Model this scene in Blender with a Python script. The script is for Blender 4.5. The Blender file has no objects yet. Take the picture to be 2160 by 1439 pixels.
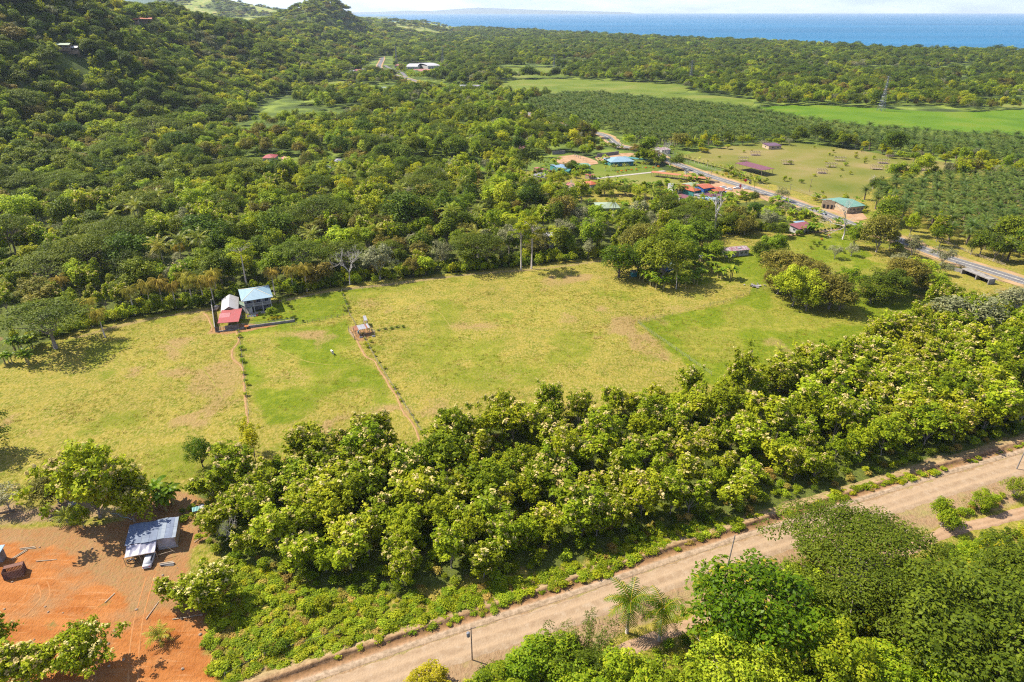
import bpy, math, random
import numpy as np
from mathutils import Vector, Matrix

SC = bpy.context.scene
COL = SC.collection
R = math.radians
rnd = random.Random(7)

# ------------------------------------------------------------------ camera
CAM_H, FPX, W_PX, CX, CY = 100.0, 1400.0, 2160.0, 1080.0, 719.5
PITCH = math.atan((CY - 24.0) / FPX)
SP, CP = math.sin(PITCH), math.cos(PITCH)
cam = bpy.data.cameras.new('camera')
cam.sensor_width = 36.0
cam.lens = 36.0 * FPX / W_PX
cam.clip_start, cam.clip_end = 0.5, 200000.0
cam_o = bpy.data.objects.new('camera', cam)
COL.objects.link(cam_o)
cam_o.location = (0, 0, CAM_H)
cam_o.rotation_euler = (math.pi / 2 - PITCH, 0, 0)
SC.camera = cam_o

# ------------------------------------------------------------------ light
SUN_EL, SUN_DIR = R(50), (-0.94, 0.34)
SUN_ROT = math.atan2(SUN_DIR[0], SUN_DIR[1])
world = bpy.data.worlds.new('World')
SC.world = world
world.use_nodes = True
nt = world.node_tree
nt.nodes.clear()
N = nt.nodes.new
out = N('ShaderNodeOutputWorld'); bg = N('ShaderNodeBackground')
sky = N('ShaderNodeTexSky'); sky.sky_type = 'NISHITA'; sky.sun_disc = False
sky.sun_elevation = SUN_EL; sky.sun_rotation = SUN_ROT
sky.air_density = 1.0; sky.dust_density = 0.1; sky.ozone_density = 4.0; sky.altitude = 100.0
tc = N('ShaderNodeTexCoord'); mp = N('ShaderNodeMapping'); mp.inputs['Scale'].default_value = (1, 1, 5.5)
ns = N('ShaderNodeTexNoise'); ns.inputs['Scale'].default_value = 7.0; ns.inputs['Detail'].default_value = 7; ns.inputs['Roughness'].default_value = 0.6
rp = N('ShaderNodeValToRGB'); rp.color_ramp.elements[0].position = 0.42; rp.color_ramp.elements[1].position = 0.64
mx = N('ShaderNodeMix'); mx.data_type = 'RGBA'
mx.inputs[7].default_value = (11.5, 12.2, 14.0, 1)
mlt = N('ShaderNodeMath'); mlt.operation = 'MULTIPLY'; mlt.inputs[1].default_value = 0.75
L = nt.links.new
L(tc.outputs['Generated'], mp.inputs['Vector']); L(mp.outputs[0], ns.inputs['Vector']); L(ns.outputs['Fac'], rp.inputs[0])
L(rp.outputs[0], mlt.inputs[0]); L(mlt.outputs[0], mx.inputs[0]); tint = N('ShaderNodeMix'); tint.data_type = 'RGBA'; tint.blend_type = 'MULTIPLY'; tint.inputs[0].default_value = 1.0; tint.inputs[7].default_value = (0.70, 0.86, 1.32, 1)
L(sky.outputs[0], tint.inputs[6]); L(tint.outputs[2], mx.inputs[6]); L(mx.outputs[2], bg.inputs['Color'])
bg.inputs['Strength'].default_value = 0.06
L(bg.outputs[0], out.inputs['Surface'])
sun = bpy.data.lights.new('sun', 'SUN')
sun.energy = 5.0; sun.angle = R(0.53); sun.color = (1.0, 0.93, 0.80)
sun_o = bpy.data.objects.new('sun', sun); COL.objects.link(sun_o)
sv = Vector((SUN_DIR[0] * math.cos(SUN_EL), SUN_DIR[1] * math.cos(SUN_EL), math.sin(SUN_EL)))
sun_o.rotation_euler = sv.to_track_quat('Z', 'Y').to_euler()
SC.view_settings.view_transform = 'Standard'
SC.view_settings.look = 'None'
SC.view_settings.exposure = 1.25
SC.view_settings.gamma = 1.0
SC.view_settings.use_curve_mapping = False
SC.cycles.use_denoising = False
SC.cycles.filter_width = 1.15
SC.cycles.max_bounces = 6
SC.cycles.diffuse_bounces = 3
SC.cycles.transmission_bounces = 4
SC.cycles.volume_bounces = 0

# ------------------------------------------------------------------ survey: photo pixel -> place on the land
def ray(u, v):
    a, b = (u - CX) / FPX, (CY - v) / FPX
    return (a, CP + b * SP, -SP + b * CP)

def G(u, v, z=0.0):
    x, y, dz = ray(u, v)
    t = (z - CAM_H) / dz
    return (x * t, y * t)

def GW(pts, z=0.0):
    return [G(u, v, z) for u, v in pts]

# ------------------------------------------------------------------ numpy noise
def _hash(ix, iy, seed):
    h = (ix.astype(np.int64) * 374761393 + iy.astype(np.int64) * 668265263 + seed * 1442695041) & 0x7fffffff
    h = ((h ^ (h >> 13)) * 1274126177) & 0x7fffffff
    return ((h ^ (h >> 16)) & 0xffff) / 65535.0

def vnoise(x, y, scale, seed=0, octaves=4):
    x = np.asarray(x, float) / scale; y = np.asarray(y, float) / scale
    tot = 0; amp = 0.5; s = 0
    for o in range(octaves):
        ix, iy = np.floor(x), np.floor(y)
        fx, fy = x - ix, y - iy
        fx = fx * fx * (3 - 2 * fx); fy = fy * fy * (3 - 2 * fy)
        a = _hash(ix, iy, seed + o); b = _hash(ix + 1, iy, seed + o); c = _hash(ix, iy + 1, seed + o); d = _hash(ix + 1, iy + 1, seed + o)
        s = s + amp * ((a * (1 - fx) + b * fx) * (1 - fy) + (c * (1 - fx) + d * fx) * fy)
        tot += amp; amp *= 0.5; x = x * 2 + 17.3; y = y * 2 + 9.1
    return s / tot

def smooth(t):
    t = np.clip(t, 0, 1)
    return t * t * (3 - 2 * t)

def seg_dist(x, y, pts):
    d = np.full(np.shape(x), 1e9)
    for (ax, ay), (bx, by) in zip(pts[:-1], pts[1:]):
        vx, vy = bx - ax, by - ay
        L2 = vx * vx + vy * vy + 1e-9
        t = np.clip(((x - ax) * vx + (y - ay) * vy) / L2, 0, 1)
        d = np.minimum(d, np.hypot(x - ax - t * vx, y - ay - t * vy))
    return d

def sdf(x, y, poly):
    """signed distance to a polygon, positive inside"""
    x = np.asarray(x, float); y = np.asarray(y, float)
    ins = np.zeros(x.shape, bool)
    n = len(poly)
    for i in range(n):
        (ax, ay), (bx, by) = poly[i], poly[(i + 1) % n]
        c = ((ay > y) != (by > y))
        ins ^= c & (x < (bx - ax) * (y - ay) / ((by - ay) if abs(by - ay) > 1e-12 else 1e-12) + ax)
    d = seg_dist(x, y, list(poly) + [poly[0]])
    return np.where(ins, d, -d)

# ------------------------------------------------------------------ materials
MATS = {}
def newmat(name):
    m = bpy.data.materials.new(name); m.use_nodes = True
    m.node_tree.nodes.clear()
    return m, m.node_tree.nodes.new, m.node_tree.links.new

def ramp(n, stops):
    e = n.color_ramp.elements
    while len(e) < len(stops): e.new(0.5)
    for k, (p, c) in enumerate(stops):
        e[k].position = p; e[k].color = (*c, 1)

def mat(name, c1, c2=None, scale=1.5, rough=0.85, metal=0.0, bump=0.0, detail=5, spec=0.3, coord='Object', c3=None):
    """a noise-mottled surface"""
    if name in MATS: return MATS[name]
    m, N, L = newmat(name)
    o = N('ShaderNodeOutputMaterial'); b = N('ShaderNodeBsdfPrincipled')
    t = N('ShaderNodeTexCoord'); n = N('ShaderNodeTexNoise'); r = N('ShaderNodeValToRGB')
    n.inputs['Scale'].default_value = scale; n.inputs['Detail'].default_value = detail
    if c2 is None: c2 = tuple(x * 0.72 for x in c1)
    st = [(0.35, c2), (0.62, c1)] if c3 is None else [(0.3, c2), (0.5, c1), (0.68, c3)]
    ramp(r, st)
    L(t.outputs[coord], n.inputs['Vector']); L(n.outputs['Fac'], r.inputs[0]); L(r.outputs[0], b.inputs['Base Color'])
    b.inputs['Roughness'].default_value = rough; b.inputs['Metallic'].default_value = metal
    b.inputs['Specular IOR Level'].default_value = spec
    if bump:
        bp = N('ShaderNodeBump'); bp.inputs['Strength'].default_value = bump; bp.inputs['Distance'].default_value = 0.1
        L(n.outputs['Fac'], bp.inputs['Height']); L(bp.outputs[0], b.inputs['Normal'])
    L(b.outputs[0], o.inputs['Surface'])
    MATS[name] = m
    return m

def tin(name, c1, c2, rust=0.5, axis=0, pitch=0.9, metal=0.0, rough=0.5):
    """corrugated sheet: ribs as fine relief, stains by noise"""
    if name in MATS: return MATS[name]
    c1, c2 = tuple(x * .52 for x in c1), tuple(x * .50 for x in c2)     # sun-bleached, weathered sheet
    m, N, L = newmat(name)
    o = N('ShaderNodeOutputMaterial'); b = N('ShaderNodeBsdfPrincipled')
    t = N('ShaderNodeTexCoord'); n = N('ShaderNodeTexNoise'); r = N('ShaderNodeValToRGB')
    mpn = N('ShaderNodeMapping'); mpn.inputs['Scale'].default_value = (2.2, 0.45, 1) if axis == 0 else (0.45, 2.2, 1)
    n.inputs['Scale'].default_value = 0.7; n.inputs['Detail'].default_value = 6; n.inputs['Roughness'].default_value = 0.62
    ramp(r, [(0.32 + 0.25 * (1 - rust) - 0.12, c2), (0.62, c1)])
    w = N('ShaderNodeTexWave'); w.bands_direction = 'X' if axis == 0 else 'Y'
    w.inputs['Scale'].default_value = 0.314 / pitch * 3.0
    bp = N('ShaderNodeBump'); bp.inputs['Strength'].default_value = 0.35; bp.inputs['Distance'].default_value = 0.08
    L(t.outputs['Object'], mpn.inputs['Vector']); L(mpn.outputs[0], n.inputs['Vector']); L(n.outputs['Fac'], r.inputs[0])
    L(t.outputs['Object'], w.inputs['Vector']); L(w.outputs['Fac'], bp.inputs['Height']); L(bp.outputs[0], b.inputs['Normal'])
    L(r.outputs[0], b.inputs['Base Color'])
    b.inputs['Roughness'].default_value = rough; b.inputs['Metallic'].default_value = metal; b.inputs['Specular IOR Level'].default_value = 0.35
    L(b.outputs[0], o.inputs['Surface'])
    MATS[name] = m
    return m

def leafmat(name, dark, mid, light, trans=0.35, rough=0.55, vary=0.5, accent=None, accent_at=0.93):
    """leaves: a tint per leaf (attribute), a tint per tree (random), a little light through the blade"""
    if name in MATS: return MATS[name]
    if name not in ('silver_leaves', 'cream_panicles', 'grey_leaves'):
        dark, mid, light = [(c[0] * 1.04, c[1], c[2] * 0.45) for c in (dark, mid, light)]
    m, N, L = newmat(name)
    o = N('ShaderNodeOutputMaterial')
    at = N('ShaderNodeAttribute'); at.attribute_name = 'tint'
    oi = N('ShaderNodeObjectInfo')
    a = N('ShaderNodeMath'); a.operation = 'MULTIPLY_ADD'; a.inputs[1].default_value = vary; a.inputs[2].default_value = -0.5 * vary
    s = N('ShaderNodeMath'); s.operation = 'ADD'; s.use_clamp = True
    L(oi.outputs['Random'], a.inputs[0]); L(a.outputs[0], s.inputs[0]); L(at.outputs['Fac'], s.inputs[1])
    r = N('ShaderNodeValToRGB')
    ramp(r, [(0.0, dark), (0.5, mid), (1.0, light)])
    L(s.outputs[0], r.inputs[0])
    colr = r.outputs[0]
    if accent is not None:
        gt = N('ShaderNodeMath'); gt.operation = 'GREATER_THAN'; gt.inputs[1].default_value = accent_at
        L(at.outputs['Fac'], gt.inputs[0])
        mxx = N('ShaderNodeMix'); mxx.data_type = 'RGBA'; mxx.inputs[7].default_value = (*accent, 1)
        L(gt.outputs[0], mxx.inputs[0]); L(colr, mxx.inputs[6]); colr = mxx.outputs[2]
    # a hue drift per tree
    hsv = N('ShaderNodeHueSaturation')
    w = N('ShaderNodeMath'); w.operation = 'FRACT'; w2 = N('ShaderNodeMath'); w2.operation = 'MULTIPLY'; w2.inputs[1].default_value = 7.31
    L(oi.outputs['Random'], w2.inputs[0]); L(w2.outputs[0], w.inputs[0])
    h = N('ShaderNodeMapRange'); h.inputs[3].default_value = 0.5 - 0.035 * vary; h.inputs[4].default_value = 0.5 + 0.03 * vary
    v = N('ShaderNodeMapRange'); v.inputs[3].default_value = 1 - 0.4 * vary; v.inputs[4].default_value = 1 + 0.35 * vary
    L(w.outputs[0], h.inputs[0]); L(h.outputs[0], hsv.inputs['Hue'])
    w3 = N('ShaderNodeMath'); w3.operation = 'MULTIPLY'; w3.inputs[1].default_value = 13.7
    w4 = N('ShaderNodeMath'); w4.operation = 'FRACT'
    L(oi.outputs['Random'], w3.inputs[0]); L(w3.outputs[0], w4.inputs[0]); L(w4.outputs[0], v.inputs[0]); L(v.outputs[0], hsv.inputs['Value'])
    L(colr, hsv.inputs['Color'])
    b = N('ShaderNodeBsdfPrincipled'); b.inputs['Roughness'].default_value = rough; b.inputs['Specular IOR Level'].default_value = 0.10
    L(hsv.outputs[0], b.inputs['Base Color'])
    tr = N('ShaderNodeBsdfTranslucent'); L(hsv.outputs[0], tr.inputs['Color'])
    ms = N('ShaderNodeMixShader'); ms.inputs[0].default_value = min(.5, trans * 1.25)
    L(b.outputs[0], ms.inputs[1]); L(tr.outputs[0], ms.inputs[2]); L(ms.outputs[0], o.inputs['Surface'])
    MATS[name] = m
    return m

# ------------------------------------------------------------------ objects
def tag(o, label=None, cat=None, group=None, kind=None):
    if label: o['label'] = label
    if cat: o['category'] = cat
    if group: o['group'] = group
    if kind: o['kind'] = kind
    return o

def empty(name, loc, rz=0.0, label=None, cat=None, group=None, scale=None):
    o = bpy.data.objects.new(name, None)
    o.empty_display_size = 0.5
    COL.objects.link(o)
    o.location = loc; o.rotation_euler = (0, 0, rz)
    if scale is not None: o.scale = scale
    return tag(o, label, cat, group)

def link(name, me, parent=None, loc=None):
    o = bpy.data.objects.new(name, me)
    COL.objects.link(o)
    if parent is not None: o.parent = parent
    if loc is not None: o.location = loc
    return o

class MB:
    def __init__(s): s.v = []; s.f = []
    def poly(s, pts):
        i = len(s.v); s.v += [tuple(p) for p in pts]; s.f.append(tuple(range(i, i + len(pts)))); return s
    def box(s, c, size, rz=0.0, tilt=None):
        i = len(s.v)
        cz, sz = math.cos(rz), math.sin(rz)
        for dz in (-.5, .5):
            for dx, dy in ((-.5, -.5), (.5, -.5), (.5, .5), (-.5, .5)):
                x, y = dx * size[0], dy * size[1]
                s.v.append((c[0] + x * cz - y * sz, c[1] + x * sz + y * cz, c[2] + dz * size[2]))
        for q in ((0, 3, 2, 1), (4, 5, 6, 7), (0, 1, 5, 4), (1, 2, 6, 5), (2, 3, 7, 6), (3, 0, 4, 7)):
            s.f.append(tuple(i + k for k in q))
        return s
    def slab(s, pts, th):
        """a plate: polygon (counter-clockwise from above) thickened downwards"""
        n = len(pts); i = len(s.v)
        s.v += [tuple(p) for p in pts] + [(p[0], p[1], p[2] - th) for p in pts]
        s.f.append(tuple(range(i, i + n))); s.f.append(tuple(range(i + 2 * n - 1, i + n - 1, -1)))
        for k in range(n):
            k2 = (k + 1) % n
            s.f.append((i + k, i + n + k, i + n + k2, i + k2))
        return s
    def tube(s, pts, radii, n=6, cap=True):
        prev = None
        P = [Vector(p) for p in pts]
        for k, p in enumerate(P):
            d = (P[min(k + 1, len(P) - 1)] - P[max(k - 1, 0)])
            if d.length < 1e-6: d = Vector((0, 0, 1))
            d.normalize()
            a = Vector((1, 0, 0)) if abs(d.x) < 0.8 else Vector((0, 1, 0))
            u = d.cross(a).normalized(); w = d.cross(u)
            i = len(s.v)
            for j in range(n):
                t = 2 * math.pi * j / n
                q = p + (u * math.cos(t) + w * math.sin(t)) * radii[k]
                s.v.append(tuple(q))
            if prev is not None:
                for j in range(n):
                    j2 = (j + 1) % n
                    s.f.append((prev + j, prev + j2, i + j2, i + j))
            elif cap: s.f.append(tuple(range(i, i + n)))
            prev = i
        if cap: s.f.append(tuple(range(prev + n - 1, prev - 1, -1)))
        return s
    def mesh(s, name, m=None, smooth_=False):
        me = bpy.data.meshes.new(name)
        me.from_pydata(s.v, [], s.f)
        if m is not None: me.materials.append(m)
        me.update()
        if smooth_:
            me.polygons.foreach_set('use_smooth', [True] * len(me.polygons))
        return me
    def build(s, name, m, parent=None, loc=None, smooth_=False):
        return link(name, s.mesh(name, m, smooth_), parent, loc)

def np_mesh(name, verts, faces, m=None, attrs=None, smooth_=False):
    """verts (N,3), faces (M,4) or (M,3); attrs {name: (N,) floats}"""
    me = bpy.data.meshes.new(name)
    verts = np.ascontiguousarray(verts, np.float32); faces = np.ascontiguousarray(faces, np.int32)
    k = faces.shape[1]
    me.vertices.add(len(verts)); me.vertices.foreach_set('co', verts.ravel())
    me.loops.add(faces.size); me.loops.foreach_set('vertex_index', faces.ravel())
    me.polygons.add(len(faces)); me.polygons.foreach_set('loop_start', np.arange(0, faces.size, k, dtype=np.int32))
    for an, av in (attrs or {}).items():
        a = me.attributes.new(an, 'FLOAT', 'POINT'); a.data.foreach_set('value', np.ascontiguousarray(av, np.float32))
    if m is not None: me.materials.append(m)
    me.update(calc_edges=True)
    if smooth_: me.polygons.foreach_set('use_smooth', np.ones(len(faces), bool))
    return me

def grid_mesh(name, xs, ys, zf, m, attrs_f=None, smooth_=True):
    X, Y = np.meshgrid(xs, ys)
    Z = zf(X, Y)
    V = np.stack([X, Y, Z], -1).reshape(-1, 3)
    nx, ny = len(xs), len(ys)
    i = (np.arange(ny - 1)[:, None] * nx + np.arange(nx - 1)[None, :]).ravel()
    F = np.stack([i, i + 1, i + nx + 1, i + nx], 1)
    at = attrs_f(X.ravel(), Y.ravel()) if attrs_f else None
    return np_mesh(name, V, F, m, at, smooth_)

def resample(pts, step):
    P = [np.array(p, float) for p in pts]
    # Catmull-Rom through the points
    out_ = []
    for i in range(len(P) - 1):
        p0 = P[max(i - 1, 0)]; p1 = P[i]; p2 = P[i + 1]; p3 = P[min(i + 2, len(P) - 1)]
        n = max(2, int(np.linalg.norm(p2 - p1) / step))
        for k in range(n):
            t = k / n
            out_.append(0.5 * ((2 * p1) + (-p0 + p2) * t + (2 * p0 - 5 * p1 + 4 * p2 - p3) * t * t + (-p0 + 3 * p1 - 3 * p2 + p3) * t ** 3))
    out_.append(P[-1])
    return np.array(out_)

def strip(name, line, half, z, m, ncross=5, ragged=0.0, seed=1, zprof=None, parent=None):
    """a ribbon that follows a line; 'across' and 'along' attributes for its material"""
    d = np.gradient(line, axis=0); d /= np.linalg.norm(d, axis=1)[:, None] + 1e-9
    nrm = np.stack([-d[:, 1], d[:, 0]], 1)
    s = np.concatenate([[0], np.cumsum(np.linalg.norm(np.diff(line, axis=0), axis=1))])
    V = []; AC = []; AL = []
    for k in range(ncross):
        t = -1 + 2 * k / (ncross - 1)
        hw = half + (ragged * (vnoise(s, s * 0 + k * 31.0, 2.5, seed) - 0.5) * 2 if abs(t) > 0.99 else 0)
        p = line + nrm * (t * hw)[:, None] if np.ndim(hw) else line + nrm * (t * hw)
        zz = np.full(len(line), z) + (zprof(t, s) if zprof else 0)
        V.append(np.column_stack([p, zz])); AC.append(np.full(len(line), t)); AL.append(s)
    n = len(line)
    V = np.concatenate(V); i = (np.arange(ncross - 1)[:, None] * n + np.arange(n - 1)[None, :]).ravel()
    F = np.stack([i + n, i + n + 1, i + 1, i], 1)
    F = F[:, ::-1]
    me = np_mesh(name, V, F, m, {'across': np.concatenate(AC), 'along': np.concatenate(AL)}, True)
    o = link(name, me, parent)
    return o
# ================================================================== LAND
# --- lines and areas, surveyed from the photograph
DIRT_ROAD = resample(GW([(470, 1545), (760, 1440), (1000, 1358), (1233, 1281), (1467, 1199), (1616, 1150), (1949, 1042), (2144, 983), (2420, 900)]), 1.0)
TRACK = resample(GW([(2300, 1040), (2200, 1068), (2100, 1098), (2010, 1118), (1900, 1165), (1700, 1235), (1500, 1300), (1390, 1342), (1290, 1385)]), 1.0)
HIGHWAY = resample(GW([(2420, 700), (2230, 619), (2108, 578), (2010, 548), (1950, 527), (1880, 500), (1830, 485), (1770, 463), (1730, 447), (1660, 422), (1600, 403),
                       (1500, 373), (1450, 355), (1400, 335), (1372, 321), (1345, 314), (1310, 309), (1292, 299), (1270, 284), (1190, 265), (1090, 232), (1000, 205),
                       (925, 185), (850, 163), (825, 156), (805, 148), (800, 139), (806, 125), (805, 112), (801, 102), (796, 90), (793, 76)]), 6.0)
PATH_A = resample(GW([(497, 694), (503, 715), (500, 726), (490, 740), (492, 757), (510, 774), (514, 800), (517, 840), (520, 868), (524, 900)]), 0.6)
PATH_B = resample(GW([(742, 690), (752, 715), (763, 738), (773, 753), (790, 762), (800, 780), (814, 800), (822, 815), (838, 838), (850, 868), (870, 893), (882, 920), (890, 950)]), 0.6)
PATH_C = resample(GW([(429, 660), (438, 668), (443, 680), (448, 690), (446, 700)]), 0.6)
FARM_LANE = resample(GW([(160, 712), (300, 676), (430, 655), (500, 645), (600, 634), (700, 612), (800, 603), (900, 590), (1000, 578), (1100, 571), (1200, 560), (1330, 541), (1450, 526), (1520, 520)]), 2.0)

HW_X = HIGHWAY[:, 0]; HW_Y = HIGHWAY[:, 1]
COAST = GW([(740, 45), (830, 49), (1080, 64), (1300, 77), (1500, 87), (1700, 95), (1900, 108), (2160, 114), (2500, 121)])

def hill_z(X, Y):
    X = np.asarray(X, float); Y = np.asarray(Y, float)
    foot = -296 + 16 * np.sin(Y / 95.0) + 9 * np.sin(Y / 37.0 + 1)
    t = (foot - X) / 270.0
    htop = np.interp(Y, [100, 220, 420, 850, 1110, 1440, 1660, 1880, 2150, 2430, 3000, 4500], [10, 60, 130, 132, 104, 72, 50, 62, 40, 24, 36, 40])
    s = smooth(t)
    far = np.clip((t - 1) * 0.35, 0, 1.2)
    z = htop * (s * 0.95 + far * 0.5)
    rav = vnoise(X * 0.8, Y, 130, 5, 4) - 0.5
    z = z + rav * 52 * smooth(t * 1.3) * smooth(1.6 - 0.0 * t) * (htop / 130)
    dx = X + 607; sx = np.where(dx > 0, 87.0, 200.0)
    z = z + 104 * np.exp(-np.abs(dx / sx) ** np.where(dx > 0, 2.6, 1.7) - np.abs((Y - 2430) / 230.0) ** 2)
    z = z + 95 * np.exp(-((X + 1640) / 330.0) ** 2 - ((Y - 3850) / 420.0) ** 2) + 30 * np.exp(-((X + 1150) / 420.0) ** 2 - ((Y - 3800) / 500.0) ** 2)
    return np.where(t > -0.02, z, -2.0)

def hz(x, y):
    return max(0.0, float(hill_z(np.array([x]), np.array([y]))[0]))

def GT(u, v):
    """where the line of sight through a pixel meets the land, hills included"""
    dx, dy, dz = ray(u, v)
    t = 150.0
    while t < 6000:
        if CAM_H + dz * t <= hz(dx * t, dy * t): break
        t += 4.0
    return (dx * t, dy * t, hz(dx * t, dy * t))

def flat_z(X, Y):
    return 0.10 * (vnoise(X, Y, 14, 3, 3) - 0.5)

P_LUSH = [(GW([(508, 694), (560, 685), (640, 680), (735, 668), (760, 715), (800, 780), (850, 862), (800, 868), (700, 855), (640, 895), (545, 905), (528, 850), (514, 770)]), 0.85, 0.9),
          (GW([(574, 632), (640, 625), (722, 612), (737, 664), (615, 687), (515, 694), (510, 660)]), 1.25, 0.25),
          (GW([(1345, 680), (1440, 660), (1540, 637), (1610, 600), (1440, 600), (1340, 585), (1420, 530), (1640, 515), (1900, 560), (2010, 600), (1930, 660), (1830, 720), (1760, 790), (1560, 850), (1480, 800)]), 1.0, 0.7),
          (GW([(730, 612), (900, 592), (905, 604), (780, 630), (735, 636)]), 0.9, 0.6),
          (GW([(790, 710), (1000, 690), (1010, 715), (880, 760), (790, 745)]), 0.6, 0.8),
          (GW([(1660, 500), (1780, 490), (1840, 540), (1700, 560)]), 1.0, 0.5)]
P_DIRT = [GW([(-160, 1118), (60, 1112), (160, 1104), (262, 1098), (300, 1040), (372, 1030), (470, 1075), (455, 1120), (405, 1160), (400, 1215), (430, 1300), (455, 1440), (470, 1560), (-160, 1560)]),
          GW([(446, 690), (530, 684), (585, 686), (512, 700), (470, 704), (440, 704)]),
          GW([(736, 686), (782, 694), (790, 700), (778, 712), (760, 722), (738, 712), (730, 700)])]
P_BARE = GW([(-100, 1140), (120, 1135), (190, 1150), (240, 1200), (250, 1260), (330, 1290), (450, 1350), (460, 1560), (-160, 1560)])
P_BANK = GW([(-160, 1080), (0, 1070), (110, 1060), (150, 1030), (260, 1060), (270, 1096), (160, 1104), (-160, 1122)])
P_TEAK = GW([(392, 1085), (440, 1030), (560, 985), (690, 960), (800, 955), (905, 945), (1020, 905), (1180, 885), (1290, 868), (1400, 845), (1500, 842), (1640, 795), (1790, 745), (1890, 690), (1990, 650), (2230, 610),
             (2350, 800), (2230, 915), (2010, 985), (1850, 1010), (1700, 1060), (1560, 1092), (1420, 1125), (1250, 1170), (1050, 1215), (900, 1250), (700, 1245), (560, 1205), (470, 1170), (425, 1140)])
P_FOREST = GW([(-200, 800), (0, 778), (60, 735), (160, 702), (300, 668), (450, 645), (600, 626), (760, 598), (930, 579), (1100, 562), (1250, 545), (1330, 535), (1480, 505), (1600, 480), (1690, 500), (1640, 420),
               (1400, 440), (1200, 420), (1000, 330), (-200, 400)])
PLAIN_PADDOCK = GW([(1090, 190), (1190, 165), (1430, 200), (1760, 205), (2300, 200), (2300, 290), (1760, 260), (1300, 200)])
DRY_SPOTS = [(690, 905, 90, 34, 1.2), (610, 800, 60, 22, .6), (565, 742, 30, 12, .8), (480, 668, 60, 10, .5), (620, 705, 60, 10, .6), (1000, 688, 70, 12, .8), (1318, 700, 50, 26, 1.0), (1260, 715, 40, 10, .8),
             (1220, 655, 90, 14, .5), (1130, 610, 120, 12, .35), (860, 650, 90, 18, .45), (930, 840, 110, 30, .45), (1060, 800, 120, 30, .4), (820, 870, 60, 25, .8), (620, 760, 30, 8, .5), (1430, 650, 60, 10, .5),
             (300, 780, 200, 60, .30), (120, 880, 180, 60, .30), (380, 880, 160, 70, .35), (780, 640, 40, 14, .6), (1240, 585, 80, 10, .5), (1380, 780, 60, 40, .35), (420, 720, 80, 30, .4)]
GREEN_SPOTS = [(1085, 690, 40, 8, .7), (1040, 735, 60, 12, .5), (1150, 640, 80, 10, .5), (860, 690, 60, 10, .6), (1400, 755, 60, 12, .8), (240, 790, 50, 14, .7), (60, 800, 70, 20, .5), (1290, 620, 90, 9, .6), (960, 660, 40, 8, .5), (1180, 760, 50, 12, .4)]

def spots(x, y, lst, seed):
    s = np.zeros_like(x)
    for k, (u, v, ru, rv, w) in enumerate(lst):
        cx, cy = G(u, v); ex, _ = G(u + ru, v); _, ey = G(u, v - rv)
        q = ((x - cx) / max(1, abs(ex - cx))) ** 2 + ((y - cy) / max(1, abs(ey - cy))) ** 2
        s = np.maximum(s, w * np.exp(-q * 1.1))
    return s

def ground_attrs(x, y):
    n1 = vnoise(x, y, 22, 11, 5) - 0.5
    n2 = vnoise(x, y * 0.7, 7, 23, 4) - 0.5
    lush = np.zeros_like(x)
    for poly, w, rag in P_LUSH:
        d = sdf(x, y, poly)
        lush = np.maximum(lush, w * smooth(d / 3.0 + 0.5 + rag * 3 * n2 * smooth(1)) * (1 - rag * 0.75 * smooth((n1 + 0.10) * 5)))
    lush = np.maximum(lush, spots(x, y, GREEN_SPOTS, 2) * smooth(0.5 + 5 * n2))
    lush = np.maximum(lush, 0.55 * smooth((n1 - 0.05) * 6))
    dry = spots(x, y, DRY_SPOTS, 1) * smooth(0.55 + 5.0 * n2) + 0.55 * smooth((-n1 - 0.06) * 6) * smooth(0.4 + 4 * n2)
    dirt = np.zeros_like(x)
    for poly in P_DIRT:
        dirt = np.maximum(dirt, smooth(sdf(x, y, poly) / 2.2 + 0.5 + 1.6 * n2))
    bare = smooth(sdf(x, y, P_BARE) / 4.0 + 0.4 + 3.0 * n2 + n1 * 3)
    bank = smooth(sdf(x, y, P_BANK) / 3.0 + 0.4 + 2 * n2)
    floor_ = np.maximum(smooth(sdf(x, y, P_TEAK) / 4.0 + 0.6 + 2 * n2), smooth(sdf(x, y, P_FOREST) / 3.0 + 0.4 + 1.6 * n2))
    # the road's verges: tan cut bank on the far side, gravelly earth on the near side
    dr = seg_dist(x, y, DIRT_ROAD[::6])
    verge = smooth((10.0 - dr) / 2.5 + 2.0 * n2)
    hw = np.minimum(seg_dist(x, y, HIGHWAY[:60:2]), 99)
    hverge = smooth((9.5 - hw) / 3 + 2 * n2)
    tp = 0.45 + np.minimum(np.minimum(seg_dist(x, y, PATH_A[::4]), seg_dist(x, y, PATH_B[::4])), seg_dist(x, y, PATH_C[::2]))
    path = smooth((1.5 - tp) / 1.2 + 1.3 * n2) * 0.7
    lane = 0.55 * smooth((2.2 - seg_dist(x, y, FARM_LANE[::3])) / 1.5 + 1.2 * n2)  # pale earth blended weakly: the trees' shade is put into the lane's colour
    return {'lush': lush, 'dry': dry, 'dirt': np.clip(dirt, 0, 1), 'bare': bare, 'floor': floor_, 'verge': np.clip(np.maximum(np.maximum(verge, hverge), np.maximum(lane, bank * 0.8)), 0, 1), 'path': path}

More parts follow.
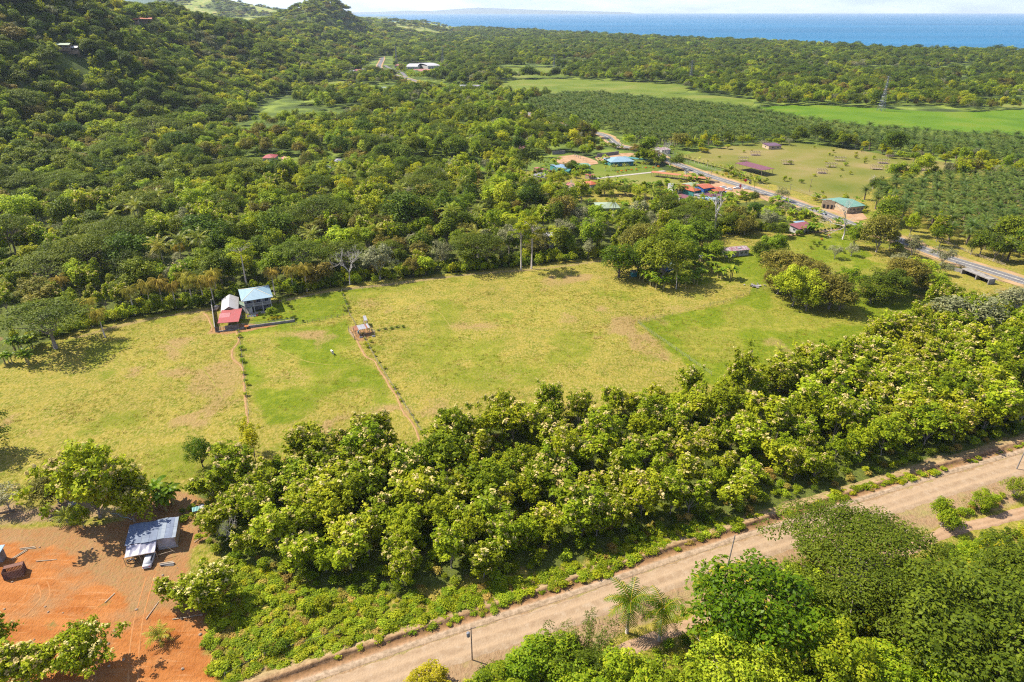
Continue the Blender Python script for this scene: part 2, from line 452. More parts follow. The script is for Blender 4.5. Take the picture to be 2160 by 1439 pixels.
def ground_material():
    m, N, L = newmat('ground_cover')
    o = N('ShaderNodeOutputMaterial'); b = N('ShaderNodeBsdfPrincipled')
    b.inputs['Roughness'].default_value = 0.95; b.inputs['Specular IOR Level'].default_value = 0.1
    t = N('ShaderNodeTexCoord')
    def noise(scale, detail=5, rough=0.6, stretch=None):
        n = N('ShaderNodeTexNoise'); n.inputs['Scale'].default_value = scale; n.inputs['Detail'].default_value = detail; n.inputs['Roughness'].default_value = rough
        src = t.outputs['Object']
        if stretch:
            mp_ = N('ShaderNodeMapping'); mp_.inputs['Scale'].default_value = stretch; mp_.inputs['Rotation'].default_value = (0, 0, 0.35); L(src, mp_.inputs[0]); src = mp_.outputs[0]
        L(src, n.inputs['Vector']); return n.outputs['Fac']
    fine = noise(0.9, 6, 0.7); mid = noise(0.22, 6, 0.65); tuft = noise(1.6, 4, 0.7, (1, 0.55, 1)); big = noise(0.035, 4, 0.6)
    def colmix(fac, a, c):
        mm = N('ShaderNodeMix'); mm.data_type = 'RGBA'
        if isinstance(fac, float): mm.inputs[0].default_value = fac
        else: L(fac, mm.inputs[0])
        for k, s in ((6, a), (7, c)):
            if isinstance(s, tuple): mm.inputs[k].default_value = (*s, 1)
            else: L(s, mm.inputs[k])
        return mm.outputs[2]
    def rampn(f, lo, hi):
        r = N('ShaderNodeMapRange'); r.inputs[1].default_value = lo; r.inputs[2].default_value = hi; L(f, r.inputs[0]); return r.outputs[0]
    def attr(n):
        a = N('ShaderNodeAttribute'); a.attribute_name = n; return a.outputs['Fac']
    def edge(f, n, amt=0.9):
        """break a mask's edge up with noise"""
        s = N('ShaderNodeMath'); s.operation = 'MULTIPLY_ADD'; s.inputs[1].default_value = amt; s.inputs[2].default_value = -0.5 * amt; L(n, s.inputs[0])
        ad = N('ShaderNodeMath'); ad.operation = 'ADD'; L(f, ad.inputs[0]); L(s.outputs[0], ad.inputs[1])
        g = N('ShaderNodeMath'); g.operation = 'MULTIPLY'; L(f, g.inputs[0]); g.inputs[1].default_value = 3.0; g.use_clamp = True
        r = rampn(ad.outputs[0], 0.25, 0.75)
        mu = N('ShaderNodeMath'); mu.operation = 'MULTIPLY'; L(r, mu.inputs[0]); L(g.outputs[0], mu.inputs[1]); mu.use_clamp = True
        return mu.outputs[0]
    grass = colmix(rampn(mid, 0.38, 0.62), (0.102, 0.120, 0.006), (0.200, 0.166, 0.022))
    grass = colmix(rampn(tuft, 0.42, 0.66), grass, (0.276, 0.210, 0.059))
    grass = colmix(rampn(fine, 0.54, 0.68), grass, (0.076, 0.086, 0.005))
    lush = colmix(rampn(fine, 0.35, 0.7), (0.062, 0.099, 0.003), (0.145, 0.163, 0.006))
    lush = colmix(rampn(mid, 0.5, 0.72), lush, (0.176, 0.185, 0.018))
    dry = colmix(rampn(tuft, 0.3, 0.7), (0.155, 0.104, 0.033), (0.281, 0.196, 0.074))
    dry = colmix(rampn(fine, 0.55, 0.75), dry, (0.178, 0.163, 0.044))
    earth = colmix(rampn(mid, 0.35, 0.65), (0.238, 0.112, 0.041), (0.231, 0.136, 0.061))
    earth = colmix(rampn(tuft, 0.5, 0.72), earth, (0.184, 0.136, 0.048))
    bare = colmix(rampn(noise(0.12, 6, 0.6, (1, 3, 1)), 0.35, 0.65), (0.231, 0.075, 0.016), (0.313, 0.126, 0.037))
    bare = colmix(rampn(noise(0.5, 5, 0.65, (0.3, 2.4, 1)), 0.55, 0.72), bare, (0.340, 0.170, 0.071))
    bare = colmix(rampn(noise(0.075, 6, 0.7), 0.52, 0.66), bare, (0.245, 0.129, 0.054))
    bare = colmix(rampn(noise(0.16, 7, 0.75), 0.60, 0.70), bare, (0.150, 0.112, 0.031))
    bare = colmix(rampn(fine, 0.62, 0.8), bare, (0.184, 0.061, 0.015))
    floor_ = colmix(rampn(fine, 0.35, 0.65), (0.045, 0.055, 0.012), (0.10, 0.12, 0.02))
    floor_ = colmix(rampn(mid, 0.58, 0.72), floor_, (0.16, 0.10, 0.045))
    verge = colmix(rampn(tuft, 0.3, 0.7), (0.197, 0.119, 0.061), (0.258, 0.177, 0.099))
    verge = colmix(rampn(mid, 0.48, 0.66), verge, (0.204, 0.170, 0.061))
    c = colmix(edge(attr('lush'), fine), grass, lush)
    c = colmix(edge(attr('dry'), tuft), c, dry)
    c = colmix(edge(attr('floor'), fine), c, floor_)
    c = colmix(edge(attr('verge'), fine), c, verge)
    c = colmix(edge(attr('dirt'), fine, 0.7), c, earth)
    c = colmix(edge(attr('bare'), fine, 0.5), c, bare)
    c = colmix(edge(attr('path'), fine), c, earth)
    hs = N('ShaderNodeHueSaturation'); L(c, hs.inputs['Color']); L(rampn(big, 0.2, 0.8), hs.inputs['Value'])
    mr = hs.inputs['Value'].links[0].from_node; mr.inputs[3].default_value = 0.86; mr.inputs[4].default_value = 1.14
    L(hs.outputs[0], b.inputs['Base Color'])
    bp = N('ShaderNodeBump'); bp.inputs['Strength'].default_value = 1.0; bp.inputs['Distance'].default_value = 0.3
    ad = N('ShaderNodeMath'); ad.operation = 'ADD'; L(tuft, ad.inputs[0]); L(fine, ad.inputs[1]); L(ad.outputs[0], bp.inputs['Height']); L(bp.outputs[0], b.inputs['Normal'])
    L(b.outputs[0], o.inputs['Surface'])
    return m

GM = ground_material()
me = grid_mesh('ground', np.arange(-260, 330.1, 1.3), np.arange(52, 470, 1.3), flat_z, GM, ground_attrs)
tag(link('ground', me), kind='structure')

# the plain beyond, as far as the shore
def plain_material():
    m, N, L = newmat('plain_cover')
    o = N('ShaderNodeOutputMaterial'); b = N('ShaderNodeBsdfPrincipled'); b.inputs['Roughness'].default_value = 0.95; b.inputs['Specular IOR Level'].default_value = 0.1
    t = N('ShaderNodeTexCoord'); n = N('ShaderNodeTexNoise'); n.inputs['Scale'].default_value = 0.03; n.inputs['Detail'].default_value = 9
    r = N('ShaderNodeValToRGB'); ramp(r, [(0.35, (0.035, 0.05, 0.012)), (0.5, (0.07, 0.10, 0.016)), (0.66, (0.16, 0.2, 0.03))])
    L(t.outputs['Object'], n.inputs[0]); L(n.outputs['Fac'], r.inputs[0]); L(r.outputs[0], b.inputs['Base Color']); L(b.outputs[0], o.inputs['Surface'])
    return m
mb = MB()
shore = [(x, y, -0.35) for x, y in COAST]
base = [(x, 60.0 if k else 60.0, -0.35) for k, (x, y) in enumerate(COAST)]
poly = [(-6000, -50, -0.35), (3500, -50, -0.35), (3500, COAST[-1][1] - 300, -0.35)] + shore[::-1] + [(-2500, 16000, -0.35), (-6000, 16000, -0.35)]
mb.poly(poly)
tag(mb.build('plain', plain_material()), kind='structure')

# open fields of the plain
def field_mat(name, a, c, d):
    m = mat(name, c, a, scale=0.02, rough=0.95, detail=8, spec=0.1, c3=d, bump=0.3)
    return m
FM_BRIGHT = field_mat('bright_field_grass', (0.048, 0.100, 0.003), (0.073, 0.133, 0.004), (0.104, 0.141, 0.010))
FM_PALE = field_mat('pale_field_grass', (0.063, 0.096, 0.007), (0.100, 0.130, 0.015), (0.141, 0.144, 0.030))
FM_TAN = field_mat('scrub_field_grass', (0.081, 0.100, 0.011), (0.133, 0.126, 0.026), (0.200, 0.148, 0.063))
FM_DIRT = mat('bare_lot_earth', (0.311, 0.200, 0.118), (0.244, 0.141, 0.074), scale=0.2, rough=0.95, spec=0.1)
FM_DRYLAWN = field_mat('mown_lawn_grass', (0.092, 0.111, 0.015), (0.130, 0.137, 0.026), (0.163, 0.152, 0.041))
FM_TRAIL = mat('trodden_grass', (0.215, 0.178, 0.044), (0.141, 0.137, 0.015), scale=1.0, rough=.95, spec=.1)
FIELDS = []
def field(name, px, m, z, zp=0.0):
    poly = GW(px)
    FIELDS.append(poly)
    P = resample([np.array(p) for p in poly] + [np.array(poly[0])], 8.0)[:-1]
    c = P.mean(0)
    w = 1 + 0.05 * (vnoise(P[:, 0], P[:, 1], 25, 9) - 0.5)
    P = c + (P - c) * w[:, None]
    mb = MB(); mb.poly([(p[0], p[1], z) for p in P])
    return tag(mb.build(name, m), kind='structure')
field('field', [(1590, 226), (1700, 221), (1840, 228), (2000, 236), (2180, 230), (2330, 228), (2330, 292), (2180, 288), (1990, 276), (1820, 264), (1690, 250)], FM_BRIGHT, -0.10)
field('field', [(2070, 212), (2180, 208), (2330, 206), (2330, 226), (2180, 228), (2060, 222)], FM_PALE, -0.14)
field('field', [(1340, 200), (1410, 198), (1530, 204), (1590, 214), (1560, 230), (1440, 222)], FM_PALE, -0.12)
field('field', [(1080, 168), (1160, 166), (1310, 172), (1440, 180), (1440, 196), (1330, 198), (1200, 200), (1090, 195), (1050, 180)], FM_PALE, -0.16)
field('field', [(1060, 142), (1160, 143), (1200, 152), (1190, 162), (1080, 164), (1030, 152)], FM_PALE, -0.18)
field('field', [(1170, 128), (1255, 127), (1250, 142), (1190, 144)], FM_PALE, -0.20)
field('field', [(490, 272), (560, 268), (640, 282), (600, 292), (500, 288)], FM_BRIGHT, -0.12)
field('field', [(410, 262), (460, 258), (500, 270), (440, 282)], FM_BRIGHT, -0.18)
field('field', [(655, 175), (720, 170), (740, 184), (680, 190)], FM_PALE, -0.12)
field('field', [(770, 182), (830, 180), (850, 190), (780, 194)], FM_PALE, -0.14)
field('field', [(880, 340), (960, 336), (1030, 345), (1020, 362), (930, 365), (880, 356)], FM_BRIGHT, -0.12)
field('field', [(400, 345), (520, 332), (640, 336), (700, 350), (560, 352), (430, 362)], FM_PALE, -0.14)
field('field', [(1430, 330), (1560, 305), (1680, 302), (1900, 330), (2060, 350), (2160, 362), (1880, 372), (1830, 410), (1760, 425), (1650, 395), (1520, 355)], FM_TAN, 0.08)
field('yard', [(1165, 333), (1210, 326), (1245, 334), (1262, 345), (1210, 350), (1180, 345)], FM_DIRT, -0.11)
field('yard', [(1255, 329), (1330, 322), (1350, 330), (1290, 340), (1260, 338)], FM_DIRT, -0.13)
field('lawn', [(1268, 377), (1400, 362), (1450, 375), (1420, 392), (1340, 388), (1280, 384)], FM_DRYLAWN, 0.10)
field('yard', [(1225, 350), (1330, 345), (1380, 352), (1400, 362), (1270, 376), (1230, 370)], FM_PALE, 0.09)
field('yard', [(1500, 385), (1560, 392), (1600, 410), (1530, 412), (1500, 402)], FM_DIRT, 0.105)
field('yard', [(1745, 440), (1800, 440), (1830, 462), (1790, 464), (1740, 448)], FM_DIRT, 0.11)

# --- hills
def hill_material():
    m, N, L = newmat('hill_cover')
    o = N('ShaderNodeOutputMaterial'); b = N('ShaderNodeBsdfPrincipled'); b.inputs['Roughness'].default_value = 0.95; b.inputs['Specular IOR Level'].default_value = 0.1
    t = N('ShaderNodeTexCoord'); n = N('ShaderNodeTexNoise'); n.inputs['Scale'].default_value = 0.05; n.inputs['Detail'].default_value = 8
    r = N('ShaderNodeValToRGB'); ramp(r, [(0.3, (0.03, 0.04, 0.01)), (0.55, (0.06, 0.085, 0.014)), (0.7, (0.11, 0.13, 0.025))])
    r2 = N('ShaderNodeValToRGB'); ramp(r2, [(0.3, (0.10, 0.15, 0.03)), (0.5, (0.19, 0.22, 0.045)), (0.7, (0.32, 0.25, 0.10))])
    a = N('ShaderNodeAttribute'); a.attribute_name = 'pasture'
    mm = N('ShaderNodeMix'); mm.data_type = 'RGBA'
    L(t.outputs['Object'], n.inputs[0]); L(n.outputs['Fac'], r.inputs[0]); L(n.outputs['Fac'], r2.inputs[0])
    L(a.outputs['Fac'], mm.inputs[0]); L(r.outputs[0], mm.inputs[6]); L(r2.outputs[0], mm.inputs[7])
    L(mm.outputs[2], b.inputs['Base Color']); L(b.outputs[0], o.inputs['Surface'])
    return m
def hill_pasture(x, y):
    z = hill_z(x, y)
    n = vnoise(x, y, 140, 41, 4)
    return smooth((y - 2850) / 200) * smooth((n - 0.40) * 6)
HM = hill_material()
me = grid_mesh('hill', np.arange(-2300, -262, 14.0), np.concatenate([np.arange(120, 1900, 12.0), np.arange(1900, 4600, 20.0)]), hill_z, HM, lambda x, y: {'pasture': hill_pasture(x, y)})
tag(link('hill', me), kind='structure')

# far ranges, one ridge line behind the other
def mountain(name, pts_px, dist, depth, seed, m):
    prof = []
    for (u, v) in pts_px:
        dx, dy, dz = ray(u, v); t = dist / dy
        prof.append((dx * t, CAM_H + dz * t))
    xs = np.linspace(prof[0][0], prof[-1][0], 160)
    hs = np.interp(xs, [p[0] for p in prof], [p[1] for p in prof])
    ys = np.linspace(-1, 1, 41)
    X, T = np.meshgrid(xs, ys)
    H = np.maximum(np.tile(hs, (41, 1)), 0)
    nz = vnoise(X, T * depth, depth * 0.35, seed, 5)
    Z = H * (1 - np.abs(T) ** 1.2) * (1 - 0.45 * np.abs(T) ** 0.5 * (nz - 0.2)) - 3
    V = np.stack([X, dist + T * depth, Z], -1).reshape(-1, 3)
    i = (np.arange(40)[:, None] * 160 + np.arange(159)[None, :]).ravel()
    F = np.stack([i, i + 1, i + 161, i + 160], 1)
    tag(link(name, np_mesh(name, V, F, m, None, True)), kind='structure')
MTM = mat('mountain_forest', (0.045, 0.075, 0.03), (0.03, 0.05, 0.02), scale=0.002, rough=0.95, spec=0.05)
mountain('mountain', [(250, 4), (320, -4), (365, -3), (420, 2), (470, 6), (520, 12), (560, 15), (610, 22), (680, 26)], 9000, 1100, 3, MTM)
mountain('mountain', [(-300, -30), (0, -26), (200, -16), (330, -14), (430, -4), (500, 8), (560, 14), (600, 18), (660, 22), (700, 25)], 13500, 2000, 8, MTM)
mountain('mountain', [(740, 26), (800, 25), (860, 22), (910, 23), (960, 19), (1010, 16), (1060, 18), (1110, 20), (1180, 22), (1260, 24), (1330, 26)], 34000, 1500, 12, MTM)

# --- sea
def sea_material():
    m, N, L = newmat('sea_water')
    o = N('ShaderNodeOutputMaterial'); b = N('ShaderNodeBsdfPrincipled')
    t = N('ShaderNodeTexCoord'); mp_ = N('ShaderNodeMapping'); mp_.inputs['Scale'].default_value = (0.0004, 0.0022, 1)
    n = N('ShaderNodeTexNoise'); n.inputs['Scale'].default_value = 1.0; n.inputs['Detail'].default_value = 8
    r = N('ShaderNodeValToRGB'); ramp(r, [(0.35, (0.008, 0.085, 0.170)), (0.65, (0.012, 0.112, 0.215))])
    n2 = N('ShaderNodeTexNoise'); n2.inputs['Scale'].default_value = 0.12; n2.inputs['Detail'].default_value = 5
    bp = N('ShaderNodeBump'); bp.inputs['Strength'].default_value = 0.25; bp.inputs['Distance'].default_value = 1.5
    L(t.outputs['Object'], mp_.inputs[0]); L(mp_.outputs[0], n.inputs[0]); L(n.outputs['Fac'], r.inputs[0]); L(r.outputs[0], b.inputs['Base Color'])
    L(t.outputs['Object'], n2.inputs[0]); L(n2.outputs['Fac'], bp.inputs['Height']); L(bp.outputs[0], b.inputs['Normal'])
    b.inputs['Roughness'].default_value = 0.6; b.inputs['Specular IOR Level'].default_value = 0.12
    L(b.outputs[0], o.inputs['Surface'])
    return m
mb = MB()
mb.poly([(-42000, 800, -1.6), (60000, 800, -1.6), (60000, 40000, -1.6), (-42000, 40000, -1.6)])
tag(mb.build('sea', sea_material()), kind='structure')
# the beach, a strip of sand and surf below the trees
SAND = mat('beach_sand', (0.333, 0.281, 0.207), scale=0.02, rough=0.9)
cl = np.array(COAST); cl = resample([tuple(p) for p in cl], 60)
tag(strip('beach', cl, 22, -0.9, SAND, 5, 6.0, 3), kind='structure')

# --- roads and paths
def road_mat(name, c1, c2, c3, tracks=True, gravel=0.6):
    m, N, L = newmat(name)
    o = N('ShaderNodeOutputMaterial'); b = N('ShaderNodeBsdfPrincipled'); b.inputs['Roughness'].default_value = 0.95; b.inputs['Specular IOR Level'].default_value = 0.1
    t = N('ShaderNodeTexCoord'); n = N('ShaderNodeTexNoise'); n.inputs['Scale'].default_value = 0.6; n.inputs['Detail'].default_value = 7; n.inputs['Roughness'].default_value = 0.7
    r = N('ShaderNodeValToRGB'); ramp(r, [(0.32, c1), (0.52, c2), (0.7, c3)])
    L(t.outputs['Object'], n.inputs[0]); L(n.outputs['Fac'], r.inputs[0])
    a = N('ShaderNodeAttribute'); a.attribute_name = 'across'
    al = N('ShaderNodeAttribute'); al.attribute_name = 'along'
    # wheel tracks: two smoother, paler bands
    ab = N('ShaderNodeMath'); ab.operation = 'ABSOLUTE'; L(a.outputs['Fac'], ab.inputs[0])
    wv = N('ShaderNodeTexNoise'); wv.noise_dimensions = '1D'; wv.inputs['Scale'].default_value = 0.15; L(al.outputs['Fac'], wv.inputs['W'])
    s1 = N('ShaderNodeMath'); s1.operation = 'MULTIPLY_ADD'; s1.inputs[1].default_value = 0.16; s1.inputs[2].default_value = -0.36 - 0.08; L(wv.outputs['Fac'], s1.inputs[0])
    s2 = N('ShaderNodeMath'); s2.operation = 'ADD'; L(ab.outputs[0], s2.inputs[0]); L(s1.outputs[0], s2.inputs[1])
    s3 = N('ShaderNodeMath'); s3.operation = 'ABSOLUTE'; L(s2.outputs[0], s3.inputs[0])
    mr = N('ShaderNodeMapRange'); mr.inputs[1].default_value = 0.08; mr.inputs[2].default_value = 0.24; mr.inputs[3].default_value = 0.75 if tracks else 0.0; mr.inputs[4].default_value = 0.0; L(s3.outputs[0], mr.inputs[0])
    mm = N('ShaderNodeMix'); mm.data_type = 'RGBA'; L(mr.outputs[0], mm.inputs[0]); L(r.outputs[0], mm.inputs[6]); mm.inputs[7].default_value = (*[min(1, x * 1.18) for x in c2], 1)
    L(mm.outputs[2], b.inputs['Base Color'])
    n2 = N('ShaderNodeTexNoise'); n2.inputs['Scale'].default_value = 3.0; n2.inputs['Detail'].default_value = 4; L(t.outputs['Object'], n2.inputs[0])
    bp = N('ShaderNodeBump'); bp.inputs['Strength'].default_value = gravel; bp.inputs['Distance'].default_value = 0.15; L(n2.outputs['Fac'], bp.inputs['Height']); L(bp.outputs[0], b.inputs['Normal'])
    L(b.outputs[0], o.inputs['Surface'])
    return m
RM = road_mat('gravel_road_surface', (0.203, 0.136, 0.081), (0.248, 0.175, 0.108), (0.294, 0.224, 0.154))
TM = road_mat('track_surface', (0.210, 0.126, 0.066), (0.252, 0.164, 0.098), (0.287, 0.203, 0.126))
TYM = road_mat('tyre_track_earth', (0.238, 0.101, 0.032), (0.294, 0.133, 0.049), (0.329, 0.175, 0.070), False)
PM = road_mat('path_earth', (0.196, 0.115, 0.049), (0.252, 0.154, 0.070), (0.294, 0.196, 0.098), False)
def sunk(base, dip, amp, sc, seed, pw=4):
    # a crowned surface whose edges dip under the ground, so that its border is broken by the relief
    return lambda t, s: base - dip * np.abs(t) ** pw + amp * (vnoise(s, t * 4.0 + 50, sc, seed, 4) - .5) * (0.3 + np.abs(t))
tag(strip('dirt_road', DIRT_ROAD, 3.3, 0.0, RM, 27, 0.0, 4, lambda t, s: sunk(.15, .27, .20, 1.4, 4)(t, s) - 0.05 * np.exp(-((np.abs(t) - .33) / .10) ** 2)), kind='structure')
tag(strip('farm_track', TRACK, 1.8, 0.0, TM, 15, 0.0, 5, sunk(.12, .26, .26, 1.6, 15)), kind='structure')
for k, pth in enumerate((PATH_A, PATH_B, PATH_C)):
    tag(strip('footpath', pth, 0.48, 0.0, PM, 9, 0.0, 6 + k, sunk(.10 + .006 * k, .24, .26, 1.3, 60 + k, 2)), kind='structure')
# gravel edge, ditch and low cut bank along the far side of the road
def roadside_mat():
    m, N, L = newmat('roadside_earth')
    o = N('ShaderNodeOutputMaterial'); b = N('ShaderNodeBsdfPrincipled'); b.inputs['Roughness'].default_value = 0.95; b.inputs['Specular IOR Level'].default_value = 0.08
    t = N('ShaderNodeTexCoord'); n = N('ShaderNodeTexNoise'); n.inputs['Scale'].default_value = 1.1; n.inputs['Detail'].default_value = 7; n.inputs['Roughness'].default_value = .7
    n2 = N('ShaderNodeTexNoise'); n2.inputs['Scale'].default_value = .35; n2.inputs['Detail'].default_value = 5
    L(t.outputs['Object'], n.inputs[0]); L(t.outputs['Object'], n2.inputs[0])
    a = N('ShaderNodeAttribute'); a.attribute_name = 'across'
    j = N('ShaderNodeMath'); j.operation = 'MULTIPLY_ADD'; j.inputs[1].default_value = .34; j.inputs[2].default_value = -.17; L(n.outputs['Fac'], j.inputs[0])
    ad = N('ShaderNodeMath'); ad.operation = 'ADD'; L(a.outputs['Fac'], ad.inputs[0]); L(j.outputs[0], ad.inputs[1])
    mr = N('ShaderNodeMapRange'); mr.inputs[1].default_value = -1; mr.inputs[2].default_value = 1; L(ad.outputs[0], mr.inputs[0])
    r = N('ShaderNodeValToRGB'); ramp(r, [(0.0, (0.259, 0.184, 0.115)), (.20, (0.295, 0.223, 0.155)), (.30, (0.259, 0.155, 0.083)), (.39, (0.180, 0.104, 0.050)), (.47, (0.137, 0.076, 0.036)), (.56, (0.230, 0.144, 0.076)), (.70, (0.266, 0.191, 0.101)), (1.0, (0.223, 0.173, 0.072))])
    L(mr.outputs[0], r.inputs[0])
    r2 = N('ShaderNodeValToRGB'); ramp(r2, [(.36, (.62, .6, .55)), (.6, (1.1, 1.08, 1.05))]); L(n.outputs['Fac'], r2.inputs[0])
    mm = N('ShaderNodeMix'); mm.data_type = 'RGBA'; mm.blend_type = 'MULTIPLY'; mm.inputs[0].default_value = 1; L(r.outputs[0], mm.inputs[6]); L(r2.outputs[0], mm.inputs[7])
    L(mm.outputs[2], b.inputs['Base Color'])
    bp = N('ShaderNodeBump'); bp.inputs['Strength'].default_value = .9; bp.inputs['Distance'].default_value = .2; L(n.outputs['Fac'], bp.inputs['Height']); L(bp.outputs[0], b.inputs['Normal'])
    L(b.outputs[0], o.inputs['Surface']); return m
def side_prof(t, s):
    wob = .09 * (vnoise(s, s * 0, 9, 71, 3) - .5) * 2 + .05 * (vnoise(s, s * 0, 2.2, 72, 2) - .5) * 2
    q = t + wob * (1 - t * t)
    wind = .10 * np.exp(-((q + .66) / .13) ** 2) * vnoise(s, q * 6, 1.2, 73, 3) * 2
    face = .62 * smooth((q + .02) / .16) * (.35 + 1.1 * vnoise(s, s * 0, 7, 74, 4))
    fall = smooth((q - .12) / .88)
    z = .05 + wind + face * (1 - fall) + .16 * (vnoise(s, q * 5 + 30, 1.0, 75, 4) - .5)
    return np.where(np.abs(t) > .97, -.16, z)
def offset(line, d):
    g = np.gradient(line, axis=0); g /= np.linalg.norm(g, axis=1)[:, None]
    dd = d(np.arange(len(line))) if callable(d) else d
    return line + np.stack([-g[:, 1], g[:, 0]], 1) * (dd[:, None] if np.ndim(dd) else dd)
tag(strip('roadside', offset(resample([tuple(p) for p in DIRT_ROAD[::8]], .55), 6.0), 3.0, 0.0, roadside_mat(), 33, 0.0, 12, side_prof), kind='structure')
ASPH = mat('asphalt', (0.127, 0.121, 0.121), (0.102, 0.096, 0.096), scale=0.25, rough=0.9, detail=7, spec=0.2)
LINE = mat('road_paint', (0.62, 0.58, 0.42), (0.45, 0.42, 0.32), scale=0.6, rough=0.8)
VERG = mat('highway_verge_earth', (0.311, 0.200, 0.111), (0.222, 0.163, 0.059), scale=0.12, rough=0.95, detail=7, spec=0.1)
hl = HIGHWAY
tag(strip('highway_shoulder', hl, 6.6, 0.12, VERG, 5, 2.2, 13), kind='structure')
hw_o = tag(strip('highway', hl, 3.8, 0.17, ASPH, 5), kind='structure')
cum = np.concatenate([[0], np.cumsum(np.linalg.norm(np.diff(hl, axis=0), axis=1))])
for nm, off in (('edge_line', 3.25), ('edge_line', -3.25), ('centre_line', 0.1), ('centre_line', -0.1)):
    sub = offset(hl, off)[: np.searchsorted(cum, 700)]
    strip(nm, sub, 0.07, 0.178, LINE, 2, parent=hw_o)
tag(strip('village_road', resample(GW([(1500, 391), (1560, 398), (1610, 418), (1660, 440)]), 3), 2.0, 0.115, FM_DIRT, 3, 0.5, 14), kind='structure')
tag(strip('garden_path', resample(GW([(1665, 497), (1700, 492), (1740, 488), (1780, 482)]), 2), 1.1, 0.2, FM_DIRT, 3, 0.3, 15), kind='structure')
SLAB = mat('pale_concrete', (0.296, 0.266, 0.222), (0.222, 0.200, 0.163), scale=0.6, rough=0.9)
tag(strip('pavement', resample(GW([(1250, 378), (1330, 369), (1403, 361)]), 4), 1.6, 0.22, SLAB, 3, 0.1, 16), kind='structure')
for pth in [[(885, 133), (868, 129), (862, 121)], [(855, 146), (838, 150), (820, 143), (812, 138)], [(830, 157), (845, 152), (858, 164)]]:
    tag(strip('side_road', resample(GW(pth), 8), 3.2, 0.10, ASPH, 3), kind='structure')

# tyre tracks over the yard
k = 0
for pts in ([(318, 1215), (305, 1260), (292, 1310), (284, 1370), (280, 1450)], [(70, 1235), (60, 1260), (20, 1290)], [(90, 1230), (95, 1260), (60, 1300)]):
    ln = resample(GW(pts), 0.8)
    for sg in (-.75, .75):
        k += 1
        tag(strip('tyre_track', offset(ln, sg), 0.3, 0.0, TYM, 7, 0.0, 40 + k, sunk(.05 + .003 * k, .2, .24, 1.0, 140 + k, 2)), kind='structure')

for k, pts in enumerate(([(880, 655), (905, 650), (930, 662), (960, 700), (1010, 730)], [(1090, 625), (1180, 615), (1300, 600), (1420, 608), (1560, 598)], [(1000, 690), (1100, 700), (1220, 690), (1330, 660)], [(300, 700), (380, 740), (430, 780), (470, 840)], [(560, 720), (640, 760), (720, 770), (770, 760)])):
    tag(strip('cattle_trail', resample(GW(pts), 1.0), 0.4, 0.0, FM_TRAIL, 7, 0.0, 80 + k, sunk(.035 + .004 * k, .22, .34, 1.2, 90 + k, 2)), kind='structure')
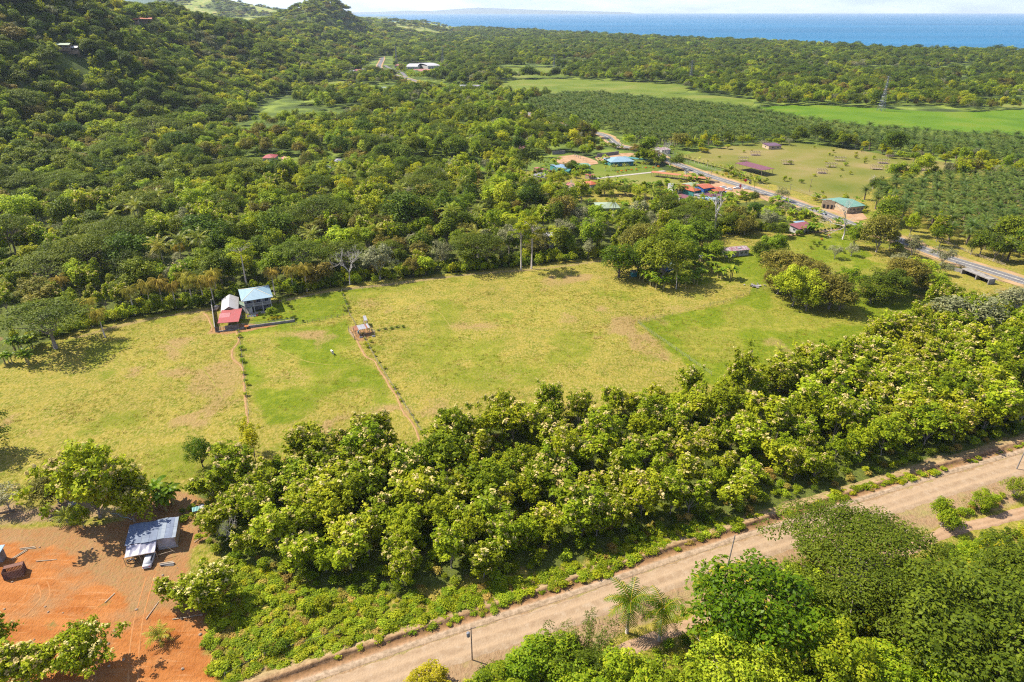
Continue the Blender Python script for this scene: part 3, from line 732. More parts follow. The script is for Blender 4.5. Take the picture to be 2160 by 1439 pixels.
# ================================================================== PLANTS
BARK = mat('bark_grey', (0.30, 0.26, 0.21), (0.17, 0.14, 0.11), scale=2.5, rough=0.95, detail=6, spec=0.1)
BARK_PALE = mat('bark_pale', (0.46, 0.40, 0.33), (0.32, 0.27, 0.21), scale=2.0, rough=0.95, detail=6, spec=0.1)
BARK_DARK = mat('bark_dark', (0.16, 0.12, 0.085), (0.09, 0.07, 0.05), scale=2.5, rough=0.95, detail=6, spec=0.1)
DEADWOOD = mat('dead_wood', (0.48, 0.44, 0.39), (0.30, 0.27, 0.24), scale=1.5, rough=0.95, detail=6, spec=0.1)
LEAF = {
    'teak': leafmat('teak_leaves', (0.110, 0.164, 0.010), (0.253, 0.321, 0.020), (0.421, 0.445, 0.050), 0.45, vary=0.45),
    'dark': leafmat('dark_leaves', (0.033, 0.060, 0.009), (0.086, 0.135, 0.012), (0.189, 0.242, 0.023), 0.30, vary=0.55),
    'light': leafmat('light_leaves', (0.091, 0.152, 0.012), (0.209, 0.286, 0.022), (0.415, 0.464, 0.053), 0.34, vary=0.5),
    'olive': leafmat('olive_leaves', (0.067, 0.069, 0.019), (0.155, 0.146, 0.038), (0.289, 0.242, 0.081), 0.28, vary=0.5),
    'lime': leafmat('lime_leaves', (0.121, 0.169, 0.008), (0.271, 0.317, 0.013), (0.513, 0.487, 0.027), 0.38, vary=0.4),
    'rain': leafmat('feather_leaves', (0.043, 0.069, 0.009), (0.089, 0.130, 0.014), (0.161, 0.203, 0.026), 0.30, vary=0.3),
    'mango': leafmat('glossy_leaves', (0.031, 0.066, 0.004), (0.088, 0.160, 0.007), (0.184, 0.252, 0.011), 0.34, rough=0.4, vary=0.3, accent=(0.369, 0.281, 0.025), accent_at=0.90),
    'yellow': leafmat('yellow_leaves', (0.168, 0.179, 0.011), (0.336, 0.314, 0.017), (0.515, 0.448, 0.045), 0.36, vary=0.3),
    'grey': leafmat('grey_leaves', (0.101, 0.108, 0.040), (0.202, 0.208, 0.087), (0.363, 0.349, 0.188), 0.26, vary=0.4),
    'vivid': leafmat('vivid_leaves', (0.076, 0.134, 0.008), (0.176, 0.262, 0.016), (0.353, 0.390, 0.038), 0.36, vary=0.35),
    'palm': leafmat('palm_leaves', (0.029, 0.057, 0.014), (0.059, 0.105, 0.026), (0.144, 0.181, 0.061), 0.22, rough=0.4, vary=0.4),
    'coconut': leafmat('coconut_leaves', (0.074, 0.105, 0.017), (0.172, 0.216, 0.037), (0.394, 0.370, 0.099), 0.26, rough=0.4, vary=0.4),
    'droop': leafmat('drooping_leaves', (0.123, 0.105, 0.031), (0.246, 0.216, 0.056), (0.407, 0.345, 0.086), 0.26, vary=0.6),
    'banana': leafmat('banana_leaves', (0.074, 0.148, 0.012), (0.160, 0.265, 0.022), (0.345, 0.382, 0.062), 0.40, rough=0.4, vary=0.4),
    'silver': leafmat('silver_leaves', (0.140, 0.168, 0.154), (0.238, 0.266, 0.252), (0.364, 0.385, 0.364), 0.15, vary=0.2),
    'weed': leafmat('weed_leaves', (0.124, 0.174, 0.019), (0.247, 0.297, 0.042), (0.479, 0.429, 0.115), 0.36, vary=0.7),
    'dryweed': leafmat('dry_weed_leaves', (0.17, 0.13, 0.045), (0.32, 0.25, 0.10), (0.47, 0.37, 0.18), 0.30, vary=0.6),
    'orange': leafmat('orange_leaves', (0.30, 0.10, 0.01), (0.55, 0.22, 0.02), (0.60, 0.32, 0.05), 0.3, vary=0.3),
    'flower': leafmat('cream_panicles', (0.34, 0.27, 0.08), (0.47, 0.38, 0.13), (0.58, 0.49, 0.22), 0.25, vary=0.35),
}
RS = np.random.RandomState(5)

def leaf_cloud(C, rad, n, size, aspect=0.55, flat=1.0, up=0.5, inner=0.25, rs=RS, spread=0.35, lo=-0.45, fuzz=(0.70, 0.42)):
    """n leaf blades through clumps at C (K,3) with radii rad (K,); flat squashes each clump"""
    C = np.asarray(C, float); rad = np.asarray(rad, float)
    w = rad ** 2; w /= w.sum()
    k = rs.choice(len(C), n, p=w)
    d = rs.normal(size=(n, 3)); d /= np.linalg.norm(d, axis=1)[:, None]
    d[:, 2] = np.where(d[:, 2] < lo, -d[:, 2], d[:, 2])
    rr = rad[k] * np.where(rs.rand(n) < inner, rs.rand(n) ** 0.6, fuzz[0] + fuzz[1] * rs.rand(n) ** 1.3)
    p = C[k] + d * rr[:, None] * np.array([1, 1, flat])
    nr = d * 0.6 + np.array([0, 0, up]) + rs.normal(size=(n, 3)) * spread
    nr /= np.linalg.norm(nr, axis=1)[:, None]
    t = np.cross(nr, rs.normal(size=(n, 3))); t /= np.linalg.norm(t, axis=1)[:, None] + 1e-9
    b = np.cross(nr, t)
    l = size * (0.65 + 0.7 * rs.rand(n))[:, None]; wd = l * aspect
    V = np.stack([p + t * l * 0.5, p + b * wd * 0.5 + nr * l * 0.10, p - t * l * 0.5, p - b * wd * 0.5 + nr * l * 0.10], 1)
    ck = rs.rand(len(C))
    tint = np.clip(0.5 + (rs.rand(n) - 0.5) * 0.62 + (ck[k] - 0.5) * 0.42, 0, 1)
    return V.reshape(-1, 3), np.repeat(tint, 4)

def cloud_mesh(name, V, T, m):
    F = np.arange(len(V)).reshape(-1, 4)
    return np_mesh(name, V, F, m, {'tint': T})

def dome_clumps(rs, K, W, zb, H, r0, r1, lo=-0.4, shell=0.72, pw=1.0):
    i = np.arange(K) + 0.5
    ph = np.arccos(1 - (1 - lo) * i / K) if lo > -1 else np.arccos(1 - 2 * i / K)
    th = i * 2.39996 + rs.rand() * 6
    d = np.stack([np.cos(th) * np.sin(ph), np.sin(th) * np.sin(ph), np.cos(ph)], 1) + rs.normal(size=(K, 3)) * 0.16
    r = r0 + (r1 - r0) * rs.rand(K)
    a = W / 2 - r * 0.85; c = (H - zb) / 2 - r * 0.55
    f = shell + (1.08 - shell) * rs.rand(K)
    C = d * np.stack([a * f, a * f, c * f], 1)
    C[:, 2] += zb + (H - zb) / 2
    # a few clumps break the outline
    for j in rs.choice(K, max(1, K // 7), replace=False):
        C[j, :2] *= 1.15; C[j, 2] += rs.uniform(-0.6, 1.0) * r[j]
    inner = rs.normal(size=(max(3, K // 5), 3)) * np.array([W * 0.13, W * 0.13, (H - zb) * 0.12]); inner[:, 2] += zb + (H - zb) * 0.5
    return np.concatenate([C, inner]), np.concatenate([r, np.full(len(inner), r1)])

def limb_mesh(name, C, H, zb, rbase, m, rs, nl=8, lean=0.3):
    mb = MB()
    top = np.array([rs.uniform(-lean, lean), rs.uniform(-lean, lean), zb + (H - zb) * 0.45])
    pts = [np.array([0, 0, -0.3]), np.array([top[0] * .25, top[1] * .2, zb * 0.45]), np.array([top[0] * .6, top[1] * .7, zb * 0.95]), top]
    mb.tube(pts, [rbase * 1.25, rbase * 0.85, rbase * 0.62, rbase * 0.2], 7)
    idx = rs.choice(len(C), min(nl, len(C)), replace=False)
    for j in idx:
        s = rs.uniform(0.55, 1.0); st = pts[1] * (1 - s) + pts[2] * s if s < .9 else pts[2]
        e = C[j]; md = (st + e) / 2 + np.array([0, 0, 0.12 * np.linalg.norm(e - st)]) * rs.uniform(-.5, 1)
        mb.tube([st, md, e], [rbase * 0.42, rbase * 0.26, rbase * 0.07], 5, False)
    return mb.mesh(name, m, True)

def flower_mesh(C, rad, n, size, rs, zmin):
    """upright panicles on the tops of the clumps"""
    V = []; T = []
    per = 9
    for _ in range(n):
        j = rs.randint(len(C))
        if C[j][2] < zmin: continue
        d = rs.normal(size=3); d[2] = abs(d[2]) + 0.5; d /= np.linalg.norm(d)
        p = C[j] + d * rad[j] * 1.05
        v, t = leaf_cloud([p + np.array([0, 0, size * 0.3])], [size * 0.55], per, size * 0.55, 0.8, 1.0, 0.6, 0.3, rs)
        V.append(v); T.append(t)
    return np.concatenate(V), np.concatenate(T)

SPEC = {}   # species -> list of (crown mesh, trunk mesh, flower mesh or None, nominal H, nominal W)
def make_species(key, n_var, H, W, zb, K, r0, r1, nleaf, size, leaf, bark, rbase, aspect=0.55, flat=1.0, up=0.5, flowers=0, fsize=0.7, lo=-0.4, shell=0.72, inner=0.25, spread=0.35, llo=-0.45, multi=False, nl=8, fuzz=(0.70, 0.42)):
    out_ = []
    for k in range(n_var):
        rs = np.random.RandomState(abs(hash_str(key)) % 10000 + k * 17)
        h = H * rs.uniform(.95, 1.05); w = W * rs.uniform(.95, 1.05)
        if multi and k % 3:
            # several leaders: the crown is a group of unequal domes
            Cs, rr = [], []
            n_ = 2 + k % 2
            for q in range(n_):
                a_ = q * 6.28 / n_ + rs.rand(); f_ = rs.uniform(.5, .78); hq = h * rs.uniform(.72, 1.0)
                c_, r_ = dome_clumps(rs, max(8, int(K * .55)), w * f_, zb * rs.uniform(.6, 1.3), hq, r0 * .85, r1 * .9, lo, shell)
                off = w * (1 - f_) * rs.uniform(.45, .62); c_[:, 0] += off * math.cos(a_); c_[:, 1] += off * math.sin(a_)
                Cs.append(c_); rr.append(r_)
            C, r = np.concatenate(Cs), np.concatenate(rr)
        else:
            C, r = dome_clumps(rs, K, w, zb, h, r0, r1, lo, shell)
        C[:, 0] *= rs.uniform(.85, 1.15)
        V, T = leaf_cloud(C, r, nleaf, size, aspect, flat, up, inner, rs, spread, llo, fuzz)
        cm = cloud_mesh(key + '_crown', V, T, LEAF[leaf])
        tm = limb_mesh(key + '_trunk', C, h, zb, rbase, bark, rs, nl)
        fm = None
        if flowers and k % 4 != 3:
            n = int(flowers * (0.4 + 0.9 * rs.rand()))
            fm = cloud_mesh(key + '_flowers', *flower_mesh(C, r, n, fsize, rs, zb + (h - zb) * 0.42), LEAF['flower'])
        out_.append((cm, tm, fm, h, w))
    SPEC[key] = out_

def hash_str(s):
    h = 7
    for ch in s: h = (h * 31 + ord(ch)) & 0xffffff
    return h

#            key        var  H   W   zb   K   r0   r1   leaves size
make_species('teak', 9, 11.5, 8.6, 1.6, 62, 0.50, 1.05, 2700, 0.62, 'teak', BARK, 0.17, aspect=0.66, flowers=56, fsize=.8, shell=0.3, spread=0.5, inner=0.4, up=.55, fuzz=(.5, .95), multi=True)
make_species('dark', 6, 14.0, 12.0, 2.6, 30, 1.3, 2.3, 2700, 0.72, 'dark', BARK, 0.30, multi=True, up=.6)
make_species('light', 6, 14.5, 11.0, 2.6, 32, 1.0, 2.0, 2600, 0.70, 'light', BARK, 0.26, shell=0.55, multi=True, up=.6)
make_species('olive', 6, 11.5, 10.5, 2.0, 28, 1.1, 1.9, 2400, 0.66, 'olive', BARK, 0.25, multi=True, up=.6)
make_species('lime', 4, 13.0, 9.0, 2.6, 30, 0.9, 1.7, 2300, 0.62, 'lime', BARK, 0.22, shell=0.55, multi=True, up=.6)
make_species('fleshy', 3, 9.0, 8.0, 1.6, 26, 0.8, 1.4, 2200, 0.55, 'vivid', BARK, 0.2, multi=True, up=.6)
make_species('greyish', 3, 10.0, 9.0, 2.2, 26, 0.8, 1.6, 1900, 0.5, 'grey', BARK_PALE, 0.22, multi=True)
CR = (.84, .24)   # crisp: leaves keep to their clump, with dark gaps between clumps
make_species('mango', 2, 12.0, 14.0, 1.6, 60, 1.1, 1.9, 6800, 0.56, 'mango', BARK_DARK, 0.4, aspect=0.5, fuzz=CR, up=.6)
make_species('yellow', 2, 6.0, 7.5, 0.2, 34, 0.7, 1.2, 3400, 0.40, 'yellow', BARK, 0.12, fuzz=CR)
make_species('bigdark', 2, 16.0, 22.0, 3.0, 64, 1.5, 2.6, 10500, 0.56, 'rain', BARK_DARK, 0.5, aspect=0.6, nl=22, fuzz=CR, up=.65)
make_species('lightround', 3, 10.0, 11.0, 1.2, 46, 0.9, 1.5, 5000, 0.50, 'vivid', BARK, 0.25, fuzz=CR, up=.6, multi=True)
make_species('greyround', 2, 9.0, 13.0, 1.0, 48, 0.9, 1.6, 5200, 0.48, 'light', BARK_PALE, 0.28, nl=24, fuzz=CR, multi=True)
make_species('bigolive', 3, 12.0, 15.0, 1.4, 54, 1.2, 2.1, 7000, 0.60, 'olive', BARK, 0.35, fuzz=CR, multi=True, up=.6)
make_species('biglight', 3, 13.0, 14.0, 1.6, 54, 1.1, 2.0, 7000, 0.58, 'light', BARK, 0.33, shell=0.6, fuzz=CR, multi=True, up=.6)
make_species('bigmid', 3, 13.0, 14.0, 1.6, 52, 1.2, 2.2, 7000, 0.60, 'dark', BARK, 0.33, fuzz=CR, multi=True, up=.6)
make_species('bigteak', 3, 12.0, 12.0, 1.2, 110, 0.55, 1.1, 6500, 0.60, 'teak', BARK, 0.24, aspect=0.66, flowers=120, fsize=.8, shell=0.35, spread=0.5, inner=0.35, up=.55, fuzz=(.5, .9), multi=True)
make_species('thin', 2, 10.0, 4.6, 3.0, 18, 0.6, 1.1, 900, 0.5, 'lime', BARK, 0.13)

def umbrella(key, n_var, H, W, leaf, nleaf, size, bark, rbase, K=46, open_=0.0):
    out_ = []
    for k in range(n_var):
        rs = np.random.RandomState(hash_str(key) % 9999 + k * 13); fine = key == 'feather'
        i = np.arange(K) + .5
        rr = np.sqrt(i / K) * W / 2 * 0.86; th = i * 2.39996
        rr = rr * (1 + 0.16 * np.sin(th * 3 + k) + 0.1 * rs.normal(size=K))
        C = np.stack([rr * np.cos(th), rr * np.sin(th), H - 1.0 - (rr / (W / 2)) ** 2 * H * 0.27 + rs.normal(size=K) * H * 0.035], 1)
        low = rs.rand(K) < 0.3; C[low, 2] -= H * 0.13; C[low, :2] *= 0.9
        r = rs.uniform(0.055, 0.09, K) * W if fine else rs.uniform(0.09, 0.15, K) * W
        keep = rs.rand(K) > open_
        C, r = C[keep], r[keep]
        V, T = leaf_cloud(C, r, nleaf, size, 0.55, 0.34, 0.9, 0.3, rs, 0.4, -0.6, (.84, .24))
        cm = cloud_mesh(key + '_crown', V, T, LEAF[leaf])
        mb = MB(); fork = np.array([0.2, 0.1, H * 0.32])
        mb.tube([(0, 0, -.3), (0.1, 0, H * .15), fork], [rbase * 1.3, rbase, rbase * .85], 8)
        for j in rs.choice(len(C), min(len(C), 26), replace=False):
            e = C[j]; md = fork * 0.55 + e * 0.45; md[2] = fork[2] + (e[2] - fork[2]) * 0.62
            mb.tube([fork, md, e], [rbase * .45, rbase * .28, rbase * .06], 5, False)
        out_.append((cm, mb.mesh(key + '_trunk', bark, True), None, H, W))
    SPEC[key] = out_
umbrella('umbrella', 3, 15.0, 24.0, 'rain', 5200, 0.66, BARK, 0.45)
umbrella('feather', 1, 14.0, 34.0, 'rain', 26000, 0.5, BARK_PALE, 0.5, 135, 0.10)
umbrella('slender', 2, 20.0, 13.0, 'lime', 1700, 0.62, BARK_PALE, 0.27, 22, 0.1)
# slender trees carry their crown on a long bare stem
for k, (cm, tm, fm, h, w) in enumerate(SPEC['slender']):
    rs = np.random.RandomState(40 + k); mb = MB()
    mb.tube([(0, 0, -.3), (.1, .1, 7), (-.05, .1, 14), (0.1, 0, 17.5)], [.36, .27, .2, .1], 8)
    for j in range(12):
        a = j * .55; mb.tube([(0, 0, 13.5 + j * .28), (2 * math.cos(a), 2 * math.sin(a), 15.6 + j * .2), (4.6 * math.cos(a), 4.6 * math.sin(a), 16.8 + .1 * j)], [.12, .08, .03], 5, False)
    SPEC['slender'][k] = (cm, mb.mesh('slender_trunk', BARK_PALE, True), None, h, w)

# bamboo clump: many arching culms with fine sprays
def bamboo():
    rs = np.random.RandomState(77); mb = MB(); C = []; r = []
    for k in range(46):
        a = rs.rand() * 6.28; L_ = rs.uniform(4.5, 8.0); ln = rs.uniform(1.0, 4.6); b0 = rs.uniform(0, 1.4)
        pts = []
        for s in np.linspace(0, 1, 6):
            rr_ = b0 + ln * s ** 1.8
            pts.append((rr_ * math.cos(a), rr_ * math.sin(a), L_ * (s - 0.22 * s ** 3.2)))
        mb.tube(pts, [.05, .05, .045, .035, .02, .01], 4, False)
        for p in pts[2:]:
            C.append(p); r.append(rs.uniform(.55, .95))
    V, T = leaf_cloud(C, r, 7500, 0.40, 0.22, 0.7, 0.5, 0.4, rs, 0.5)
    SPEC['bamboo'] = [(cloud_mesh('bamboo_crown', V, T, LEAF['rain']), mb.mesh('bamboo_trunk', mat('bamboo_culm', (0.20, 0.24, 0.06), scale=3), True), None, 8.0, 10.0)]
bamboo()

# leafless trees
def bare_mesh(name, seed, H, spread, m, trunk_r=0.3, depth=5, straight=0.5):
    rs = np.random.RandomState(seed); mbt = MB(); mbc = MB()
    def grow(p, d, L_, r, lev):
        p = np.array(p); e = p + d * L_
        md = (p + e) / 2 + rs.normal(size=3) * L_ * 0.05
        (mbt if lev < 2 else mbc).tube([p, md, e], [r, r * .85, r * .68], 7 if lev < 2 else 4, lev == 0)
        if lev >= depth: return
        n = rs.randint(2, 4) if lev else rs.randint(3, 5)
        for k in range(n):
            nd = d * straight + rs.normal(size=3) * spread + np.array([0, 0, 0.22]); nd /= np.linalg.norm(nd)
            grow(e if k else e - d * L_ * rs.uniform(0, .15), nd, L_ * rs.uniform(.55, .82), r * rs.uniform(.5, .68), lev + 1)
        if lev and rs.rand() < .7:
            nd = rs.normal(size=3) * .8 + d * .3; nd /= np.linalg.norm(nd); grow((p + e) / 2, nd, L_ * .45, r * .35, max(lev + 2, depth - 1))
    grow((0, 0, -.2), np.array([rs.uniform(-.06, .06), rs.uniform(-.06, .06), 1.0]), H * 0.38, trunk_r, 0)
    return mbt.mesh(name + '_trunk', m, True), mbc.mesh(name + '_crown', m, True)

# palms
def frond(V, T, base, az, e0, e1, L_, ll, nseg, rs, wl=0.13, droop=0.35, rach=True):
    ca, sa = math.cos(az), math.sin(az)
    p = np.array(base, float); t0 = rs.rand()
    side = np.array([-sa, ca, 0])
    for k in range(nseg):
        s = (k + .5) / nseg
        e = e0 + (e1 - e0) * s ** 1.15
        d = np.array([ca * math.cos(e), sa * math.cos(e), math.sin(e)])
        q = p + d * (L_ / nseg)
        upv = np.cross(side, d); upv = -upv if upv[2] < 0 else upv
        prof = (0.45 + 1.1 * s) * (1.15 - s) * 1.5
        l = ll * min(1.0, prof) * rs.uniform(.85, 1.1)
        w = L_ / nseg * 0.62
        for sg in (-1, 1):
            dr = side * sg * 0.86 + d * 0.5 - np.array([0, 0, droop * rs.uniform(.6, 1.4)]) + upv * .1
            dr /= np.linalg.norm(dr)
            tip = p + dr * l
            V += [p, p + d * w, tip + d * w * .5, tip]
            T += [min(1, max(0, .25 + .5 * t0 + .25 * (rs.rand() - .2)))] * 4
        if rach:
            V += [p + side * .05, q + side * .04, q - side * .04 + upv * .03, p - side * .05 + upv * .03]; T += [.95] * 4
        p = q

PALM = {}
def palm_kind(key, n_var, H, nf, L_, ll, e_rng, drop, leaf, bark, rt, nseg=11, curve=0.0, wl=.13, droop=.35, shaft=None, split=False):
    PALM[key] = []
    for k in range(n_var):
        rs = np.random.RandomState(hash_str(key) % 7777 + 31 * k)
        cx, cy = curve * rs.uniform(-1, 1), curve * rs.uniform(-1, 1)
        mb = MB(); mb.tube([(0, 0, -.2), (cx * .25, cy * .25, H * .4), (cx * .6, cy * .6, H * .75), (cx, cy, H)], [rt * 1.35, rt, rt * .9, rt * .85], 8)
        tm = mb.mesh(key + '_trunk', bark, True)
        fr = []
        allV, allT = [], []
        for j in range(nf):
            az = j * 2.39996 + rs.uniform(-.2, .2); q = j / (nf - 1)
            e0 = e_rng[0] + (e_rng[1] - e_rng[0]) * q + rs.uniform(-.1, .1)
            V, T = [], []
            frond(V, T, (cx + .15 * math.cos(az), cy + .15 * math.sin(az), H + (.25 - .3 * q) + (shaft or 0)), az, e0, e0 - drop * rs.uniform(.8, 1.2), L_ * rs.uniform(.85, 1.08), ll, nseg, rs, wl, droop)
            if split: fr.append(cloud_mesh(key + '_frond', np.array(V), np.array(T), LEAF[leaf]))
            else: allV += V; allT += T
        cm = fr if split else cloud_mesh(key + '_crown', np.array(allV), np.array(allT), LEAF[leaf])
        PALM[key].append((cm, tm, H))
palm_kind('oil', 5, 6.5, 24, 5.3, 1.0, (1.4, .0), 1.5, 'palm', BARK_DARK, 0.42, 12, .2, droop=.45)
palm_kind('coconut', 3, 9.5, 20, 4.6, 0.95, (1.25, -.5), 1.1, 'coconut', BARK_PALE, 0.17, 12, 1.2, droop=.5)
palm_kind('droop', 4, 10.0, 24, 4.2, 1.5, (0.9, -.6), 1.7, 'droop', BARK_PALE, 0.2, 10, .4, droop=1.5)
palm_kind('royal', 2, 8.0, 20, 5.0, 1.35, (1.25, -.5), 1.35, 'mango', BARK_PALE, 0.24, 14, .3, droop=.55, split=True)
palm_kind('small', 2, 1.2, 16, 2.2, .6, (1.3, .1), 1.1, 'coconut', BARK, 0.12, 9, .1, droop=.4)
palm_kind('ornamental', 2, 3.0, 14, 2.0, .55, (1.2, .0), 1.1, 'coconut', BARK_PALE, 0.12, 8, .1, droop=.4)
palm_kind('silver', 2, 3.2, 20, 2.3, .95, (1.3, -.4), .6, 'silver', BARK, 0.22, 7, .05, droop=.2)

BANANA = []
def banana():
    for k in range(5):
        rs = np.random.RandomState(300 + k); V, T = [], []
        H = rs.uniform(1.8, 2.8)
        mb = MB(); mb.tube([(0, 0, -.1), (0, 0, H * .6), (.05, 0, H)], [.15, .12, .08], 7)
        for j in range(9):
            az = j * 2.39996 + rs.uniform(-.3, .3); L_ = rs.uniform(1.7, 2.5); e0 = rs.uniform(.5, 1.35); p = np.array([0, 0, H - .2]); wd = rs.uniform(.28, .4)
            ca, sa = math.cos(az), math.sin(az); side = np.array([-sa, ca, 0]); t = rs.rand()
            for s in range(6):
                e = e0 - 1.7 * ((s + .5) / 6) ** 1.4
                q = p + np.array([ca * math.cos(e), sa * math.cos(e), math.sin(e)]) * L_ / 6
                w0 = wd * math.sin(math.pi * min(1, (s + .35) / 6.4)) ** .6; w1 = wd * math.sin(math.pi * min(1, (s + 1.35) / 6.6)) ** .6
                for sg in (-1, 1):
                    V += [p, q, q + side * sg * w1 + np.array([0, 0, .1]), p + side * sg * w0 + np.array([0, 0, .1])]; T += [min(1, max(0, t * .7 + .3 * rs.rand()))] * 4
                p = q
        BANANA.append((cloud_mesh('banana_crown', np.array(V), np.array(T), LEAF['banana']), mb.mesh('banana_stem', mat('banana_stem', (.22, .24, .07), (.3, .2, .09), scale=2), True)))
banana()

SHRUB = {}
def shrub_kind(key, n_var, leaf, H, W, nleaf, size, K=12, spike=False):
    SHRUB[key] = []
    for k in range(n_var):
        rs = np.random.RandomState(hash_str(key) % 5555 + k)
        C, r = dome_clumps(rs, K, W, 0.0, H, W * .16, W * .26, -0.1)
        C[:, 2] = np.maximum(C[:, 2], .15)
        V, T = leaf_cloud(C, r, nleaf, size, .5, .9, .5, .25, rs, .45)
        V[:, 2] = np.maximum(V[:, 2], -.05)
        mb = MB()
        for j in range(5): mb.tube([(0, 0, -.1), C[j % len(C)]], [.04, .015], 4, False)
        SHRUB[key].append((cloud_mesh(key + '_foliage', V, T, LEAF[leaf]), mb.mesh(key + '_stem', BARK), H, W))
shrub_kind('green', 5, 'light', 1.6, 2.4, 420, .34)
shrub_kind('teakling', 4, 'teak', 2.2, 2.2, 300, .42)
shrub_kind('darkbush', 3, 'dark', 1.8, 2.6, 420, .34)
shrub_kind('limebush', 3, 'lime', 1.1, 1.9, 300, .28)
shrub_kind('vividbush', 3, 'vivid', 1.0, 2.2, 360, .30)
shrub_kind('yellowbush', 2, 'yellow', 1.5, 2.0, 320, .28)
shrub_kind('orangebush', 2, 'orange', 1.3, 1.5, 220, .26)
shrub_kind('drybush', 3, 'dryweed', 1.1, 2.0, 300, .30)
def tuft_mesh(name, leaf, k, n=22, h=.2):
    rs = np.random.RandomState(k); V = []; T = []
    for _ in range(n):
        a = rs.rand() * 6.28; b = rs.normal(size=2) * .32; hh = h * rs.uniform(.5, 1.2); ln = rs.normal(size=2) * hh * .55
        p = np.array([b[0], b[1], -.02]); tip = p + np.array([ln[0], ln[1], hh]); s = np.array([math.cos(a), math.sin(a), 0]) * .06
        V += [p - s, p + s, tip + s * .4, tip - s * .4]; T += [rs.rand()] * 4
    return cloud_mesh(name, np.array(V), np.array(T), LEAF[leaf])

# ------------------------------------------------------------------ planting
CROWNS = {}     # crown objects of trees that stand in view, reused by the far woods
def plant(name, key, x, y, H=None, W=None, z=0.0, rz=None, label=None, cat='tree', group=None, var=None, reg=True):
    v = SPEC[key][var % len(SPEC[key])] if var is not None else rnd.choice(SPEC[key])
    cm, tm, fm, h0, w0 = v
    sz = (H / h0) if H else 1.0; sw = (W / w0) if W else sz
    o = empty(name, (x, y, z), rnd.uniform(0, 6.28) if rz is None else rz, label, cat, group, (sw, sw, sz))
    link('trunk', tm, o); c = link('crown', cm, o)
    if fm: link('blossom', fm, o)
    if reg: CROWNS.setdefault(key, {}).setdefault(cm.name, c)
    return o

def plant_palm(name, key, x, y, s=1.0, z=0.0, label=None, cat='palm', group=None, var=None):
    cm, tm, h = PALM[key][var % len(PALM[key])] if var is not None else rnd.choice(PALM[key])
    o = empty(name, (x, y, z), rnd.uniform(0, 6.28), label, cat, group, (s, s, s))
    link('trunk', tm, o)
    if isinstance(cm, list):
        for f in cm: link('frond', f, o)
    else:
        c = link('crown', cm, o); CROWNS.setdefault(key, {}).setdefault(cm.name, c)
    return o

def plant_shrub(name, key, x, y, s=1.0, z=0.0, label=None, cat='shrub', group=None, sz=None):
    fm, sm, h, w = rnd.choice(SHRUB[key])
    o = empty(name, (x, y, z), rnd.uniform(0, 6.28), label, cat, group, (s, s, sz or s))
    link('stem', sm, o); c = link('foliage', fm, o)
    CROWNS.setdefault(key, {}).setdefault(fm.name, c)
    return o

def plant_banana(x, y, s=1.0, label=None, group=None, z=0.0):
    cm, tm = rnd.choice(BANANA)
    o = empty('banana_plant', (x, y, z), rnd.uniform(0, 6.28), label, 'banana plant', group, (s, s, s))
    link('stem', tm, o); c = link('crown', cm, o); CROWNS.setdefault('banana', {}).setdefault(cm.name, c)
    return o

def plant_bare(x, y, H, seed, spread, label, name='bare_tree', tr=.3, z=0, depth=5, straight=.5, m=None, group=None):
    tm, cm = bare_mesh('bare', seed, H, spread, m or DEADWOOD, tr, depth, straight)
    top = max(v.co.z for v in cm.vertices)
    o = empty(name, (x, y, z), 0, label, 'tree', group, (1, 1, H / top))
    link('trunk', tm, o); link('crown', cm, o)
    return o

def proj(x, y, z):
    dx, dy, dz = x, y, z - CAM_H
    d = dy * CP - dz * SP
    return (CX + FPX * dx / d, CY - FPX * (dy * SP + dz * CP) / d, d)

def in_view(x, y, z=0.0, m=160, h=12):
    d = y * CP - (z - CAM_H) * SP
    u = CX + FPX * x / d; v0 = CY - FPX * (y * SP + (z - CAM_H) * CP) / d
    z1 = z + h; v1 = CY - FPX * (y * SP + (z1 - CAM_H) * CP) / d
    return (u > -m) & (u < W_PX + m) & (v0 > -m) & (v1 < 1439 + m)

EXCL = []    # (x, y, r): places kept free of trees
def keep_clear(u, v, r): x, y = G(u, v); EXCL.append((x, y, r))

def free(x, y, pad=0.0):
    ok = np.ones(x.shape, bool)
    for (ex, ey, er) in EXCL: ok &= np.hypot(x - ex, y - ey) > er + pad
    return ok

def jgrid(x0, x1, y0, y1, step, rs, jit=0.42):
    xs = np.arange(x0, x1, step); ys = np.arange(y0, y1, step * .866)
    X, Y = np.meshgrid(xs, ys); X = X + (np.arange(len(ys)) % 2)[:, None] * step / 2
    return (X + rs.uniform(-jit, jit, X.shape) * step).ravel(), (Y + rs.uniform(-jit, jit, Y.shape) * step).ravel()

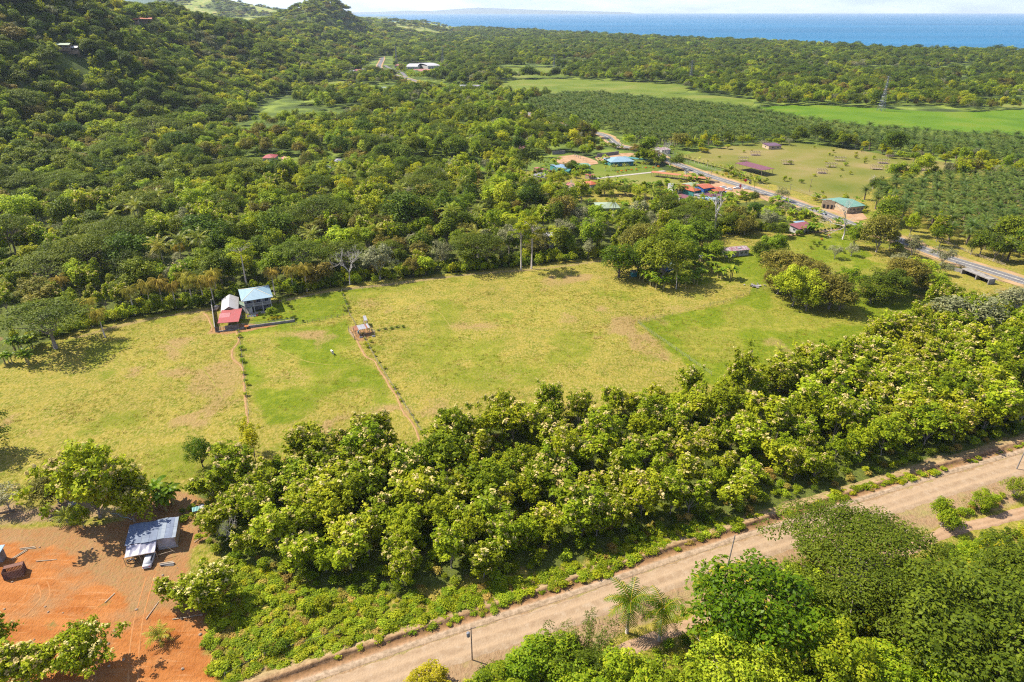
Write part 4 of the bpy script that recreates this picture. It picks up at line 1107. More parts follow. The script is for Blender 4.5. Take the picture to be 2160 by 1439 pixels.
def scatter_stuff(name, P, scale, rot, idx, objs, label=None):
    """one object of kind stuff: instances of crowns that stand in the scene, set on points"""
    coll = bpy.data.collections.new(name + '_kinds')
    for o in objs: coll.objects.link(o)
    order = sorted(range(len(objs)), key=lambda k: objs[k].name)
    rank = np.zeros(len(objs), np.int32); rank[order] = np.arange(len(objs))
    me = bpy.data.meshes.new(name)
    me.vertices.add(len(P)); me.vertices.foreach_set('co', np.ascontiguousarray(P, np.float32).ravel())
    a = me.attributes.new('size', 'FLOAT_VECTOR', 'POINT'); a.data.foreach_set('vector', np.ascontiguousarray(scale, np.float32).ravel())
    a = me.attributes.new('turn', 'FLOAT', 'POINT'); a.data.foreach_set('value', np.ascontiguousarray(rot, np.float32))
    a = me.attributes.new('pick', 'INT', 'POINT'); a.data.foreach_set('value', np.ascontiguousarray(rank[idx], np.int32))
    me.update()
    o = link(name, me); tag(o, kind='stuff')
    ng = bpy.data.node_groups.new(name, 'GeometryNodeTree')
    ng.interface.new_socket(name='Geometry', in_out='INPUT', socket_type='NodeSocketGeometry')
    ng.interface.new_socket(name='Geometry', in_out='OUTPUT', socket_type='NodeSocketGeometry')
    n = ng.nodes.new; L = ng.links.new
    gi, go = n('NodeGroupInput'), n('NodeGroupOutput')
    ci = n('GeometryNodeCollectionInfo'); ci.inputs[0].default_value = coll; ci.inputs[1].default_value = True; ci.inputs[2].default_value = True
    ip = n('GeometryNodeInstanceOnPoints'); ip.inputs['Pick Instance'].default_value = True
    def at(nm, ty):
        x = n('GeometryNodeInputNamedAttribute'); x.data_type = ty; x.inputs[0].default_value = nm; return x.outputs[0]
    cb = n('ShaderNodeCombineXYZ'); L(at('turn', 'FLOAT'), cb.inputs[2])
    e2 = n('FunctionNodeEulerToRotation'); L(cb.outputs[0], e2.inputs[0])
    L(gi.outputs[0], ip.inputs['Points']); L(ci.outputs[0], ip.inputs['Instance']); L(at('pick', 'INT'), ip.inputs['Instance Index'])
    L(e2.outputs[0], ip.inputs['Rotation']); L(at('size', 'FLOAT_VECTOR'), ip.inputs['Scale']); L(ip.outputs[0], go.inputs[0])
    md = o.modifiers.new('scatter', 'NODES'); md.node_group = ng
    return o
# ================================================================== WHERE THINGS STAND
BUILD_CLEAR = [(540, 640, 11, 4), (483, 655, 10, 2), (487, 675, 8, 2), (765, 695, 9, 3), (320, 1130, 8, 2), (318, 1185, 6, 0), (425, 1085, 4, 2),
    (1300, 340, 15, 42), (1186, 352, 11, 32), (1229, 347, 9, 28), (1147, 372, 9, 34), (1145, 357, 8, 10), (1209, 391, 9, 26), (1246, 388, 8, 28), (1205, 402, 6, 10), (1282, 434, 13, 28), (1244, 371, 6, 8),
    (1094, 310, 9, 14), (1438, 370, 16, 24), (1455, 394, 16, 34), (1495, 400, 18, 34), (1448, 416, 9, 12), (1500, 414, 10, 12), (1545, 400, 14, 16), (1590, 352, 20, 36), (1630, 306, 10, 28), (1398, 314, 8, 10),
    (1690, 478, 12, 16), (1768, 432, 16, 18), (1735, 452, 8, 10), (1553, 530, 13, 14), (1482, 543, 5, 6), (1338, 577, 5, 8), (1410, 565, 6, 10), (1150, 498, 6, 14), (1700, 445, 12, 14), (1650, 425, 8, 10), (1800, 475, 10, 14),
    (570, 335, 12, 62), (607, 338, 10, 55), (713, 340, 8, 45), (688, 354, 6, 38), (740, 152, 26, 130), (756, 150, 24, 120), (873, 138, 34, 130), (900, 138, 34, 130), (892, 149, 30, 110), (811, 187, 18, 90), (990, 182, 30, 90), (892, 224, 16, 26),
    (1165, 340, 10, 6), (1340, 380, 22, 14), (1530, 395, 16, 10), (1310, 300, 10, 24), (1290, 296, 10, 24), (1188, 266, 8, 22), (920, 184, 16, 50), (850, 163, 14, 50), (2075, 590, 13, 10), (2010, 548, 10, 16), (2050, 562, 10, 18), (1960, 530, 9, 14), (2100, 577, 10, 16)]
CAPS = []
for u, v, r, front in BUILD_CLEAR:
    x, y = G(u, v); L_ = math.hypot(x, y)
    CAPS.append((x, y, x - x / L_ * front, y - y / L_ * front, r))
def free_b(x, y, pad=0.0):
    ok = np.ones(np.shape(x), bool)
    for ax, ay, bx, by, r in CAPS:
        ok &= seg_dist(x, y, [(ax, ay), (bx, by)]) > r + pad
    return ok
P_OPEN = GW([(-400, 1700), (-400, 800), (0, 778), (60, 737), (160, 704), (300, 670), (450, 648), (600, 628), (760, 601), (930, 582), (1100, 565), (1250, 548), (1330, 538), (1480, 508), (1600, 488), (1690, 500), (1850, 520), (2010, 570), (2090, 600), (2500, 600), (2500, 1700)])
P_VILLAGE = GW([(1040, 312), (1180, 290), (1380, 300), (1480, 345), (1660, 420), (1710, 480), (1580, 480), (1420, 455), (1260, 445), (1180, 405), (1090, 365)])
P_CLEARINGS = [GW([(1560, 222), (1700, 245), (1850, 262), (2000, 276), (2400, 284), (2400, 306), (2010, 296), (1850, 284), (1700, 266), (1590, 242)]), GW([(1395, 322), (1440, 318), (1560, 302), (1700, 302), (1900, 332), (2150, 366), (1880, 378), (1800, 440), (1740, 442), (1600, 410), (1500, 380)]), GW([(1050, 178), (1440, 192), (1590, 212), (1590, 240), (1430, 222), (1260, 206), (1110, 208), (1050, 195)])]
P_PALM_NEAR = GW([(1820, 420), (1870, 398), (2000, 386), (2180, 376), (2420, 372), (2420, 640), (2190, 572), (2080, 536), (1980, 500), (1900, 470), (1840, 446)])
P_PALM_FAR = GW([(1105, 225), (1180, 205), (1260, 205), (1420, 222), (1560, 236), (1700, 264), (1850, 282), (2010, 296), (2420, 304), (2420, 366), (2180, 360), (1980, 330), (1850, 318), (1700, 298), (1560, 300), (1400, 312), (1300, 296), (1200, 262), (1130, 250)])
HWs = HIGHWAY[::4]

def nearest(x, y, marks):
    return min(marks, key=lambda m: math.hypot(x - m[0], y - m[1]))[2]
def marks(lst): return [(*G(u, v), t) for u, v, t in lst]
TM_ = marks([(470, 1120, 'by the green shed and the barn'), (620, 1200, 'above the rank growth at the road corner'), (880, 960, 'below the second footpath'), (800, 1120, 'in the part facing the transformer pole'), (1090, 1000, 'below the dry pasture patches'), (1080, 1170, 'above the bamboo clump'), (1350, 1100, 'above the royal palms'), (1330, 900, 'next to the dark rounded pasture tree'), (1560, 1040, 'above the concrete pole'), (1560, 880, 'below the tall columnar tree'), (1800, 960, 'above the wide feathery tree'), (1800, 790, 'below the small paddock palm'), (2060, 900, 'above the far concrete pole'), (2040, 740, 'below the road bridge')])
WM_ = marks([(60, 700, 'round the umbrella trees at the pasture corner'), (230, 640, 'over the drooping palms'), (420, 600, 'behind the gable-roofed outbuilding'), (560, 560, 'behind the sky-blue roof'), (760, 560, 'behind the half bare pale-limbed tree'), (960, 530, 'beside the yellow-flowering tree'), (1110, 520, 'around the two slender trees'), (1280, 520, 'behind the glossy dome tree'), (740, 420, 'round the tall coconut palm'), (860, 400, 'near the golden-green trees'), (1050, 420, 'on the village side of the wood'), (600, 400, 'below the red-roofed forest houses'), (400, 440, 'in the middle of the wood'), (150, 480, 'under the yellowish umbrella tree'), (1450, 480, 'round the tall dead trunk'), (1000, 350, 'below the small bright meadow'), (250, 380, 'at the foot of the hill'), (1650, 470, 'beside the highway bend')])
PMK = marks([(1900, 420, 'at the cream hall corner of the near block'), (2000, 480, 'along the highway edge of the near block'), (2120, 440, 'in the middle of the near block'), (2130, 520, 'behind the wooden rail fence'), (1250, 250, 'at the wood end of the far block'), (1450, 280, 'behind the village in the far block'), (1700, 290, 'behind the scrub field in the far block'), (2000, 320, 'along the bright field in the far block')])
# ------------------------------------------------------------------ plantation of large-leaved trees between pasture and dirt road
rs = np.random.RandomState(21)
X, Y = jgrid(-110, 330, 60, 300, 6.3, rs, 0.34)
lowmask = smooth(vnoise(X, Y, 30, 77, 3) * 3 - 0.5)
ok = (sdf(X, Y, P_TEAK) > 0.5) & free_b(X, Y) & in_view(X, Y, 0, 60) & (seg_dist(X, Y, DIRT_ROAD[::6]) > 12.5)
X, Y = X[ok], Y[ok]
ok = rs.rand(len(X)) > 0.10 + 0.10 * (vnoise(X, Y, 26, 3) > .55)
X, Y = X[ok], Y[ok]
o_ = np.argsort(X * X + Y * Y)[:296]
TEAK_XY = np.stack([X[o_], Y[o_]], 1)
for k in o_:
    x, y = X[k], Y[k]
    v = rnd.randrange(9)
    edge = float(sdf(np.array([x]), np.array([y]), P_TEAK)[0])
    H = rnd.choice([7.0, 8.5, 9.5, 10.5, 11.5, 13.0]) * rnd.uniform(.94, 1.06) * (0.82 + 0.36 * float(vnoise(np.array([x]), np.array([y]), 35, 66, 2)[0])) * (0.9 if edge < 4 else 1.0)
    fl = v % 4 != 3
    wh = nearest(x, y, TM_)
    plant('plantation_tree', 'teak', x, y, H, H * rnd.uniform(.72, 1.02), var=v, cat='tree',
          label=('cream-blossomed plantation tree ' if fl else 'plantation tree without blossom ') + wh, group=('blossoming plantation trees ' if fl else 'plantation trees without blossom ') + wh)

# ------------------------------------------------------------------ single trees one can point to
def feat(name, key, u, v, H, W, label, cat='tree', var=0, rz=None):
    x, y = G(u, v); EXCL.append((x, y, W * 0.36))
    return plant(name, key, x, y, H, W, label=label, cat=cat, var=var, rz=rz)
FE = [
 ('teak_tree', 'teak', 212, 1092, 18.5, 17.5, 'tallest cream-blossomed tree, standing behind the blue-roofed barn'),
 ('teak_tree', 'teak', 285, 1100, 13.0, 12.5, 'shorter blossoming tree at the rear corner of the blue-roofed barn', 1),
 ('young_tree', 'fleshy', 178, 1112, 5.5, 5.0, 'small bright green tree by the wire fence behind the red earth yard'),
 ('scrub_tree', 'bigolive', 125, 1062, 8.5, 10.5, 'dull olive bush-like tree beside the fallen dead tree'),
 ('scrub_tree', 'greyish', 20, 1075, 6.0, 8.0, 'pale twiggy tree at the edge of the red yard near the fallen trunk'),
 ('yard_tree', 'teak', 192, 1418, 9.5, 10.0, 'two-stemmed open tree casting a shadow on the orange earth', 3),
 ('yard_tree', 'teak', 62, 1445, 9.5, 12.0, 'broad leafy tree in the corner of the orange yard', 2),
 ('yard_tree', 'teak', 0, 1385, 8.0, 8.0, 'leafy tree half cut by the picture edge on the orange yard', 6),
 ('yard_tree', 'bigteak', 432, 1280, 9.5, 11.5, 'leafy tree by the ditch in front of the barn with a palm inside it', 1),
 ('yard_tree', 'teak', 378, 1268, 7.0, 6.5, 'low leafy tree at the lumber pile next to the white car', 2),
 ('round_tree', 'lightround', 1650, 1400, 9.0, 10.0, 'light green tree hard against the orange-tipped tree', 1),
 ('shade_tree', 'bigdark', 1960, 1400, 12.0, 15.0, 'dark feathery tree beside the huge one, nearer the middle', 1),
 ('shade_tree', 'bigdark', 2130, 1300, 11.0, 14.0, 'dark feathery tree between the golden bushes and the huge tree', 0),
 ('round_tree', 'lightround', 1330, 1480, 8.0, 10.0, 'light tree at the bottom edge below the bamboo', 2),
 ('round_tree', 'greyround', 1640, 1490, 8.0, 11.0, 'grey-green twiggy tree at the bottom edge', 1),
 ('round_tree', 'lightround', 1960, 1480, 8.0, 11.0, 'bright tree at the bottom edge before the dark trees', 0),
 ('round_tree', 'lightround', 1165, 1420, 7.5, 8.5, 'leafy tree between the transformer pole and the bamboo', 1),
 ('round_tree', 'lightround', 1730, 1310, 8.0, 9.0, 'light green tree under the near edge of the feathery tree', 2),
 ('shade_tree', 'bigolive', 1705, 612, 10, 13, 'olive tree in the heart of the paddock clump', 0), ('shade_tree', 'biglight', 1770, 655, 8, 10, 'low light tree on the paddock side of the olive-brown tree', 2), ('shade_tree', 'bigolive', 1640, 620, 9, 12, 'low olive tree on the lawn side of the paddock clump', 1), ('shade_tree', 'bigmid', 1835, 640, 8, 10, 'dark tree between the two halves of the paddock clump', 1),
 ('shade_tree', 'biglight', 1700, 655, 8, 9, 'small light tree at the foot of the brilliant green one', 1), ('shade_tree', 'bigmid', 1610, 555, 8, 10, 'dark tree at the corner of the lawn behind the long white house', 2), ('shade_tree', 'biglight', 1965, 620, 8, 11, 'light tree between the clump and the road bridge', 1), ('shade_tree', 'bigmid', 1345, 575, 12, 14, 'dark tree between the glossy dome and the blue shack', 2), ('shade_tree', 'bigolive', 1350, 545, 13, 15, 'olive tree behind the glossy dome tree', 0), ('shade_tree', 'bigmid', 1470, 525, 11, 13, 'dark tree on the lane behind the blue shack', 0), ('shade_tree', 'biglight', 1430, 535, 13, 15, 'tall light tree on the lane behind the blue shack', 1),
 ('thin_tree', 'thin', 541, 985, 11.5, 5.0, 'thin bright green tree standing at the lower end of the first footpath'),
 ('thin_tree', 'thin', 527, 950, 9.0, 3.6, 'thinnest forked tree beside the footpath in the pasture', 1),
 ('dark_tree', 'mango', 428, 985, 8.0, 6.5, 'dense tree with orange young leaves on the pasture edge above the barn', 1),
 ('rain_tree', 'feather', 1792, 1245, 13.5, 33.0, 'wide feathery tree spreading over the dirt road'),
 ('mango_tree', 'mango', 1568, 1352, 13.5, 17.5, 'dense glossy tree with orange-tipped shoots beside the concrete pole'),
 ('shade_tree', 'bigdark', 2060, 1432, 15.5, 24.0, 'huge dark feathery tree in the lower corner by the track'),
 ('shade_tree', 'bigdark', 2230, 1330, 15.0, 20.0, 'dark green tree at the picture edge behind the huge one', 1),
 ('shade_tree', 'bigdark', 1900, 1330, 10.0, 12.0, 'smaller dark feathery tree under the wide feathery tree', 1),
 ('round_tree', 'lightround', 1745, 1440, 10.5, 11.0, 'bright light-green tree between the orange-tipped and the dark tree'),
 ('round_tree', 'lightround', 1860, 1460, 9.5, 10.0, 'light-green tree in front of the huge dark tree', 1),
 ('round_tree', 'lightround', 1120, 1440, 8.0, 9.5, 'leafy light tree behind the pole with the transformer', 2),
 ('round_tree', 'lightround', 1050, 1500, 7.0, 9.0, 'bright green tree at the bottom edge by the road', 0),
 ('round_tree', 'lightround', 1240, 1490, 7.0, 9.0, 'green tree in front of the bamboo', 1),
 ('round_tree', 'greyround', 1540, 1470, 9.0, 13.0, 'grey-green twiggy tree in front of the orange-tipped tree'),
 ('round_tree', 'greyround', 1400, 1490, 8.0, 12.0, 'grey-green twiggy tree below the two royal palms', 1),
 ('round_tree', 'greyround', 1680, 1300, 9.0, 10.0, 'yellowish round tree behind the orange-tipped tree', 0),
 ('round_tree', 'lightround', 2140, 1480, 9.0, 12.0, 'light tree at the lower corner in front of the dark one', 2),
 ('yellow_bush', 'yellow', 905, 1455, 4.0, 7.5, 'golden-yellow clipped bush at the bottom edge of the road'),
 ('yellow_bush', 'yellow', 2130, 1225, 6.0, 10.0, 'golden bamboo-like bush beside the farm track', 1),
 ('yellow_bush', 'yellow', 2190, 1160, 5.0, 8.0, 'golden bush at the picture edge beside the farm track', 0),
 ('yellow_bush', 'yellow', 2060, 1250, 4.5, 8.0, 'yellowish bush under the edge of the huge dark tree', 1),
 ('round_tree', 'lightround', 1985, 1110, 6.5, 8.0, 'green tree between the road and the farm track', 2),
 ('round_tree', 'lightround', 2070, 1075, 4.5, 6.0, 'low rounded green tree by the farm track fence', 0),
 ('round_tree', 'greyround', 2140, 1050, 5.0, 6.0, 'low greyish tree by the concrete pole at the picture edge', 0),
 ('round_tree', 'lightround', 2030, 1190, 5.0, 5.5, 'broad-leaved sapling at the mouth of the farm track', 1),
 ('pasture_tree', 'teak', 1552, 850, 17.5, 9.5, 'tall columnar blossoming tree rising from the plantation edge into the green paddock', ),
 ('pasture_tree', 'teak', 1447, 850, 13.0, 8.5, 'narrow blossoming tree beside the tall columnar one', 1),
 ('pasture_tree', 'teak', 1285, 880, 11.5, 7.5, 'blossoming tree on the pasture edge with a bare top', 2),
 ('pasture_tree', 'teak', 1355, 890, 9.0, 8.5, 'dark rounded tree on the pasture edge between two blossoming ones', 3),
 ('pasture_tree', 'teak', 1708, 785, 11.0, 12.0, 'broad blossoming tree beside the small palm at the paddock edge', 5),
 ('pasture_tree', 'teak', 800, 960, 11.5, 12.5, 'broad blossoming tree at the lower end of the second footpath', 4),
 ('pasture_tree', 'teak', 960, 945, 11.5, 11.0, 'broad light tree on the pasture edge beyond the second footpath', 6),
 ('pasture_tree', 'teak', 1060, 905, 11.0, 10.0, 'blossoming tree on the pasture edge near the middle', 0),
 ('pasture_tree', 'teak', 1160, 890, 11.5, 10.0, 'blossoming tree on the pasture edge just past the middle', 4),
 ('teak_tree', 'teak', 1905, 735, 12.5, 14.0, 'large blossoming tree at the far end of the plantation', 2),
 ('grey_tree', 'greyish', 1830, 745, 6.5, 8.0, 'grey-green low tree at the paddock end beside the dry stalks'),
 ('grey_tree', 'greyish', 2040, 690, 11.0, 19.0, 'wide grey-green tree below the road bridge', 1),
 ('grey_tree', 'greyish', 2140, 660, 9.0, 14.0, 'grey-green tree at the picture edge below the road bridge', 2),
 ('shade_tree', 'light', 1672, 645, 13.0, 12.5, 'brilliant green tall tree in the clump between lawn and paddock', ),
 ('shade_tree', 'olive', 1748, 652, 11.5, 15.5, 'olive-brown round tree with shade beneath in the paddock clump', 1),
 ('shade_tree', 'olive', 1655, 585, 11.0, 16.0, 'olive round tree behind the brilliant green one', 2),
 ('shade_tree', 'light', 1625, 540, 9.0, 12.0, 'light green round tree at the end of the long white house', 2),
 ('shade_tree', 'lightround', 1790, 615, 8.0, 10.0, 'light green tree behind the olive-brown tree', 0),
 ('shade_tree', 'olive', 1905, 612, 11.0, 14.0, 'olive-brown dome tree beside the lawn slope', 0),
 ('shade_tree', 'dark', 1868, 630, 9.5, 13.0, 'dark green tree in front of the olive-brown dome', 0),
 ('shade_tree', 'light', 1935, 592, 8.5, 12.0, 'yellow-green low tree near the highway bank', 1),
 ('shade_tree', 'fleshy', 1800, 522, 8.0, 7.0, 'brilliant lime tree beside the bare forked tree', 0),
 ('shade_tree', 'greyish', 1760, 545, 5.0, 5.5, 'small grey tree on the garden lawn', 0),
 ('shade_tree', 'greyish', 1795, 540, 5.0, 5.0, 'small bluish tree below the lime tree', 1),
 ('road_tree', 'olive', 1848, 532, 14.5, 13.0, 'tall forked tree standing by the highway', 3),
 ('road_tree', 'greyish', 1920, 545, 9.0, 9.0, 'loose grey tree leaning over the highway', 2),
 ('road_tree', 'greyish', 1985, 560, 7.0, 9.0, 'sparse pale tree against the asphalt', 0),
 ('road_tree', 'dark', 2140, 530, 14.0, 17.0, 'big dark tree at the picture edge beside the palms', 2),
 ('road_tree', 'dark', 2190, 560, 12.0, 15.0, 'dark tree at the picture edge above the bridge', 3),
 ('road_tree', 'greyish', 1645, 425, 9.0, 9.0, 'dark leaning tree at the bend of the highway', 1),
 ('shade_tree', 'mango', 1305, 585, 11.5, 13.0, 'dense bright-green dome tree at the pasture corner', 0),
 ('shade_tree', 'light', 1395, 590, 16.5, 19.0, 'tall spreading tree over the blue shack', 0),
 ('shade_tree', 'dark', 1440, 565, 13.0, 12.0, 'dark tree behind the coconut palm', 1),
 ('shade_tree', 'lightround', 1503, 545, 8.0, 9.0, 'round tree on the lawn beside the long white house', 1),
 ('shade_tree', 'lightround', 1490, 470, 8.0, 11.0, 'round yellowish tree next to the tall dead trunk', 2),
 ('umbrella_tree', 'umbrella', 118, 735, 16.0, 30.0, 'flat-topped spreading tree shading the pasture corner', ),
 ('umbrella_tree', 'umbrella', 118, 610, 15.0, 28.0, 'flat-topped spreading tree behind the one at the pasture corner', 1),
 ('umbrella_tree', 'umbrella', 330, 300, 20.0, 52.0, 'largest flat-topped tree at the foot of the hill', 2),
 ('umbrella_tree', 'umbrella', 145, 420, 16.0, 24.0, 'yellowish umbrella tree above the two pasture umbrella trees', 0),
 ('umbrella_tree', 'umbrella', 840, 345, 13.0, 26.0, 'flat greyish spreading tree in front of the maroon roofs', 1),
 ('slender_tree', 'slender', 1099, 570, 21.0, 12.0, 'slender tree with long pale stem on the lane, the nearer of two'),
 ('slender_tree', 'slender', 1121, 567, 23.0, 14.0, 'slender tree with long pale stem on the lane, the taller of two', 1),
 ('slender_tree', 'slender', 524, 618, 22.0, 13.0, 'tall leaning pale-stemmed tree behind the sky-blue roof', 1),
 ('edge_tree', 'lightround', 575, 668, 4.2, 4.5, 'small round tree in front of the sky-blue roofed house', 1),
 ('edge_tree', 'dark', -30, 960, 11.0, 12.0, 'tree outside the picture edge whose shade falls on the pasture', 0),
 ('edge_tree', 'fleshy', 650, 962, 5.0, 5.0, 'lime green bush-like tree at the pasture edge', 1),
 ('road_tree', 'bigolive', 1140, 282, 13, 15, 'brown-green tree on the wood side of the highway curve', 0), ('road_tree', 'bigmid', 1118, 300, 13, 15, 'dark tree beside the maroon roofs at the village edge', 1), ('road_tree', 'bigolive', 1230, 292, 15, 16, 'tall grey-brown tree before the curve of the highway', 1),
 ('road_tree', 'bigmid', 1252, 312, 9, 10, 'dark low tree below the highway curve', 2), ('road_tree', 'biglight', 1205, 320, 8, 10, 'light round tree at the back of the bare lot', 0), ('road_tree', 'biglight', 1230, 326, 7.5, 9, 'second light round tree at the back of the bare lot', 1), ('road_tree', 'bigolive', 1345, 326, 9, 13, 'wide tree at the bend behind the blue villa', 2), ('road_tree', 'biglight', 1362, 343, 9, 10, 'dark-leaved round tree where the highway leaves the bend', 2),
 ('road_tree', 'bigmid', 1385, 348, 6, 7, 'round tree by the highway next to the villa', 0), ('village_tree', 'bigmid', 1208, 357, 7, 9, 'dark round tree between the blue and the sea-green roofs', 1), ('village_tree', 'bigmid', 1200, 362, 6, 8, 'second dark round tree between the blue and the sea-green roofs', 0), ('village_tree', 'biglight', 1232, 363, 6, 9, 'round tree in front of the sea-green roof', 1),
 ('village_tree', 'bigmid', 1320, 412, 7, 12, 'dark tree below the mown lawn', 2), ('village_tree', 'biglight', 1350, 418, 7, 12, 'bright tree below the mown lawn', 0), ('village_tree', 'bigmid', 1385, 420, 7.5, 12, 'dark tree by the white wall of the restaurant', 1), ('village_tree', 'bigmid', 1275, 412, 8, 11, 'dark tree by the orange-red hipped roof', 0), ('village_tree', 'biglight', 1225, 412, 8, 10, 'light tree behind the pink-red outhouse', 2), ('village_tree', 'biglight', 1170, 395, 9, 12, 'light tree by the lavender-grey roof', 0),
 ('village_tree', 'biglight', 1540, 458, 8, 13, 'bright tree below the car park', 1), ('village_tree', 'bigmid', 1590, 455, 8, 12, 'dark tree below the highway bend', 2), ('village_tree', 'biglight', 1622, 464, 7, 10, 'vivid tree beside the red earth slope below the bend', 0), ('village_tree', 'bigolive', 1480, 448, 6.5, 11, 'olive tree below the maroon and white shed roofs', 0), ('village_tree', 'biglight', 1420, 456, 7.5, 13, 'yellowish bright tree below the two-part maroon roof', 2), ('village_tree', 'bigmid', 1540, 490, 10, 13, 'dark tree at the foot of the tall dead trunk', 0), ('village_tree', 'bigolive', 1570, 495, 10, 14, 'olive tree behind the long white house', 1), ('village_tree', 'bigmid', 1640, 500, 8, 11, 'dark tree at the garden path end', 1), ('village_tree', 'biglight', 1470, 500, 10, 13, 'light tree beside the tall dead trunk', 1),
 ('road_tree', 'greyish', 1690, 455, 6, 8, 'grey scrubby tree on the highway edge above the wide maroon roof', 1), ('road_tree', 'greyish', 1660, 452, 6, 8, 'pale scrubby tree at the foot of the highway bend', 0), ('road_tree', 'biglight', 1820, 505, 7, 9, 'round tree by the highway next to the bare forked tree', 2), ('road_tree', 'bigmid', 1872, 420, 9, 12, 'dark tree at the corner of the palm block', 1), ('road_tree', 'bigmid', 1850, 408, 9, 12, 'dark bushy tree behind the cream hall', 0), ('road_tree', 'greyish', 1890, 560, 5, 7, 'low grey tree on the bank under the highway', 1), ('road_tree', 'bigolive', 1950, 610, 6, 9, 'low olive tree at the foot of the highway bank', 2), ('road_tree', 'greyish', 1990, 580, 4.5, 6, 'yellowish thicket on the slope by the culvert', 2),
 ('yellow_tree', 'lime', 868, 470, 13.0, 12.0, 'yellow-flowering tree in the middle of the forest', 1),
 ('yellow_tree', 'lime', 815, 395, 13.0, 15.0, 'golden-green round tree near the tall coconut palm', 2),
 ('yellow_tree', 'lime', 880, 390, 12.0, 14.0, 'golden-green tree beside the round golden one', 0),
]
BIG = {'olive': 'bigolive', 'light': 'biglight', 'dark': 'bigmid', 'teak': 'bigteak', 'lightround': 'biglight', 'greyround': 'bigolive'}
for f in FE:
    nm, key, u, v, H, W, lb = f[:7]
    if v > 1160 and u > 850 and key not in ('feather', 'yellow'): H, W = H * 1.12, W * 1.22
    if 480 < v < 700 and u > 1280 and nm in ('shade_tree', 'road_tree', 'grey_tree'): H, W = H * 1.2, W * 1.28
    if key == 'teak' and W >= 9.9 or key in ('olive', 'light', 'dark') and W >= 11.5: key = BIG[key]
    feat(nm, key, u, v, H, W, lb, var=f[7] if len(f) > 7 else 0)
x, y = G(1235, 1405); EXCL.append((x, y, 5)); plant('bamboo_clump', 'bamboo', x, y, 8.5, 13.0, label='feathery bamboo clump below the dirt road', cat='bamboo', reg=False)
for u, v, s, lb in [(1322, 1335, 1.0, 'royal palm on the road side of the pair'), (1390, 1352, .95, 'royal palm leaning over the track, nearer of the pair')]:
    x, y = G(u, v); plant_palm('royal_palm', 'royal', x, y, s, label=lb); EXCL.append((x, y, 4))
for u, v, key, s, lb in [(1426, 610, 'coconut', .9, 'coconut palm in front of the blue shack'), (1643, 770, 'coconut', .55, 'small arching palm at the paddock edge'), (338, 1352, 'small', 1.15, 'round bushy palm on the orange yard'),
                         (455, 1245, 'small', 1.5, 'palm with yellowing fronds inside the leafy yard tree'), (745, 402, 'coconut', 1.15, 'coconut palm rising out of the forest near the golden tree'),
                         (1110, 372, 'coconut', 1.0, 'leaning yellow coconut palm by the lavender-grey roof'), (1293, 455, 'coconut', .8, 'coconut palm in front of the pale green roof'), (1375, 440, 'coconut', 1.0, 'coconut palm among the village trees'),
                         (1428, 420, 'coconut', .8, 'coconut palm beside the maroon shed roof'), (1465, 417, 'coconut', .8, 'coconut palm between the maroon and white roofs'), (1590, 410, 'coconut', .8, 'coconut palm at the car park corner'),
                         (728, 655, 'small', .8, 'lone little palm on the house lawn'), (1448, 372, 'silver', .95, 'silver fan palm at the end of the orange walkway'), (1473, 378, 'silver', .95, 'silver fan palm beside the highway'), (143, 1102, 'small', 1.3, 'low yellowing palm at the wire fence by the red yard')]:
    x, y = G(u, v); plant_palm('silver_palm' if key == 'silver' else 'coconut_palm' if key == 'coconut' else 'small_palm', key, x, y, s, label=lb); EXCL.append((x, y, 3))
# drooping palms along the forest edge
for k, (u, v, s) in enumerate([(196, 690, 1.0), (222, 712, .95), (320, 655, 1.05), (285, 665, 1.0), (345, 650, 1.1), (372, 650, .95), (408, 645, 1.1), (432, 642, 1.0), (452, 640, 1.0), (460, 628, 1.05), (395, 630, 1.0), (580, 622, 1.0), (620, 618, 1.0), (648, 615, 1.05), (300, 600, 1.0), (140, 640, 1.0), (270, 560, .9), (385, 560, .9)]):
    x, y = G(u, v); EXCL.append((x, y, 2.6))
    plant_palm('drooping_palm', 'droop', x, y, s, label='shaggy palm with drooping yellow-brown fronds along the forest edge' if k != 11 else 'shaggy palm with dead grey fronds behind the sky-blue roof', group='drooping palms' if k != 11 else None)
rsq = np.random.RandomState(71)
for k in range(26):
    u, v = rsq.uniform(180, 1050), rsq.uniform(380, 600); x, y = G(u, v)
    if sdf(np.array([x]), np.array([y]), P_OPEN)[0] < -4 and hill_z(np.array([x]), np.array([y]))[0] < .3:
        EXCL.append((x, y, 3)); plant_palm('coconut_palm', 'coconut', x, y, rsq.uniform(1.1, 1.5), label='feathery coconut palm rising from the wood ' + nearest(x, y, WM_), group='palms of the wood ' + nearest(x, y, WM_))
